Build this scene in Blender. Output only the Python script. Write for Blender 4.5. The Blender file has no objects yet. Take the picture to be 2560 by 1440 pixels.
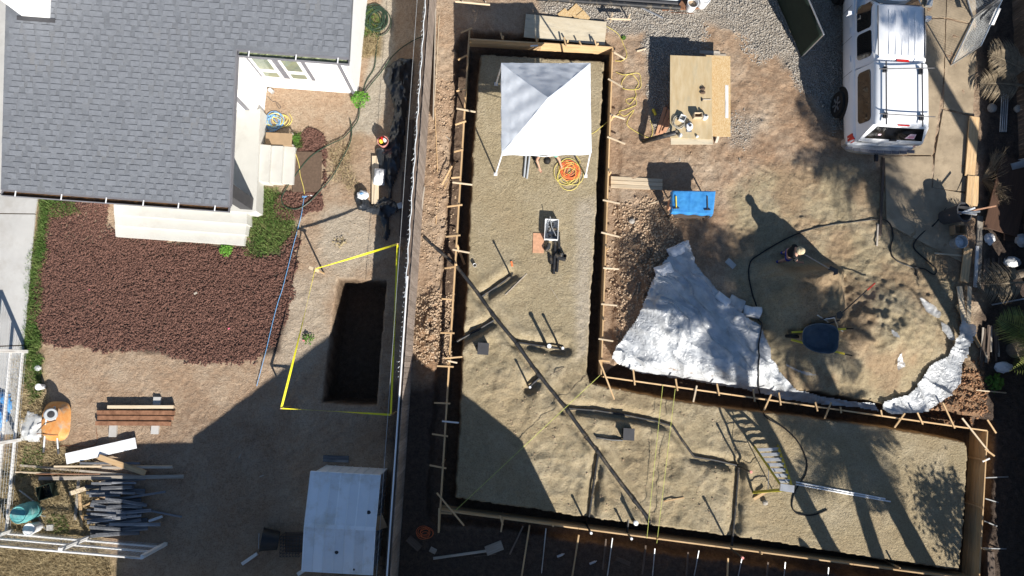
import bpy, bmesh, math, random
import numpy as np
from mathutils import Vector, Matrix
random.seed(7)
sc = bpy.context.scene
COL = sc.collection

# ------------------------------------------------------------------ camera
FPX, CAMH = 1750.0, 20.0
_d = np.array([(1238 - 1280) / FPX, -(914 - 720) / FPX, -1.0]); _d /= np.linalg.norm(_d)
_up = -_d
_y = np.array([0, 1, 0.0]); _y = _y - _up * (_y @ _up); _y /= np.linalg.norm(_y)
_x = np.cross(_y, _up)
RC = np.array([_x, _y, _up])
cam = bpy.data.objects.new('camera', bpy.data.cameras.new('camera'))
COL.objects.link(cam)
cam.data.sensor_width = 36.0
cam.data.lens = 36.0 * FPX / 2560.0
cam.data.clip_start = 0.1
cam.data.clip_end = 2000
cam.matrix_world = Matrix.Translation((0, 0, CAMH)) @ Matrix([list(r) for r in RC]).to_4x4()
sc.camera = cam

# ------------------------------------------------------------------ sky and sun
SUN_EL, SHADOW_AZ = math.radians(33.5), math.radians(116.5)
sd_ = Vector((-math.cos(SHADOW_AZ), -math.sin(SHADOW_AZ), math.tan(SUN_EL))).normalized()   # towards the sun
w = bpy.data.worlds.new('World'); sc.world = w; w.use_nodes = True
nt = w.node_tree; nt.nodes.clear()
sky = nt.nodes.new('ShaderNodeTexSky'); sky.sky_type = 'NISHITA'; sky.sun_disc = False
sky.sun_elevation = SUN_EL; sky.ozone_density = 4.0; sky.dust_density = 0.3; sky.air_density = 1.1
sky.sun_rotation = math.atan2(sd_.x, sd_.y)
bg = nt.nodes.new('ShaderNodeBackground'); bg.inputs[1].default_value = 0.054
wo = nt.nodes.new('ShaderNodeOutputWorld')
nt.links.new(sky.outputs[0], bg.inputs[0]); nt.links.new(bg.outputs[0], wo.inputs[0])
sun = bpy.data.objects.new('sun', bpy.data.lights.new('sun', 'SUN')); COL.objects.link(sun)
sun.data.energy = 4.8; sun.data.angle = math.radians(0.53); sun.data.color = (1.0, 0.95, 0.87)
sun.rotation_euler = (-sd_).to_track_quat('-Z', 'Y').to_euler()
sun.location = (20, -30, 30)
sc.view_settings.view_transform = 'Standard'; sc.view_settings.look = 'None'
sc.view_settings.exposure = 0.8; sc.view_settings.gamma = 1.0

# ------------------------------------------------------------------ pixel rays
def G(px, py, z=0.0):
    r = RC @ np.array([(px - 1280) / FPX, -(py - 720) / FPX, -1.0])
    t = (z - CAMH) / r[2]
    return Vector((r[0] * t, r[1] * t, z))

# ------------------------------------------------------------------ noise
_rs = np.random.RandomState(3)
_tab = _rs.rand(256, 256)
def vnoise(X, Y, s, seed=0):
    X = np.asarray(X, float) / s + seed * 17.3; Y = np.asarray(Y, float) / s + seed * 31.7
    xi = np.floor(X).astype(int); yi = np.floor(Y).astype(int)
    fx = X - xi; fy = Y - yi
    fx = fx * fx * (3 - 2 * fx); fy = fy * fy * (3 - 2 * fy)
    a = _tab[xi & 255, yi & 255]; b = _tab[(xi + 1) & 255, yi & 255]
    c = _tab[xi & 255, (yi + 1) & 255]; d = _tab[(xi + 1) & 255, (yi + 1) & 255]
    return (a * (1 - fx) + b * fx) * (1 - fy) + (c * (1 - fx) + d * fx) * fy
def fbm(X, Y, s, o=4, seed=0):
    r = 0; a = 1.0; t = 0
    for k in range(o):
        r = r + a * (vnoise(X, Y, s, seed + k) - 0.5); t += a; a *= 0.55; s = s / 2.03
    return r / t * 2
def sdpoly(X, Y, poly, pad=1.0):
    P = np.array([(p[0], p[1]) for p in poly])
    out = np.full(X.shape, 9.0)
    m = (X > P[:, 0].min() - pad) & (X < P[:, 0].max() + pad) & (Y > P[:, 1].min() - pad) & (Y < P[:, 1].max() + pad)
    x = X[m]; y = Y[m]
    d = np.full(x.shape, 1e9); ins = np.zeros(x.shape, bool)
    for i in range(len(P)):
        a = P[i]; b = P[(i + 1) % len(P)]
        e = b - a; wx = x - a[0]; wy = y - a[1]
        t = np.clip((wx * e[0] + wy * e[1]) / max(e @ e, 1e-9), 0, 1)
        d = np.minimum(d, (wx - e[0] * t) ** 2 + (wy - e[1] * t) ** 2)
        c = ((a[1] > y) != (b[1] > y))
        if abs(e[1]) > 1e-9:
            ins ^= c & (x < e[0] * (y - a[1]) / e[1] + a[0])
    d = np.sqrt(d); out[m] = np.where(ins, -d, d)
    return out
def sdline(X, Y, pts, pad=1.0):
    P = np.array([(p[0], p[1]) for p in pts])
    out = np.full(X.shape, 9.0)
    m = (X > P[:, 0].min() - pad) & (X < P[:, 0].max() + pad) & (Y > P[:, 1].min() - pad) & (Y < P[:, 1].max() + pad)
    x = X[m]; y = Y[m]; d = np.full(x.shape, 81.0)
    for a, b in zip(P[:-1], P[1:]):
        e = b - a; wx = x - a[0]; wy = y - a[1]
        t = np.clip((wx * e[0] + wy * e[1]) / max(e @ e, 1e-9), 0, 1)
        d = np.minimum(d, (wx - e[0] * t) ** 2 + (wy - e[1] * t) ** 2)
    out[m] = np.sqrt(d); return out
def sstep(a, b, x):
    t = np.clip((x - a) / (b - a), 0, 1); return t * t * (3 - 2 * t)

# ------------------------------------------------------------------ materials
MATS = {}
def nn(nt, t, **k):
    n = nt.nodes.new(t)
    for a, b in k.items(): setattr(n, a, b)
    return n
def M(name, col, rough=0.8, var=0.2, scale=5.0, bump=0.15, bscale=60.0, metal=0.0, rnd=0.0, stretch=None,
      col2=None, thr=(0.35, 0.65), spec=0.35, alpha=None, trans=0.0, dirt=None, dscale=2.0):
    if name in MATS: return MATS[name]
    m = bpy.data.materials.new(name); m.use_nodes = True
    nt = m.node_tree; L = nt.links.new
    b = nt.nodes['Principled BSDF']
    tc = nn(nt, 'ShaderNodeTexCoord'); mp = nn(nt, 'ShaderNodeMapping')
    if stretch:
        L(tc.outputs['Object'], mp.inputs[0]); mp.inputs['Scale'].default_value = stretch
    else:
        ge = nn(nt, 'ShaderNodeNewGeometry'); L(ge.outputs['Position'], mp.inputs[0])
    oi = nn(nt, 'ShaderNodeObjectInfo')
    n1 = nn(nt, 'ShaderNodeTexNoise', noise_dimensions='4D'); n1.inputs['Scale'].default_value = scale; n1.inputs['Detail'].default_value = 6
    n1.inputs['Roughness'].default_value = 0.62
    L(mp.outputs[0], n1.inputs['Vector'])
    mw = nn(nt, 'ShaderNodeMath', operation='MULTIPLY'); mw.inputs[1].default_value = 40.0 if stretch else 0.0
    L(oi.outputs['Random'], mw.inputs[0]); L(mw.outputs[0], n1.inputs['W'])
    cr = nn(nt, 'ShaderNodeValToRGB')
    c2 = col2 if col2 else tuple(min(1, c * (1 + var)) for c in col)
    c1 = col if col2 else tuple(c * (1 - var) for c in col)
    cr.color_ramp.elements[0].position = thr[0]; cr.color_ramp.elements[0].color = (*c1, 1)
    cr.color_ramp.elements[1].position = thr[1]; cr.color_ramp.elements[1].color = (*c2, 1)
    L(n1.outputs[0], cr.inputs[0])
    out = cr.outputs[0]
    if dirt:
        nd = nn(nt, 'ShaderNodeTexNoise'); nd.inputs['Scale'].default_value = dscale; nd.inputs['Detail'].default_value = 8; nd.inputs['Roughness'].default_value = 0.7
        L(mp.outputs[0], nd.inputs['Vector'])
        rd = nn(nt, 'ShaderNodeValToRGB'); rd.color_ramp.elements[0].position = 0.52; rd.color_ramp.elements[1].position = 0.72
        L(nd.outputs[0], rd.inputs[0])
        mx = nn(nt, 'ShaderNodeMixRGB'); mx.inputs[2].default_value = (*dirt, 1)
        L(rd.outputs[0], mx.inputs[0]); L(out, mx.inputs[1]); out = mx.outputs[0]
    if rnd:
        hs = nn(nt, 'ShaderNodeHueSaturation'); mr = nn(nt, 'ShaderNodeMapRange')
        mr.inputs[3].default_value = 1 - rnd; mr.inputs[4].default_value = 1 + rnd
        L(oi.outputs['Random'], mr.inputs[0]); L(mr.outputs[0], hs.inputs['Value']); L(out, hs.inputs['Color']); out = hs.outputs[0]
    L(out, b.inputs['Base Color'])
    b.inputs['Roughness'].default_value = rough; b.inputs['Metallic'].default_value = metal
    b.inputs['Specular IOR Level'].default_value = spec
    if trans: b.inputs['Transmission Weight'].default_value = trans
    if alpha is not None: b.inputs['Alpha'].default_value = alpha
    if bump:
        n2 = nn(nt, 'ShaderNodeTexNoise'); n2.inputs['Scale'].default_value = bscale; n2.inputs['Detail'].default_value = 5
        L(mp.outputs[0], n2.inputs['Vector'])
        bp = nn(nt, 'ShaderNodeBump'); bp.inputs['Strength'].default_value = bump; bp.inputs['Distance'].default_value = 0.02
        L(n2.outputs[0], bp.inputs['Height']); L(bp.outputs[0], b.inputs['Normal'])
    MATS[name] = m
    return m
WS = (1.2, 14, 14)          # wood grain runs along the local x axis
M('form_wood', (0.52, 0.33, 0.16), 0.75, col2=(0.62, 0.44, 0.25), stretch=WS, scale=2.2, bump=0.25, bscale=6, rnd=0.22, dirt=(0.30, 0.22, 0.14), dscale=1.2)
M('pale_wood', (0.55, 0.43, 0.29), 0.8, col2=(0.66, 0.55, 0.40), stretch=WS, scale=2.2, bump=0.25, bscale=6, rnd=0.2)
M('old_wood', (0.30, 0.26, 0.21), 0.85, col2=(0.46, 0.41, 0.35), stretch=WS, scale=2.0, bump=0.4, bscale=7, rnd=0.25)
M('dark_wood', (0.075, 0.055, 0.042), 0.85, col2=(0.16, 0.12, 0.095), stretch=WS, scale=2.0, bump=0.4, bscale=7, rnd=0.35)
M('fence_wood', (0.20, 0.155, 0.125), 0.88, col2=(0.33, 0.275, 0.235), stretch=WS, scale=2.4, bump=0.4, bscale=7, rnd=0.2)
M('plywood', (0.47, 0.35, 0.19), 0.75, col2=(0.56, 0.45, 0.28), stretch=(1.2, 5, 5), scale=1.7, bump=0.12, bscale=9, rnd=0.1, dirt=(0.40, 0.35, 0.24), dscale=1.0)
M('grey_ply', (0.52, 0.44, 0.31), 0.8, col2=(0.60, 0.53, 0.40), stretch=(1.2, 5, 5), scale=1.5, bump=0.12, bscale=9, dirt=(0.36, 0.32, 0.25), dscale=1.6)
M('osb', (0.50, 0.32, 0.14), 0.8, col2=(0.62, 0.47, 0.27), stretch=(14, 30, 14), scale=1.6, thr=(0.42, 0.58), bump=0.25, bscale=4)
M('deck_grey', (0.060, 0.066, 0.078), 0.6, col2=(0.18, 0.185, 0.20), stretch=WS, scale=2.0, bump=0.3, bscale=8, rnd=0.6, dirt=(0.50, 0.50, 0.49), dscale=0.4)
M('white_paint', (0.78, 0.79, 0.80), 0.6, var=0.06, bump=0.1, dirt=(0.50, 0.47, 0.43), dscale=5)
M('worn_white', (0.72, 0.71, 0.69), 0.75, var=0.12, stretch=WS, scale=2, bump=0.25, bscale=8, dirt=(0.36, 0.31, 0.26), dscale=0.8)
M('stucco', (0.82, 0.82, 0.81), 0.9, var=0.03, bump=0.25, bscale=120)
M('trim_grey', (0.17, 0.17, 0.19), 0.6, var=0.08, bump=0.05)
M('window_white', (0.80, 0.80, 0.80), 0.4, var=0.03, bump=0.0)
M('glass', (0.10, 0.14, 0.12), 0.06, col2=(0.26, 0.28, 0.19), scale=1.4, bump=0.0, spec=0.8)
M('dark_glass', (0.008, 0.008, 0.009), 0.04, var=0.3, bump=0.0, spec=0.7)
M('concrete', (0.47, 0.46, 0.44), 0.9, var=0.08, scale=1.6, bump=0.15, bscale=110, dirt=(0.38, 0.36, 0.33), dscale=0.9)
M('step_concrete', (0.55, 0.54, 0.50), 0.9, var=0.04, scale=2.5, bump=0.12, bscale=150, dirt=(0.49, 0.47, 0.43), dscale=1.8)
M('old_concrete', (0.36, 0.285, 0.195), 0.92, var=0.24, scale=1.6, bump=0.6, bscale=45, dirt=(0.25, 0.195, 0.13), dscale=2.2)
M('charcoal', (0.055, 0.055, 0.06), 0.65, var=0.12, bump=0.05)
M('gutter_green', (0.10, 0.12, 0.055), 0.8, col2=(0.30, 0.34, 0.20), scale=9, bump=0.3)
M('gutter_rust', (0.035, 0.018, 0.009), 0.85, col2=(0.12, 0.06, 0.022), scale=9, bump=0.3)
M('metal', (0.55, 0.56, 0.58), 0.38, var=0.12, metal=0.85, bump=0.05)
M('galv', (0.52, 0.54, 0.55), 0.5, var=0.2, metal=0.6, bump=0.1, rnd=0.1)
M('dark_metal', (0.05, 0.05, 0.055), 0.5, var=0.3, metal=0.5, bump=0.1)
M('rust', (0.16, 0.075, 0.04), 0.85, col2=(0.30, 0.15, 0.085), scale=8, bump=0.35, rnd=0.15)
M('black_plastic', (0.012, 0.013, 0.015), 0.42, var=0.3, bump=0.1, spec=0.5)
M('abs_pipe', (0.022, 0.023, 0.026), 0.5, var=0.3, bump=0.05, dirt=(0.15, 0.12, 0.08), dscale=6)
M('film_black', (0.018, 0.02, 0.024), 0.3, col2=(0.04, 0.045, 0.052), scale=4, bump=0.5, bscale=14, spec=0.55)
M('grey_pvc', (0.42, 0.44, 0.46), 0.45, var=0.06, bump=0.0)
M('white_pvc', (0.80, 0.81, 0.82), 0.35, var=0.04, bump=0.0)
M('white_plastic', (0.76, 0.77, 0.78), 0.45, var=0.06, bump=0.05, dirt=(0.55, 0.52, 0.48), dscale=6)
M('pink_plastic', (0.72, 0.30, 0.26), 0.45, var=0.06, bump=0.0)
M('red', (0.55, 0.025, 0.02), 0.35, var=0.1, bump=0.0, spec=0.6)
M('hot_pink', (0.85, 0.16, 0.25), 0.5, var=0.1, bump=0.0)
M('yellow', (0.80, 0.62, 0.06), 0.5, var=0.1, bump=0.0)
M('tape_yellow', (0.85, 0.76, 0.03), 0.5, var=0.06, bump=0.1)
M('cord_yellow', (0.74, 0.62, 0.16), 0.55, var=0.1, bump=0.0)
M('cord_orange', (0.82, 0.20, 0.07), 0.5, var=0.12, bump=0.0)
M('cord_blue', (0.16, 0.36, 0.62), 0.5, var=0.15, bump=0.0)
M('string_yellow', (0.55, 0.58, 0.15), 0.6, var=0.1, bump=0.0)
M('hose_green', (0.03, 0.055, 0.035), 0.45, var=0.2, bump=0.05)
M('hose_black', (0.013, 0.013, 0.014), 0.5, var=0.2, bump=0.05)
M('tarp_blue', (0.035, 0.20, 0.50), 0.42, col2=(0.06, 0.29, 0.62), scale=5, bump=0.35, bscale=18, spec=0.5)
M('teal_plastic', (0.10, 0.33, 0.33), 0.5, var=0.12, bump=0.05, dirt=(0.30, 0.42, 0.40), dscale=3)
M('navy_tray', (0.045, 0.066, 0.09), 0.42, col2=(0.085, 0.115, 0.145), scale=6, bump=0.08, dirt=(0.09, 0.10, 0.11), dscale=3)
M('orange_tray', (0.55, 0.20, 0.045), 0.6, col2=(0.62, 0.33, 0.12), scale=6, bump=0.1, dirt=(0.42, 0.34, 0.26), dscale=4)
M('rubber', (0.012, 0.012, 0.012), 0.8, var=0.3, bump=0.3)
M('ladder_yellow', (0.40, 0.36, 0.04), 0.55, var=0.12, bump=0.05)
M('canopy_white', (0.78, 0.83, 0.90), 0.55, var=0.03, bump=0.12, bscale=9)
M('bag_white', (0.74, 0.75, 0.77), 0.6, var=0.08, bump=0.35, bscale=16)
M('grey_bag', (0.50, 0.51, 0.51), 0.4, var=0.14, bump=0.35, bscale=14, spec=0.6)
M('cardboard', (0.36, 0.25, 0.15), 0.85, var=0.1, bump=0.1)
M('red_board', (0.55, 0.30, 0.18), 0.8, var=0.15, scale=12, bump=0.15)
M('brown_mat', (0.13, 0.088, 0.062), 0.95, var=0.18, scale=14, bump=0.5, bscale=220)
M('door_brown', (0.085, 0.045, 0.028), 0.6, var=0.2, stretch=WS, scale=1.5, bump=0.1, bscale=5)
M('mesh_green', (0.006, 0.016, 0.011), 0.8, col2=(0.012, 0.026, 0.018), scale=4, bump=0.3, bscale=200)
M('truck_white', (0.80, 0.81, 0.83), 0.22, var=0.02, bump=0.0, spec=0.6)
M('rim', (0.50, 0.51, 0.53), 0.3, var=0.1, metal=0.8, bump=0.0)
M('sticker', (0.75, 0.55, 0.62), 0.5, var=0.15, bump=0.0)
M('skin', (0.48, 0.27, 0.19), 0.6, var=0.08, bump=0.0)
M('hair_black', (0.012, 0.010, 0.009), 0.6, var=0.3, scale=40, bump=0.4, bscale=120)
M('hair_blond', (0.55, 0.45, 0.29), 0.7, var=0.25, scale=40, bump=0.5, bscale=120)
M('cloth_black', (0.015, 0.015, 0.017), 0.9, var=0.2, bump=0.3, bscale=40)
M('cloth_blue', (0.05, 0.06, 0.30), 0.9, var=0.2, bump=0.3, bscale=40)
M('cloth_teal', (0.16, 0.36, 0.30), 0.9, var=0.15, bump=0.3, bscale=40)
M('cloth_pale', (0.33, 0.42, 0.46), 0.9, var=0.15, bump=0.3, bscale=40)
M('leaf_green', (0.055, 0.13, 0.018), 0.6, col2=(0.12, 0.23, 0.035), scale=9, bump=0.0)
M('leaf_bright', (0.075, 0.22, 0.02), 0.55, col2=(0.17, 0.36, 0.05), scale=14, bump=0.0)
M('palm_green', (0.075, 0.10, 0.018), 0.5, col2=(0.20, 0.22, 0.06), scale=6, bump=0.0)
M('palm_dead', (0.17, 0.13, 0.085), 0.9, col2=(0.30, 0.24, 0.16), scale=8, bump=0.0)
M('bark', (0.12, 0.095, 0.07), 0.95, col2=(0.22, 0.18, 0.14), scale=9, bump=0.8, bscale=20)
M('grass', (0.075, 0.165, 0.03), 0.7, col2=(0.20, 0.27, 0.08), scale=3, bump=0.0)
M('dry_grass', (0.30, 0.23, 0.125), 0.9, col2=(0.48, 0.39, 0.23), scale=3, bump=0.0)
M('mulch', (0.055, 0.021, 0.015), 0.95, col2=(0.30, 0.165, 0.125), scale=30, thr=(0.33, 0.78), bump=0.3, bscale=90)
M('stone', (0.26, 0.235, 0.205), 0.92, col2=(0.46, 0.425, 0.375), scale=22, thr=(0.3, 0.7), bump=0.2, bscale=120)
M('clod', (0.34, 0.245, 0.16), 0.96, col2=(0.49, 0.37, 0.26), scale=6, bump=0.5, bscale=70)
M('red_clod', (0.22, 0.115, 0.06), 0.96, col2=(0.34, 0.19, 0.105), scale=6, bump=0.5, bscale=70)
M('shed_white', (0.80, 0.84, 0.88), 0.45, col2=(0.86, 0.89, 0.92), scale=2.5, bump=0.05, rnd=0.12, dirt=(0.62, 0.60, 0.55), dscale=1.1)
M('roof_other', (0.14, 0.13, 0.13), 0.9, var=0.15, bump=0.3)
M('shingle_base', (0.166, 0.177, 0.197), 0.95, var=0.16, scale=3.2, bump=0.5, bscale=240, dirt=(0.195, 0.198, 0.205), dscale=1.0)
M('shingle_tab', (0.178, 0.189, 0.210), 0.95, var=0.10, scale=9, bump=0.5, bscale=240, rnd=0.07)
M('hose_clear', (0.50, 0.47, 0.40), 0.3, var=0.1, bump=0.0, alpha=0.6)
M('rope_light', (0.75, 0.78, 0.80), 0.4, var=0.1, bump=0.0)

_t = MATS['canopy_white'].node_tree; _p = _t.nodes['Principled BSDF']; _tr = _t.nodes.new('ShaderNodeBsdfTranslucent'); _tr.inputs[0].default_value = (.8, .83, .86, 1)
_mx = _t.nodes.new('ShaderNodeMixShader'); _mx.inputs[0].default_value = .22; _o = _t.nodes['Material Output']
_t.links.new(_p.outputs[0], _mx.inputs[1]); _t.links.new(_tr.outputs[0], _mx.inputs[2]); _t.links.new(_mx.outputs[0], _o.inputs[0])
# see-through polythene: thin plastic film, milky
def film_mat():
    m = bpy.data.materials.new('film_clear'); m.use_nodes = True; nt = m.node_tree; L = nt.links.new
    b = nt.nodes['Principled BSDF']; b.inputs['Roughness'].default_value = 0.27; b.inputs['Specular IOR Level'].default_value = 0.9
    ge = nn(nt, 'ShaderNodeNewGeometry')
    n = nn(nt, 'ShaderNodeTexNoise'); n.inputs['Scale'].default_value = 3.0; n.inputs['Detail'].default_value = 6
    L(ge.outputs['Position'], n.inputs['Vector'])
    cr = nn(nt, 'ShaderNodeValToRGB'); cr.color_ramp.elements[0].position = 0.3; cr.color_ramp.elements[1].position = 0.7
    cr.color_ramp.elements[0].color = (0.38, 0.39, 0.40, 1); cr.color_ramp.elements[1].color = (0.60, 0.62, 0.64, 1)
    L(n.outputs[0], cr.inputs[0]); L(cr.outputs[0], b.inputs['Base Color'])
    n2 = nn(nt, 'ShaderNodeTexNoise'); n2.inputs['Scale'].default_value = 5.0; n2.inputs['Detail'].default_value = 5; n2.inputs['Distortion'].default_value = 2.2
    L(ge.outputs['Position'], n2.inputs['Vector'])
    bp = nn(nt, 'ShaderNodeBump'); bp.inputs['Strength'].default_value = 0.9; bp.inputs['Distance'].default_value = 0.05
    L(n2.outputs[0], bp.inputs['Height']); L(bp.outputs[0], b.inputs['Normal'])
    at = nn(nt, 'ShaderNodeAttribute', attribute_name='film')
    L(at.outputs['Fac'], b.inputs['Alpha'])
    MATS['film_clear'] = m
film_mat()

# ------------------------------------------------------------------ object helpers
WM = {}
def link(o, parent=None, W=None):
    COL.objects.link(o)
    W = W if W is not None else Matrix.Identity(4)
    WM[o] = W
    o.matrix_basis = W
    if parent is not None:
        o.parent = parent
        o.matrix_parent_inverse = WM[parent].inverted()
    return o
def tag(o, label=None, cat=None, group=None, kind=None):
    if label: o['label'] = label
    if cat: o['category'] = cat
    if group: o['group'] = group
    if kind: o['kind'] = kind
    return o
def thing(name, loc, label, cat, group=None):
    o = bpy.data.objects.new(name, None); o.empty_display_size = 0.1
    link(o, None, Matrix.Translation(Vector(loc)))
    return tag(o, label, cat, group)
Z = Vector((0, 0, 1))
def frame(d, up=Z):
    x = Vector(d).normalized(); u = Vector(up)
    if abs(x.dot(u)) > 0.98: u = Vector((0, 1, 0))
    y = u.cross(x).normalized(); z = x.cross(y)
    return Matrix((x, y, z)).transposed()
class MB:
    def __init__(s): s.v = []; s.f = []
    def add(s, vs, fs):
        n = len(s.v); s.v.extend([tuple(v) for v in vs]); s.f.extend([tuple(i + n for i in f) for f in fs]); return s
    def box(s, c, d, R=None):
        vs = []
        for i in (-.5, .5):
            for j in (-.5, .5):
                for k in (-.5, .5):
                    p = Vector((i * d[0], j * d[1], k * d[2]))
                    if R is not None: p = R @ p
                    vs.append(Vector(c) + p)
        return s.add(vs, [(0, 1, 3, 2), (4, 6, 7, 5), (0, 4, 5, 1), (2, 3, 7, 6), (0, 2, 6, 4), (1, 5, 7, 3)])
    def beam(s, a, b, w, h, up=Z):
        a = Vector(a); b = Vector(b)
        return s.box((a + b) / 2, ((b - a).length, w, h), frame(b - a, up))
    def tube(s, pts, r, seg=6, cap=True):
        pts = [Vector(p) for p in pts]; n = len(pts); vs = []; fs = []
        rr = r if isinstance(r, (list, tuple)) else [r] * n
        prev = None
        for i, p in enumerate(pts):
            d = (pts[min(i + 1, n - 1)] - pts[max(i - 1, 0)])
            if d.length < 1e-9: d = Vector((0, 0, 1))
            Rm = frame(d, prev if prev is not None else Z); prev = Rm.col[2]
            for k in range(seg):
                a = 2 * math.pi * k / seg
                vs.append(p + Rm @ Vector((0, math.cos(a) * rr[i], math.sin(a) * rr[i])))
        for i in range(n - 1):
            for k in range(seg):
                a = i * seg + k; b = i * seg + (k + 1) % seg
                fs.append((a, b, b + seg, a + seg))
        if cap: fs.append(tuple(range(seg))[::-1]); fs.append(tuple((n - 1) * seg + k for k in range(seg)))
        return s.add(vs, fs)
    def lathe(s, prof, seg=16, c=(0, 0, 0), R=None, close=True):
        vs = []; fs = []
        for r, z in prof:
            for k in range(seg):
                a = 2 * math.pi * k / seg; p = Vector((r * math.cos(a), r * math.sin(a), z))
                if R is not None: p = R @ p
                vs.append(Vector(c) + p)
        for i in range(len(prof) - 1):
            for k in range(seg):
                a = i * seg + k; b = i * seg + (k + 1) % seg; fs.append((a, b, b + seg, a + seg))
        if close:
            fs.append(tuple(range(seg))[::-1]); fs.append(tuple((len(prof) - 1) * seg + k for k in range(seg)))
        return s.add(vs, fs)
    def prism(s, poly, z0, z1):
        n = len(poly); zz0 = z0 if isinstance(z0, list) else [z0] * n; zz1 = z1 if isinstance(z1, list) else [z1] * n
        vs = [(p[0], p[1], zz0[i]) for i, p in enumerate(poly)] + [(p[0], p[1], zz1[i]) for i, p in enumerate(poly)]
        fs = [tuple(range(n))[::-1], tuple(range(n, 2 * n))] + [(i, (i + 1) % n, n + (i + 1) % n, n + i) for i in range(n)]
        return s.add(vs, fs)
    def ball(s, c, r, sx=1, sy=1, sz=1, seg=10, rings=7, R=None, jit=0):
        vs = []; fs = []
        for i in range(rings + 1):
            t = math.pi * i / rings
            for k in range(seg):
                a = 2 * math.pi * k / seg; j = 1 + jit * (random.random() - .5)
                p = Vector((math.sin(t) * math.cos(a) * r * sx * j, math.sin(t) * math.sin(a) * r * sy * j, math.cos(t) * r * sz * j))
                if R is not None: p = R @ p
                vs.append(Vector(c) + p)
        for i in range(rings):
            for k in range(seg):
                a = i * seg + k; b = i * seg + (k + 1) % seg; fs.append((a, a + seg, b + seg, b))
        return s.add(vs, fs)
    def build(s, name, mat, parent=None, smooth=False, origin=None, fix=True):
        a = np.array(s.v)
        if origin is None: origin = (a[:, 0].mean(), a[:, 1].mean(), a[:, 2].min())
        me = bpy.data.meshes.new(name); me.from_pydata([tuple(q) for q in (a - np.array(origin))], [], s.f)
        if fix:
            bm = bmesh.new(); bm.from_mesh(me); bmesh.ops.recalc_face_normals(bm, faces=bm.faces); bm.to_mesh(me); bm.free()
        if smooth:
            me.shade_smooth()
            try: me.set_sharp_from_angle(angle=math.radians(40))
            except Exception: pass
        me.materials.append(MATS[mat] if isinstance(mat, str) else mat)
        o = bpy.data.objects.new(name, me)
        return link(o, parent, Matrix.Translation(Vector(origin)))
_bc = {}
def boxmesh(L, w, t, mat, bev=0.0):
    k = (round(L, 2), round(w, 3), round(t, 3), mat)
    if k in _bc: return _bc[k]
    mb = MB().box((0, 0, 0), (L, w, t))
    me = bpy.data.meshes.new('board'); me.from_pydata(mb.v, [], mb.f)
    bm = bmesh.new(); bm.from_mesh(me); bmesh.ops.recalc_face_normals(bm, faces=bm.faces)
    bmesh.ops.bevel(bm, geom=bm.edges[:], offset=min(0.004, t * .2), segments=1, affect='EDGES')
    bm.to_mesh(me); bm.free()
    me.materials.append(MATS[mat]); _bc[k] = me
    return me
def plank(name, mat, a, b, w, t, parent=None, up=Z, label=None, cat=None, group=None):
    a = Vector(a); b = Vector(b)
    o = bpy.data.objects.new(name, boxmesh((b - a).length, w, t, mat))
    W = frame(b - a, up).to_4x4(); W.translation = (a + b) / 2
    link(o, parent, W)
    if label: tag(o, label, cat, group)
    return o
def lettering(body, size, mat, W, parent):
    tx = bpy.data.curves.new('lettering', 'FONT'); tx.body = body; tx.size = size; tx.align_x = 'CENTER'; tx.align_y = 'CENTER'
    to = bpy.data.objects.new('lettering', tx); COL.objects.link(to); bpy.context.view_layer.update()
    me_ = bpy.data.meshes.new_from_object(to.evaluated_get(bpy.context.evaluated_depsgraph_get())); bpy.data.objects.remove(to)
    me_.name = 'lettering'; me_.materials.clear(); me_.materials.append(MATS[mat])
    return link(bpy.data.objects.new('lettering', me_), parent, W)
def catmull(P, n=6):
    P = [Vector(p) for p in P]; out = []
    for i in range(len(P) - 1):
        p0 = P[max(i - 1, 0)]; p1 = P[i]; p2 = P[i + 1]; p3 = P[min(i + 2, len(P) - 1)]
        for k in range(n):
            t = k / n
            out.append(0.5 * ((2 * p1) + (p2 - p0) * t + (2 * p0 - 5 * p1 + 4 * p2 - p3) * t * t + (3 * p1 - p0 - 3 * p2 + p3) * t ** 3))
    out.append(P[-1]); return out

# ------------------------------------------------------------------ ground: one relief sheet
def gp(*pts, z=0.0): return [G(a, b, z) for a, b in pts]
ST = 0.042
def axis(lo, hi):
    core = np.arange(lo, hi + 1e-6, ST); out = []; s = 0.3; v = hi
    while v < 260: v += s; s *= 1.5; out.append(v)
    up = np.array(out); out = []; s = 0.3; v = lo
    while v > -260: v -= s; s *= 1.5; out.append(v)
    return np.concatenate([np.array(out)[::-1], core, up])
ax_x = axis(-15.2, 16.6); ax_y = axis(-6.4, 11.6)
NX, NY = len(ax_x), len(ax_y)
GX, GY = np.meshgrid(ax_x, ax_y)
# outlines taken from the photograph, laid on the ground
FORM = dict(A=G(1172, 97, .25), B=G(1532, 118, .25), C=G(1503, 937, .25), D=G(2469, 1077, .25), E=G(2448, 1452, .25), F=G(1100, 1276, .25))
OUT = [FORM[k] for k in 'ABCDEF']
PAD = gp((1200, 134), (1350, 142), (1512, 152), (1497, 420), (1488, 600), (1478, 760), (1472, 880), (1468, 930), (1478, 956), (1600, 982), (1738, 1007), (1842, 1020), (1979, 1037), (2120, 1054),
         (2300, 1081), (2412, 1103), (2421, 1120), (2412, 1300), (2400, 1428), (2200, 1400), (1900, 1352), (1700, 1325), (1500, 1300), (1300, 1270), (1137, 1247),
         (1150, 1000), (1158, 850), (1172, 600), (1183, 350), z=0.08)
PIT = gp((846, 697), (965, 703), (950, 860), (940, 1012), (872, 1010), (808, 1003), (826, 850))
n1 = fbm(GX, GY, 1.6, 5, 1); n2 = fbm(GX, GY, 0.33, 4, 9); n3 = fbm(GX, GY, 4.0, 3, 5)
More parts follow.
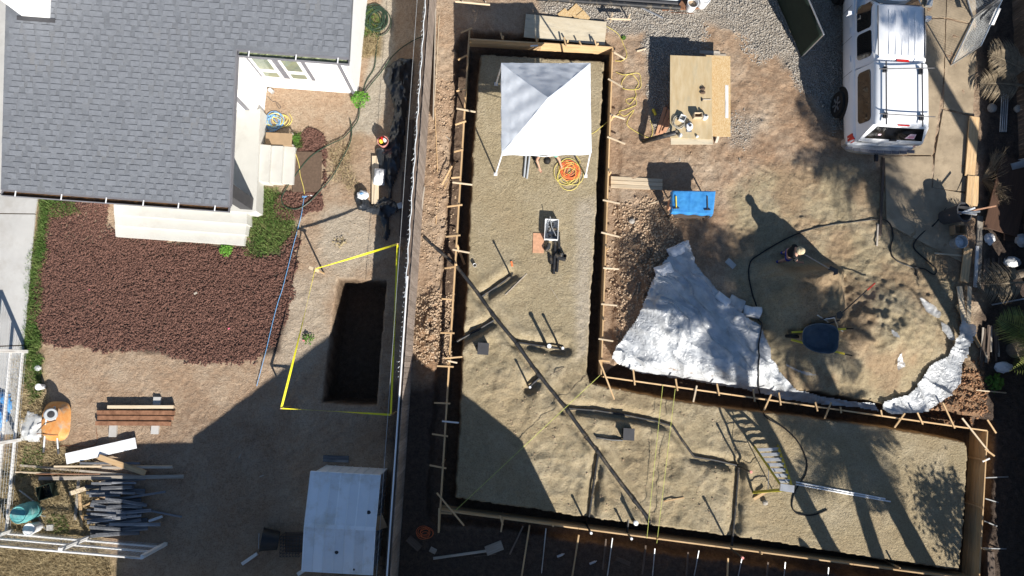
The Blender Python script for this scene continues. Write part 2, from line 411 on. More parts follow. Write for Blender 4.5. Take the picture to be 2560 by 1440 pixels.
n4 = fbm(GX, GY, 0.17, 3, 57)
Hh = 0.02 * n1 + 0.013 * n2 + 0.010 * n4
far = np.maximum(np.abs(GX) - 17, np.abs(GY + 0) - 12)
Hh = Hh * np.clip(1 - far / 5, 0.1, 1)
so = sdpoly(GX, GY, OUT); sp = sdpoly(GX, GY, PAD) + 0.035 * n2 + 0.02 * fbm(GX, GY, .12, 2, 31)
rough_pad = sstep(0.9, -0.4, sdpoly(GX, GY, gp((1170, 840), (1300, 880), (1420, 930), (1470, 960), (1700, 990), (1850, 1060), (1870, 1330), (1500, 1290), (1330, 1230), (1300, 1050), (1160, 960))))
lump = fbm(GX, GY, 0.42, 3, 21)
ridge = 1 - np.abs(fbm(GX, GY, 0.5, 3, 44)) * 2
padz = 0.08 + 0.008 * n1 + 0.007 * n2 + 0.004 * n4 + rough_pad * (0.06 * lump + 0.035 * ridge)
trz = -0.62 + 0.05 * n2
pad_in = sstep(0.05, -0.03, sp)
inside = sstep(0.03, -0.03, so)
# ground dug away just outside the boards
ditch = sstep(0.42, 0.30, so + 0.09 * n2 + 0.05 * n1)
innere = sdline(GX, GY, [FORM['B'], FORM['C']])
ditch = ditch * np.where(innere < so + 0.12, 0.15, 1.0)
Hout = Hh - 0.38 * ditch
Hin = trz * (1 - pad_in) + padz * pad_in
# mounds: the sand heap being dug, the heap under the plastic, the low spread of sand to the east, the spoil by the fence
def gauss(cx, cy, sxl, sxr, sys_, syn, h):
    dx = GX - cx; dy = GY - cy
    return h * np.exp(-(dx / np.where(dx < 0, sxl, sxr)) ** 2 - (dy / np.where(dy < 0, sys_, syn)) ** 2)
c = G(2072, 700, 1.35)
dx_ = GX - c.x + .25 * fbm(GX, GY, .9, 3, 15); dy_ = GY - c.y + .12 * fbm(GX, GY, .5, 3, 16)
m_sand = 1.42 * np.exp(-np.abs(dx_ / np.where(dx_ < 0, 1.25, 0.85)) ** 3.0 - np.abs(dy_ / np.where(dy_ < 0, 1.7, 0.5)) ** 3.2)
c = G(2230, 830, .7); m_sand = np.maximum(m_sand, gauss(c.x, c.y, 1.9, 1.5, 1.15, 1.25, 0.72))
c = G(1690, 790, .8); m_sheet = gauss(c.x, c.y, 1.0, 1.75, 1.15, 1.25, 0.78)
c = G(1790, 880, .5); m_sheet = np.maximum(m_sheet, gauss(c.x, c.y, 1.9, 2.0, 0.95, .9, 0.62))
c = G(1620, 690, .2); m_spoil = gauss(c.x, c.y, 0.55, 0.55, 2.2, 1.3, 0.26)
c = G(1075, 830, .3); m_spoil2 = gauss(c.x, c.y, 0.42, 0.42, 1.3, 0.8, 0.34)
c = G(1085, 420, .2); m_spoil3 = gauss(c.x, c.y, 0.3, 0.3, 4.0, 4.0, 0.10)
c = G(2420, 1020, .2); m_red = gauss(c.x, c.y, 0.5, 0.6, 0.6, 1.4, 0.3)
mounds = np.maximum(m_sand, m_sheet) * 1.0
tread = sstep(.15, .7, m_sand)
mounds = mounds + tread * (0.13 * fbm(GX, GY, .6, 5, 71) + .04 * ridge + .03 * n2)
clodz = m_spoil + m_spoil2 + m_spoil3 + m_red
mounds = mounds + clodz * (1 + 0.55 * fbm(GX, GY, .16, 3, 81))
Hout = Hout + mounds * sstep(0.05, 0.55, so)
# tyre tracks and foot-worn relief on the bare lot
lot = sstep(3.4, 4.2, GX) * sstep(0, .3, so)
Hout = Hout + lot * (0.026 * ridge + 0.014 * n2 + 0.012 * n4)
Hg = Hout * (1 - inside) + Hin * inside
# the burial-size pit in the left yard
spit = sdpoly(GX, GY, PIT) + 0.02 * n2
Hg = Hg + (-1.25 - Hg + 0.03 * n2) * sstep(0.02, -0.06, spit)
# hollows under the sewer lines
MAIN = [(1060, 592), (1092, 622), (1137, 660), (1187, 723), (1237, 793), (1287, 853), (1347, 937), (1415, 1021), (1467, 1094), (1495, 1130), (1551, 1206), (1622, 1298)]
BR = [[(1203, 741), (1240, 716), (1279, 688)], [(1234, 800), (1190, 826), (1142, 853)], [(1287, 854), (1340, 862), (1412, 873)], [(1350, 942), (1335, 955), (1322, 968)],
      [(1415, 1020), (1490, 1025), (1560, 1036), (1640, 1052), (1682, 1065), (1707, 1103), (1735, 1141), (1790, 1150), (1845, 1163)],
      [(1495, 1133), (1485, 1200), (1472, 1292)], [(1846, 1166), (1838, 1270), (1829, 1368)]]
for ln in [MAIN] + BR:
    dl = sdline(GX, GY, gp(*ln, z=.05)) + 0.03 * n2
    fz = .0 if ln is MAIN else -.035
    wt_ = sstep(0.24, 0.09, dl) * pad_in * inside
    Hg = Hg * (1 - wt_) + np.minimum(Hg, fz + .012 * n4) * wt_
    Hg = Hg + 0.035 * np.exp(-((dl - 0.33) / 0.12) ** 2) * pad_in * inside
for q, rr, dd in [((1310, 985), .35, .14), ((1215, 880), .4, .08), ((1590, 1090), .35, .1), ((1390, 885), .35, .12), ((1500, 1215), .3, .1), ((1680, 1160), .35, .09)]:
    p = G(*q, .08); Hg = Hg - dd * np.exp(-((GX - p.x) ** 2 + (GY - p.y) ** 2) / rr ** 2 / .8) * pad_in * inside
# foot and boot dents all over the bare ground
rdn = np.random.RandomState(77)
ix0 = int(np.searchsorted(ax_x, -15.0)); iy0 = int(np.searchsorted(ax_y, -6.2))
def dents(x0, x1, y0, y1, n, dep, rmin=.05, rmax=.11):
    for k in range(n):
        x = rdn.uniform(x0, x1); y = rdn.uniform(y0, y1); i = int(np.searchsorted(ax_x, x)); j = int(np.searchsorted(ax_y, y)); w_ = 7
        if so[j, i] < 0 and sp[j, i] > -.12: continue
        if abs(spit[j, i]) < .2: continue
        sl = (slice(j - w_, j + w_), slice(i - w_, i + w_)); a = rdn.rand() * 3.14; dx = GX[sl] - x; dy = GY[sl] - y
        u = (dx * np.cos(a) + dy * np.sin(a)); v = (-dx * np.sin(a) + dy * np.cos(a)); r = rdn.uniform(rmin, rmax); q_ = (u / (r * 1.5)) ** 2 + (v / r) ** 2
        d = dep * rdn.uniform(.4, 1.2); Hg[sl] += -d * np.exp(-q_ * 1.3) + d * .5 * np.exp(-((np.sqrt(q_) - 1.25) / .4) ** 2) * (1 + np.cos(np.arctan2(v, u) + a * 5)) * .7
dents(-11.5, -2.9, -5.8, 1.0, 1100, .012, .04, .09); dents(-7.0, -2.9, 1, 8.0, 500, .012, .04, .09); dents(3.6, 14.2, -.5, 9.5, 2600, .013, .04, .1); dents(-1.2, 7.5, -4.6, 1.2, 800, .015, .05, .14); dents(7, 13.5, 0.5, 4.5, 500, .018, .05, .14); dents(-.3, 3.0, 1.2, 9, 260, .010); dents(7.5, 13, -5, -2, 260, .010); dents(-1.9, -.9, -3, 10, 300, .022)
def gz(x, y):
    i = int(np.clip(np.searchsorted(ax_x, x) - 1, 0, NX - 2)); j = int(np.clip(np.searchsorted(ax_y, y) - 1, 0, NY - 2))
    u = (x - ax_x[i]) / (ax_x[i + 1] - ax_x[i]); v = (y - ax_y[j]) / (ax_y[j + 1] - ax_y[j])
    return float((Hg[j, i] * (1 - u) + Hg[j, i + 1] * u) * (1 - v) + (Hg[j + 1, i] * (1 - u) + Hg[j + 1, i + 1] * u) * v)
def GP(px, py, dz=0.0):
    z = 0.0
    for _ in range(6):
        p = G(px, py, z + dz); z = gz(p.x, p.y)
    p = G(px, py, z + dz); return p
SHEETS = []
def surfz(x, y):
    z = gz(x, y)
    for xs, ys, Zs, s in SHEETS:
        i = int((x - xs[0]) / (xs[1] - xs[0])); j = int((y - ys[0]) / (ys[1] - ys[0]))
        if 0 <= i < len(xs) and 0 <= j < len(ys) and s[j, i] < 0.03: z = max(z, float(Zs[max(j - 1, 0):j + 2, max(i - 1, 0):i + 2].max()))
    return z
def down(p, dz=0.0): return Vector((p[0], p[1], gz(p[0], p[1]) + dz))
# ground colour by place: soils and covers, plus shade painted into the dark masks
def mask(poly, soft=0.25, amp=0.22, seed=0, z=0.0):
    s = sdpoly(GX, GY, gp(*poly, z=z), 1.5) + amp * fbm(GX, GY, 0.7, 4, 50 + seed)
    return sstep(soft, -soft, s)
k_sand = np.maximum(pad_in * inside, mask([(1830, 480), (1900, 430), (2050, 415), (2140, 400), (2330, 560), (2400, 700), (2440, 850), (2400, 960), (2250, 1040), (1950, 1010), (1880, 850), (1820, 700)], .35, .3, 1))
k_sand = np.maximum(k_sand, sstep(.1, .35, m_sand))
k_grav = np.maximum.reduce([mask([(1350, -60), (2120, -60), (2120, 30), (1990, 60), (1960, 130), (1905, 150), (1870, 90), (1760, 60), (1740, 140), (1680, 140), (1600, 130), (1610, 85), (1560, 90), (1500, 75), (1350, 30)], .12, .22, 2),
                           mask([(1930, 40), (2120, 30), (2120, 330), (2080, 320), (2040, 250), (1980, 190), (1940, 130)], .2, .3, 3),
                           mask([(1610, 90), (1700, 90), (1690, 330), (1640, 330), (1615, 250)], .1, .2, 4), mask([(1820, 300), (1900, 300), (1880, 370), (1830, 360)], .3, .3, 5) * .7])
k_soil = np.maximum.reduce([sstep(.03, .2, clodz), ditch * (1 - inside) * .8, mask([(1535, 510), (1690, 520), (1760, 600), (1700, 640), (1600, 800), (1530, 880)], .2, .2, 6) * .7, mask([(2400, 960), (2450, 940), (2450, 1070), (2300, 1050)], .2, .15, 7)])
k_pale = np.maximum.reduce([mask([(955, -40), (990, -40), (985, 130), (965, 280), (935, 335), (880, 330), (900, 240), (935, 120)], .12, .12, 8), mask([(700, 700), (770, 690), (830, 700), (820, 860), (700, 1000), (690, 900)], .3, .3, 9) * .6,
                           mask([(820, 510), (930, 520), (960, 640), (860, 690), (800, 640)], .3, .3, 10) * .8, mask([(1440, 500), (1485, 500), (1470, 900), (1440, 900)], .2, .2, 11) * .8])
k_dry = np.maximum.reduce([mask([(-60, 1150), (130, 1120), (230, 1150), (240, 1330), (300, 1440), (-60, 1500)], .3, .3, 12), mask([(50, 870), (110, 880), (120, 1000), (80, 1130), (20, 1150), (20, 900)], .2, .2, 13) * .8,
                           mask([(910, 20), (960, 30), (950, 140), (905, 130)], .12, .1, 14), mask([(830, 370), (900, 330), (880, 470), (820, 460)], .3, .3, 15) * .35])
k_soil = np.maximum(k_soil, lot * .5 * sstep(.2, -.3, so * 0 + fbm(GX, GY, 1.1, 4, 63)))
k_grass = np.maximum(mask([(98, 497), (185, 500), (200, 530), (130, 545), (112, 640), (98, 760), (98, 860), (78, 900), (56, 880), (66, 790), (78, 660), (92, 560)], .12, .15, 23), mask([(614, 565), (650, 462), (692, 470), (730, 520), (738, 590), (700, 635), (625, 640)], .15, .2, 24))
k_dark_shade = np.maximum(mask([(90, 600), (620, 610), (740, 600), (700, 880), (560, 905), (90, 850)], .1, .1, 16), mask([(480, 1000), (700, 1040), (760, 1440), (300, 1440), (320, 1100)], .5, .5, 17) * .25)
wall_shade = np.maximum((1 - pad_in) * inside, sstep(.05, -.02, spit))  # dug soil in trench and pit, with their deep shade painted in
k_dark_shade = np.maximum.reduce([k_dark_shade, mask([(985, 960), (1105, 960), (1100, 1290), (2460, 1440), (2460, 1560), (950, 1560)], .3, .25, 18), mask([(2445, -60), (2700, -60), (2700, 1560), (2460, 1560), (2470, 1080), (2440, 1090), (2455, 700)], .25, .2, 19), ditch * (1 - inside) * .75])  # dark soil, with shade of the ditch and boundary strips painted in
me = bpy.data.meshes.new('ground')
nv = NX * NY; nf = (NX - 1) * (NY - 1)
co = np.stack([GX, GY, Hg], -1).reshape(-1).astype(np.float32)
me.vertices.add(nv); me.vertices.foreach_set('co', co)
idx = np.arange(nv).reshape(NY, NX)
q = np.stack([idx[:-1, :-1], idx[:-1, 1:], idx[1:, 1:], idx[1:, :-1]], -1).reshape(-1).astype(np.int32)
me.loops.add(nf * 4); me.loops.foreach_set('vertex_index', q)
me.polygons.add(nf); me.polygons.foreach_set('loop_start', (np.arange(nf) * 4).astype(np.int32))
me.update(calc_edges=True)
me.shade_smooth()
def attr(name, r, g, b, a):
    at = me.color_attributes.new(name, 'FLOAT_COLOR', 'POINT')
    at.data.foreach_set('color', np.stack([r, g, b, a], -1).reshape(-1).astype(np.float32))
attr('ma', k_sand, k_grav, k_soil, k_pale)
attr('mb', k_dry, k_dark_shade, wall_shade, k_grass)

def ground_mat():
    m = bpy.data.materials.new('ground'); m.use_nodes = True; nt = m.node_tree; L = nt.links.new
    b = nt.nodes['Principled BSDF']; b.inputs['Roughness'].default_value = 0.97; b.inputs['Specular IOR Level'].default_value = 0.12
    ge = nn(nt, 'ShaderNodeNewGeometry')
    def noise(s, d=8, r=0.65, dist=0.0):
        n = nn(nt, 'ShaderNodeTexNoise'); n.inputs['Scale'].default_value = s; n.inputs['Detail'].default_value = d; n.inputs['Roughness'].default_value = r
        n.inputs['Distortion'].default_value = dist; L(ge.outputs['Position'], n.inputs['Vector']); return n.outputs[0]
    def ramp(f, a, ca, c, cb):
        r = nn(nt, 'ShaderNodeValToRGB'); r.color_ramp.elements[0].position = a; r.color_ramp.elements[0].color = (*ca, 1)
        r.color_ramp.elements[1].position = c; r.color_ramp.elements[1].color = (*cb, 1); L(f, r.inputs[0]); return r.outputs[0]
    def mix(f, a, c):
        x = nn(nt, 'ShaderNodeMixRGB'); L(f, x.inputs[0]); L(a, x.inputs[1]); L(c, x.inputs[2]); return x.outputs[0]
    def chan(nm):
        a = nn(nt, 'ShaderNodeAttribute', attribute_name=nm); s = nn(nt, 'ShaderNodeSeparateColor'); L(a.outputs['Color'], s.inputs[0]); return s.outputs[0], s.outputs[1], s.outputs[2], a.outputs['Alpha']
    sand, grav, soil, pale = chan('ma'); dry, dark, wall, rp = chan('mb')
    n1 = noise(0.9); n2 = noise(7.0, 8, 0.7); n3 = noise(45, 4, .6); n0 = noise(0.35, 4, .6)
    dirt = ramp(n2, .3, (0.33, 0.22, 0.142), .72, (0.47, 0.345, 0.24))
    dirt = mix(ramp(n1, .42, (0, 0, 0), .7, (1, 1, 1)), dirt, ramp(n2, .3, (0.42, 0.325, 0.232), .7, (0.53, 0.43, 0.325)))
    sd = ramp(n2, .28, (0.315, 0.255, 0.16), .74, (0.43, 0.36, 0.235))
    sd = mix(ramp(n1, .45, (0, 0, 0), .68, (1, 1, 1)), sd, ramp(n2, .3, (0.39, 0.325, 0.22), .7, (0.48, 0.41, 0.285)))
    sd = mix(ramp(n0, .5, (0, 0, 0), .62, (.55, .55, .55)), sd, ramp(n3, .3, (0.32, 0.245, 0.145), .7, (0.42, 0.33, 0.205)))
    gv = ramp(n3, .32, (0.25, 0.215, 0.175), .68, (0.45, 0.40, 0.34))
    so = ramp(n2, .3, (0.23, 0.135, 0.078), .72, (0.40, 0.265, 0.165))
    pl = ramp(n2, .3, (0.41, 0.35, 0.27), .7, (0.52, 0.46, 0.37))
    dr = ramp(n2, .32, (0.17, 0.13, 0.065), .72, (0.42, 0.33, 0.19))
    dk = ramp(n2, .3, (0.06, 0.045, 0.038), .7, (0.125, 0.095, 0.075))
    wl = ramp(n2, .3, (0.085, 0.06, 0.042), .7, (0.17, 0.12, 0.08))  # dug soil brown, lowered to stand in for recess shade
    col = mix(sand, dirt, sd)
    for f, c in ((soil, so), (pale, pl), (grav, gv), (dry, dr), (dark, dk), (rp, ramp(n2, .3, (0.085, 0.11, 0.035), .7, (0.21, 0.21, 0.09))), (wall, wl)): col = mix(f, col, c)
    sp_ = ramp(noise(24, 6, .75), .38, (.62, .58, .55), .52, (1, 1, 1))
    mu = nn(nt, 'ShaderNodeMixRGB', blend_type='MULTIPLY'); mu.inputs[0].default_value = .8; L(col, mu.inputs[1]); L(sp_, mu.inputs[2]); col = mu.outputs[0]
    L(col, b.inputs['Base Color'])
    nb = nn(nt, 'ShaderNodeMath', operation='MULTIPLY_ADD'); nb.inputs[1].default_value = 0.35; L(n3, nb.inputs[0])
    nc = nn(nt, 'ShaderNodeMath', operation='ADD'); L(noise(14, 8, .72, .6), nc.inputs[0])
    vo = nn(nt, 'ShaderNodeTexVoronoi'); vo.inputs['Scale'].default_value = 26; L(ge.outputs['Position'], vo.inputs['Vector'])
    vm = nn(nt, 'ShaderNodeMath', operation='MULTIPLY'); L(vo.outputs['Distance'], vm.inputs[0]); L(grav, vm.inputs[1])
    L(vm.outputs[0], nc.inputs[1]); L(nc.outputs[0], nb.inputs[2])
    bp = nn(nt, 'ShaderNodeBump'); bp.inputs['Strength'].default_value = 0.95; bp.inputs['Distance'].default_value = 0.06
    L(nb.outputs[0], bp.inputs['Height']); L(bp.outputs[0], b.inputs['Normal'])
    return m
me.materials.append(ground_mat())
ground = link(bpy.data.objects.new('ground', me)); tag(ground, kind='structure')

# ------------------------------------------------------------------ concrete drives
def slabs(name, polys, z0, z1, mat):
    mb = MB()
    for p in polys: mb.prism([(q.x, q.y) for q in p], z0, z1)
    return tag(mb.build(name, mat), kind='structure')
slabs('concrete_driveway', [gp((-160, 485), (97, 487), (90, 534), (-160, 531)), gp((-160, 534), (90, 537), (62, 862), (-160, 870)), gp((-160, 873), (62, 865), (40, 1085), (-160, 1090)), gp((-160, -160), (22, -160), (97, 484), (-160, 482))], -0.05, 0.045, 'concrete')
# cracked old slab under and beside the truck, one broken piece after another
def crackslab():
    ps = [[(2120, -120), (2368, -120), (2362, 45), (2120, 50)], [(2370, -120), (2440, -120), (2436, 62), (2364, 45)], [(2120, 54), (2361, 49), (2357, 190), (2330, 388), (2140, 385)],
          [(2364, 50), (2436, 66), (2438, 150), (2430, 290), (2358, 270), (2360, 190)], [(2356, 276), (2429, 295), (2422, 420), (2415, 480), (2330, 470), (2336, 390)], [(2210, 392), (2330, 392), (2326, 470), (2412, 485), (2402, 655), (2330, 620), (2215, 560)]]
    mb = MB()
    for k, p in enumerate(ps):
        mb.prism([(q.x, q.y) for q in gp(*p)], -0.05, 0.034 + 0.006 * (k % 3))
    return tag(mb.build('old_concrete_slab', 'old_concrete'), kind='structure')
crackslab()

# ------------------------------------------------------------------ loose cover: mulch, grass, gravel, clods
def inpoly_pts(poly, n, z=0.0, soft=0.0, seed=0):
    P = gp(*poly, z=z); xs = [p.x for p in P]; ys = [p.y for p in P]
    r = np.random.RandomState(seed + 11); out = []
    X = r.uniform(min(xs) - soft, max(xs) + soft, n * 3); Y = r.uniform(min(ys) - soft, max(ys) + soft, n * 3)
    s = sdpoly(X, Y, P, soft + .5) + soft * 1.6 * fbm(X, Y, .6, 3, seed)
    k = s < soft * (r.rand(len(X)) - .5)
    X = X[k][:n]; Y = Y[k][:n]; return X, Y
def stuff_mesh(name, V, Fc, mat, label, cat):
    m2 = bpy.data.meshes.new(name)
    m2.vertices.add(len(V)); m2.vertices.foreach_set('co', np.asarray(V, np.float32).reshape(-1))
    k = Fc.shape[1]
    m2.loops.add(Fc.size); m2.loops.foreach_set('vertex_index', Fc.reshape(-1).astype(np.int32))
    m2.polygons.add(len(Fc)); m2.polygons.foreach_set('loop_start', (np.arange(len(Fc)) * k).astype(np.int32))
    m2.update(calc_edges=True); m2.materials.append(MATS[mat])
    o = link(bpy.data.objects.new(name, m2)); return tag(o, label, cat, kind='stuff')
def gzv(X, Y):
    i = np.clip(np.searchsorted(ax_x, X) - 1, 0, NX - 2); j = np.clip(np.searchsorted(ax_y, Y) - 1, 0, NY - 2)
    return Hg[j, i]
def chips(name, zones, L, wd, mat, label, cat, lift=0.012, tilt=.34, seed=1):
    r = np.random.RandomState(seed); XS = []; YS = []
    for poly, n, soft in zones:
        a, b = inpoly_pts(poly, n, 0, soft, seed + n % 97); XS.append(a); YS.append(b)
    X = np.concatenate(XS); Y = np.concatenate(YS); n = len(X)
    Zz = gzv(X, Y) + lift + r.rand(n) * 0.018
    a = r.rand(n) * 6.28; l = L * (0.4 + r.rand(n)) * .5; ww = wd * (0.5 + r.rand(n)) * .5; t = (r.rand(n) - .5) * tilt; t2 = (r.rand(n) - .5) * tilt
    ca, sa = np.cos(a), np.sin(a); V = np.zeros((n, 8, 3)); th = .006
    for q, (u, v, hz) in enumerate([(-1, -1, 0), (1, -1, 0), (1, 1, 0), (-1, 1, 0), (-1, -1, 1), (1, -1, 1), (1, 1, 1), (-1, 1, 1)]):
        V[:, q, 0] = X + u * l * ca - v * ww * sa; V[:, q, 1] = Y + u * l * sa + v * ww * ca; V[:, q, 2] = Zz + u * l * t + v * ww * t2 + hz * th
    base = (np.arange(n) * 8)[:, None]
    Fq = np.concatenate([base + np.array([[4, 5, 6, 7]]), base + np.array([[0, 1, 5, 4]]), base + np.array([[1, 2, 6, 5]]), base + np.array([[2, 3, 7, 6]]), base + np.array([[3, 0, 4, 7]])])
    return stuff_mesh(name, V.reshape(-1, 3), Fq, mat, label, cat)
MULCH = [(118, 520), (190, 508), (262, 512), (262, 560), (285, 590), (450, 608), (612, 616), (640, 640), (700, 640), (735, 590), (748, 610), (735, 680), (715, 760), (690, 860), (640, 895), (540, 908), (470, 905), (400, 885), (300, 880), (200, 868), (110, 855), (88, 800), (95, 700), (110, 620)]
chips('mulch_bed', [(MULCH, 30000, .14), ([(690, 485), (800, 470), (805, 520), (745, 540), (700, 545), (680, 520)], 2600, .1), ([(748, 340), (770, 322), (806, 335), (818, 385), (812, 470), (806, 380), (748, 378)], 2200, .08)],
      0.075, 0.022, 'mulch', 'dark red brown bark mulch spread before the front steps', 'mulch')
def blades(name, zones, h, mat, label, cat, seed=3, lean=.6, wid=.007):
    r = np.random.RandomState(seed); XS = []; YS = []
    for poly, n, soft in zones:
        a, b = inpoly_pts(poly, n, 0, soft, seed + n % 89); XS.append(a); YS.append(b)
    X = np.concatenate(XS); Y = np.concatenate(YS); n = len(X); Zz = gzv(X, Y)
    a = r.rand(n) * 6.28; hh = h * (.4 + r.rand(n)); ln = lean * (.3 + r.rand(n)) * hh; b = r.rand(n) * 6.28
    V = np.zeros((n, 3, 3)); V[:, 0] = np.stack([X - np.cos(a) * wid, Y - np.sin(a) * wid, Zz - .01], -1); V[:, 1] = np.stack([X + np.cos(a) * wid, Y + np.sin(a) * wid, Zz - .01], -1)
    V[:, 2] = np.stack([X + np.cos(b) * ln, Y + np.sin(b) * ln, Zz + hh], -1)
    return stuff_mesh(name, V.reshape(-1, 3), np.arange(n * 3).reshape(-1, 3), mat, label, cat)
blades('lawn_grass', [([(98, 497), (185, 500), (200, 530), (130, 545), (112, 640), (98, 760), (98, 860), (78, 900), (56, 880), (66, 790), (78, 660), (92, 560)], 9000, .12),
                      ([(614, 565), (650, 462), (692, 470), (730, 520), (738, 590), (700, 635), (625, 640)], 4800, .16), ([(732, 335), (750, 335), (754, 368), (734, 368)], 700, .04),
                      ([(62, 880), (100, 900), (108, 990), (80, 1010), (60, 960)], 2600, .12), ([(918, 10), (950, 40), (940, 100), (912, 90)], 800, .1), ([(70, 1120), (110, 1120), (100, 1180), (50, 1190)], 700, .1), ([(130, 1290), (165, 1290), (170, 1330), (135, 1330)], 500, .08)],
       0.09, 'grass', 'short green grass edging the mulch bed and front steps', 'grass', wid=.009)
blades('dry_weeds', [([(-60, 1345), (240, 1360), (290, 1440), (-60, 1470)], 16000, .2), ([(20, 1130), (230, 1130), (230, 1330), (20, 1330)], 7000, .3), ([(50, 900), (110, 990), (100, 1130), (25, 1150)], 3500, .2), ([(905, 90), (950, 90), (940, 135), (905, 140)], 900, .1), ([(830, 370), (890, 340), (880, 470), (830, 460)], 900, .2)],
       0.11, 'dry_grass', 'dry straw coloured weeds around the white wire fence', 'weeds', lean=1.3, seed=9)
def stones(name, zones, size, mat, label, cat, seed=5, lift=.3):
    r = np.random.RandomState(seed); XS = []; YS = []; SZ = []
    for poly, n, soft, s in zones:
        a, b = inpoly_pts(poly, n, 0, soft, seed + n % 83); XS.append(a); YS.append(b); SZ.append(s * size * (0.35 + r.rand(len(a)) ** 2.2 * 1.3))
    X = np.concatenate(XS); Y = np.concatenate(YS); S = np.concatenate(SZ); n = len(X); Zz = gzv(X, Y)
    dirs = np.array([(1, 0, 0), (.45, .89, 0), (-.6, .75, 0), (-1, -.1, 0), (-.3, -.95, 0), (.65, -.75, 0), (0.1, 0, .75), (0, .1, -.6)])
    V = np.zeros((n, 8, 3)); rot = r.rand(n) * 6.28
    for k, d in enumerate(dirs):
        j = .7 + r.rand(n) * .6
        V[:, k, 0] = X + S * j * (d[0] * np.cos(rot) - d[1] * np.sin(rot)); V[:, k, 1] = Y + S * j * (d[0] * np.sin(rot) + d[1] * np.cos(rot)); V[:, k, 2] = Zz + S * (lift + d[2] * j)
    base = (np.arange(n) * 8)[:, None, None]; tr = np.array([(i, (i + 1) % 6, 6) for i in range(6)] + [((i + 1) % 6, i, 7) for i in range(6)])
    return stuff_mesh(name, V.reshape(-1, 3), (base + tr[None]).reshape(-1, 3), mat, label, cat)
stones('gravel', [([(1350, -40), (2120, -40), (2110, 20), (1960, 40), (1955, 110), (1900, 140), (1870, 80), (1780, 50), (1750, 130), (1680, 140), (1610, 130), (1610, 85), (1500, 75), (1360, 30)], 15000, .35, 1), ([(1935, 40), (2120, 20), (2115, 330), (2070, 320), (2040, 250), (1960, 160)], 6500, .4, 1), ([(1612, 90), (1700, 90), (1680, 330), (1640, 330)], 2500, .2, 1), ([(1820, 300), (1900, 290), (1870, 370), (1830, 360)], 500, .4, 1)],
       0.019, 'stone', 'pale crushed gravel strewn across the top of the lot', 'gravel')
stones('soil_clods', [([(1030, 745), (1125, 735), (1125, 900), (1030, 915)], 2600, .15, 1.0), ([(1050, 180), (1140, 190), (1120, 700), (1050, 740)], 1500, .2, .8), ([(1535, 500), (1680, 510), (1700, 620), (1620, 760), (1530, 890)], 2600, .2, 1.1), ([(1160, 850), (1300, 880), (1850, 1060), (1860, 1320), (1500, 1290), (1330, 1230)], 900, .2, .6), ([(700, 230), (880, 240), (860, 330), (690, 330)], 260, .2, .5), ([(640, 880), (840, 690), (960, 560), (830, 520), (700, 720)], 260, .3, .4), ([(1850, 180), (1600, 380), (2000, 560), (2050, 400)], 700, .5, .5)],
       0.026, 'clod', 'crumbly brown soil clods heaped beside the formwork', 'soil')
stones('red_soil_clods', [([(2380, 950), (2450, 900), (2455, 1070), (2290, 1055)], 900, .2, 1)], 0.032, 'red_clod', 'reddish brown soil clods behind the east corner of the formwork', 'soil', seed=8)

# ------------------------------------------------------------------ the white house
E1 = G(2, 472, 2.9); E2 = G(577, 514, 2.9)
U = (E2 - E1).normalized(); V = Vector((-U.y, U.x, 0)); SL = 0.176
def uv(p): d = Vector(p) - E1; return d.x * U.x + d.y * U.y, d.x * V.x + d.y * V.y
def hp(u, v, z): q = E1 + U * u + V * v; return Vector((q.x, q.y, z))
def rz(v): return 2.9 + SL * v
def on_roof(px, py):
    z = 3.0
    for _ in range(8): u, v = uv(G(px, py, z)); z = rz(v)
    return uv(G(px, py, z))
uE = on_roof(580, 330)[0]; uW, vW = on_roof(872, 139); vW = (vW + on_roof(590, 126)[1]) / 2
VN = 9.0
house = thing('house', hp(3, 3, 0), 'white stucco house with grey shingle roof and concrete porch steps', 'house')
ROOF = [(0, 0), (uE, 0), (uE, vW), (uW, vW), (uW, VN), (0, VN)]
mb = MB(); pts = [hp(u, v, 0) for u, v in ROOF]
mb.prism([(p.x, p.y) for p in pts], [rz(v) - 0.16 for u, v in ROOF], [rz(v) for u, v in ROOF])
roof = mb.build('roof', 'shingle_base', house, origin=hp(3, 3, 2.9))
nrm = Vector((-V.x * SL, -V.y * SL, 1)).normalized(); slope = (V + Z * SL).normalized()
RR = Matrix((U, slope, nrm)).transposed()
ROW = 0.137
cm = MB(); rest = MB(); tabs = []
rnd = random.Random(5)
def strip(mb, u0, u1, v, d, t, lift=0.002):
    c = hp((u0 + u1) / 2, v + d / 2, rz(v + d / 2)) + nrm * (t / 2 + lift)
    mb.box(c, (u1 - u0, d, t), RR)
shared = {}
v = 0.0; k = 0
while v < 6.2:
    for (a, b) in ([(0.005, uE - .005)] if v < vW else [(0.005, uW - .005)]):
        # the course: butt edge proud, tucked under the course above
        p0 = hp(a, v, rz(v)) + nrm * .011; p1 = hp(b, v, rz(v)) + nrm * .011; p2 = hp(b, v + ROW + .01, rz(v + ROW + .01)) + nrm * .002; p3 = hp(a, v + ROW + .01, rz(v + ROW + .01)) + nrm * .002
        q0 = hp(a, v, rz(v)) + nrm * .0005; q1 = hp(b, v, rz(v)) + nrm * .0005
        cm.add([p0, p1, p2, p3, q0, q1], [(0, 1, 2, 3), (4, 5, 1, 0)])
        u = a + rnd.random() * .3
        while u < b - .1:
            wd = rnd.choice([.12, .15, .18, .21, .25, .30]); wd = min(wd, b - u)
            tabs.append((u, v, wd)); u += wd + rnd.choice([.06, .08, .11, .14, .18])
    v += ROW; k += 1
o = cm.build('shingle_courses', 'shingle_base', roof, fix=False); tag(o, kind='stuff')
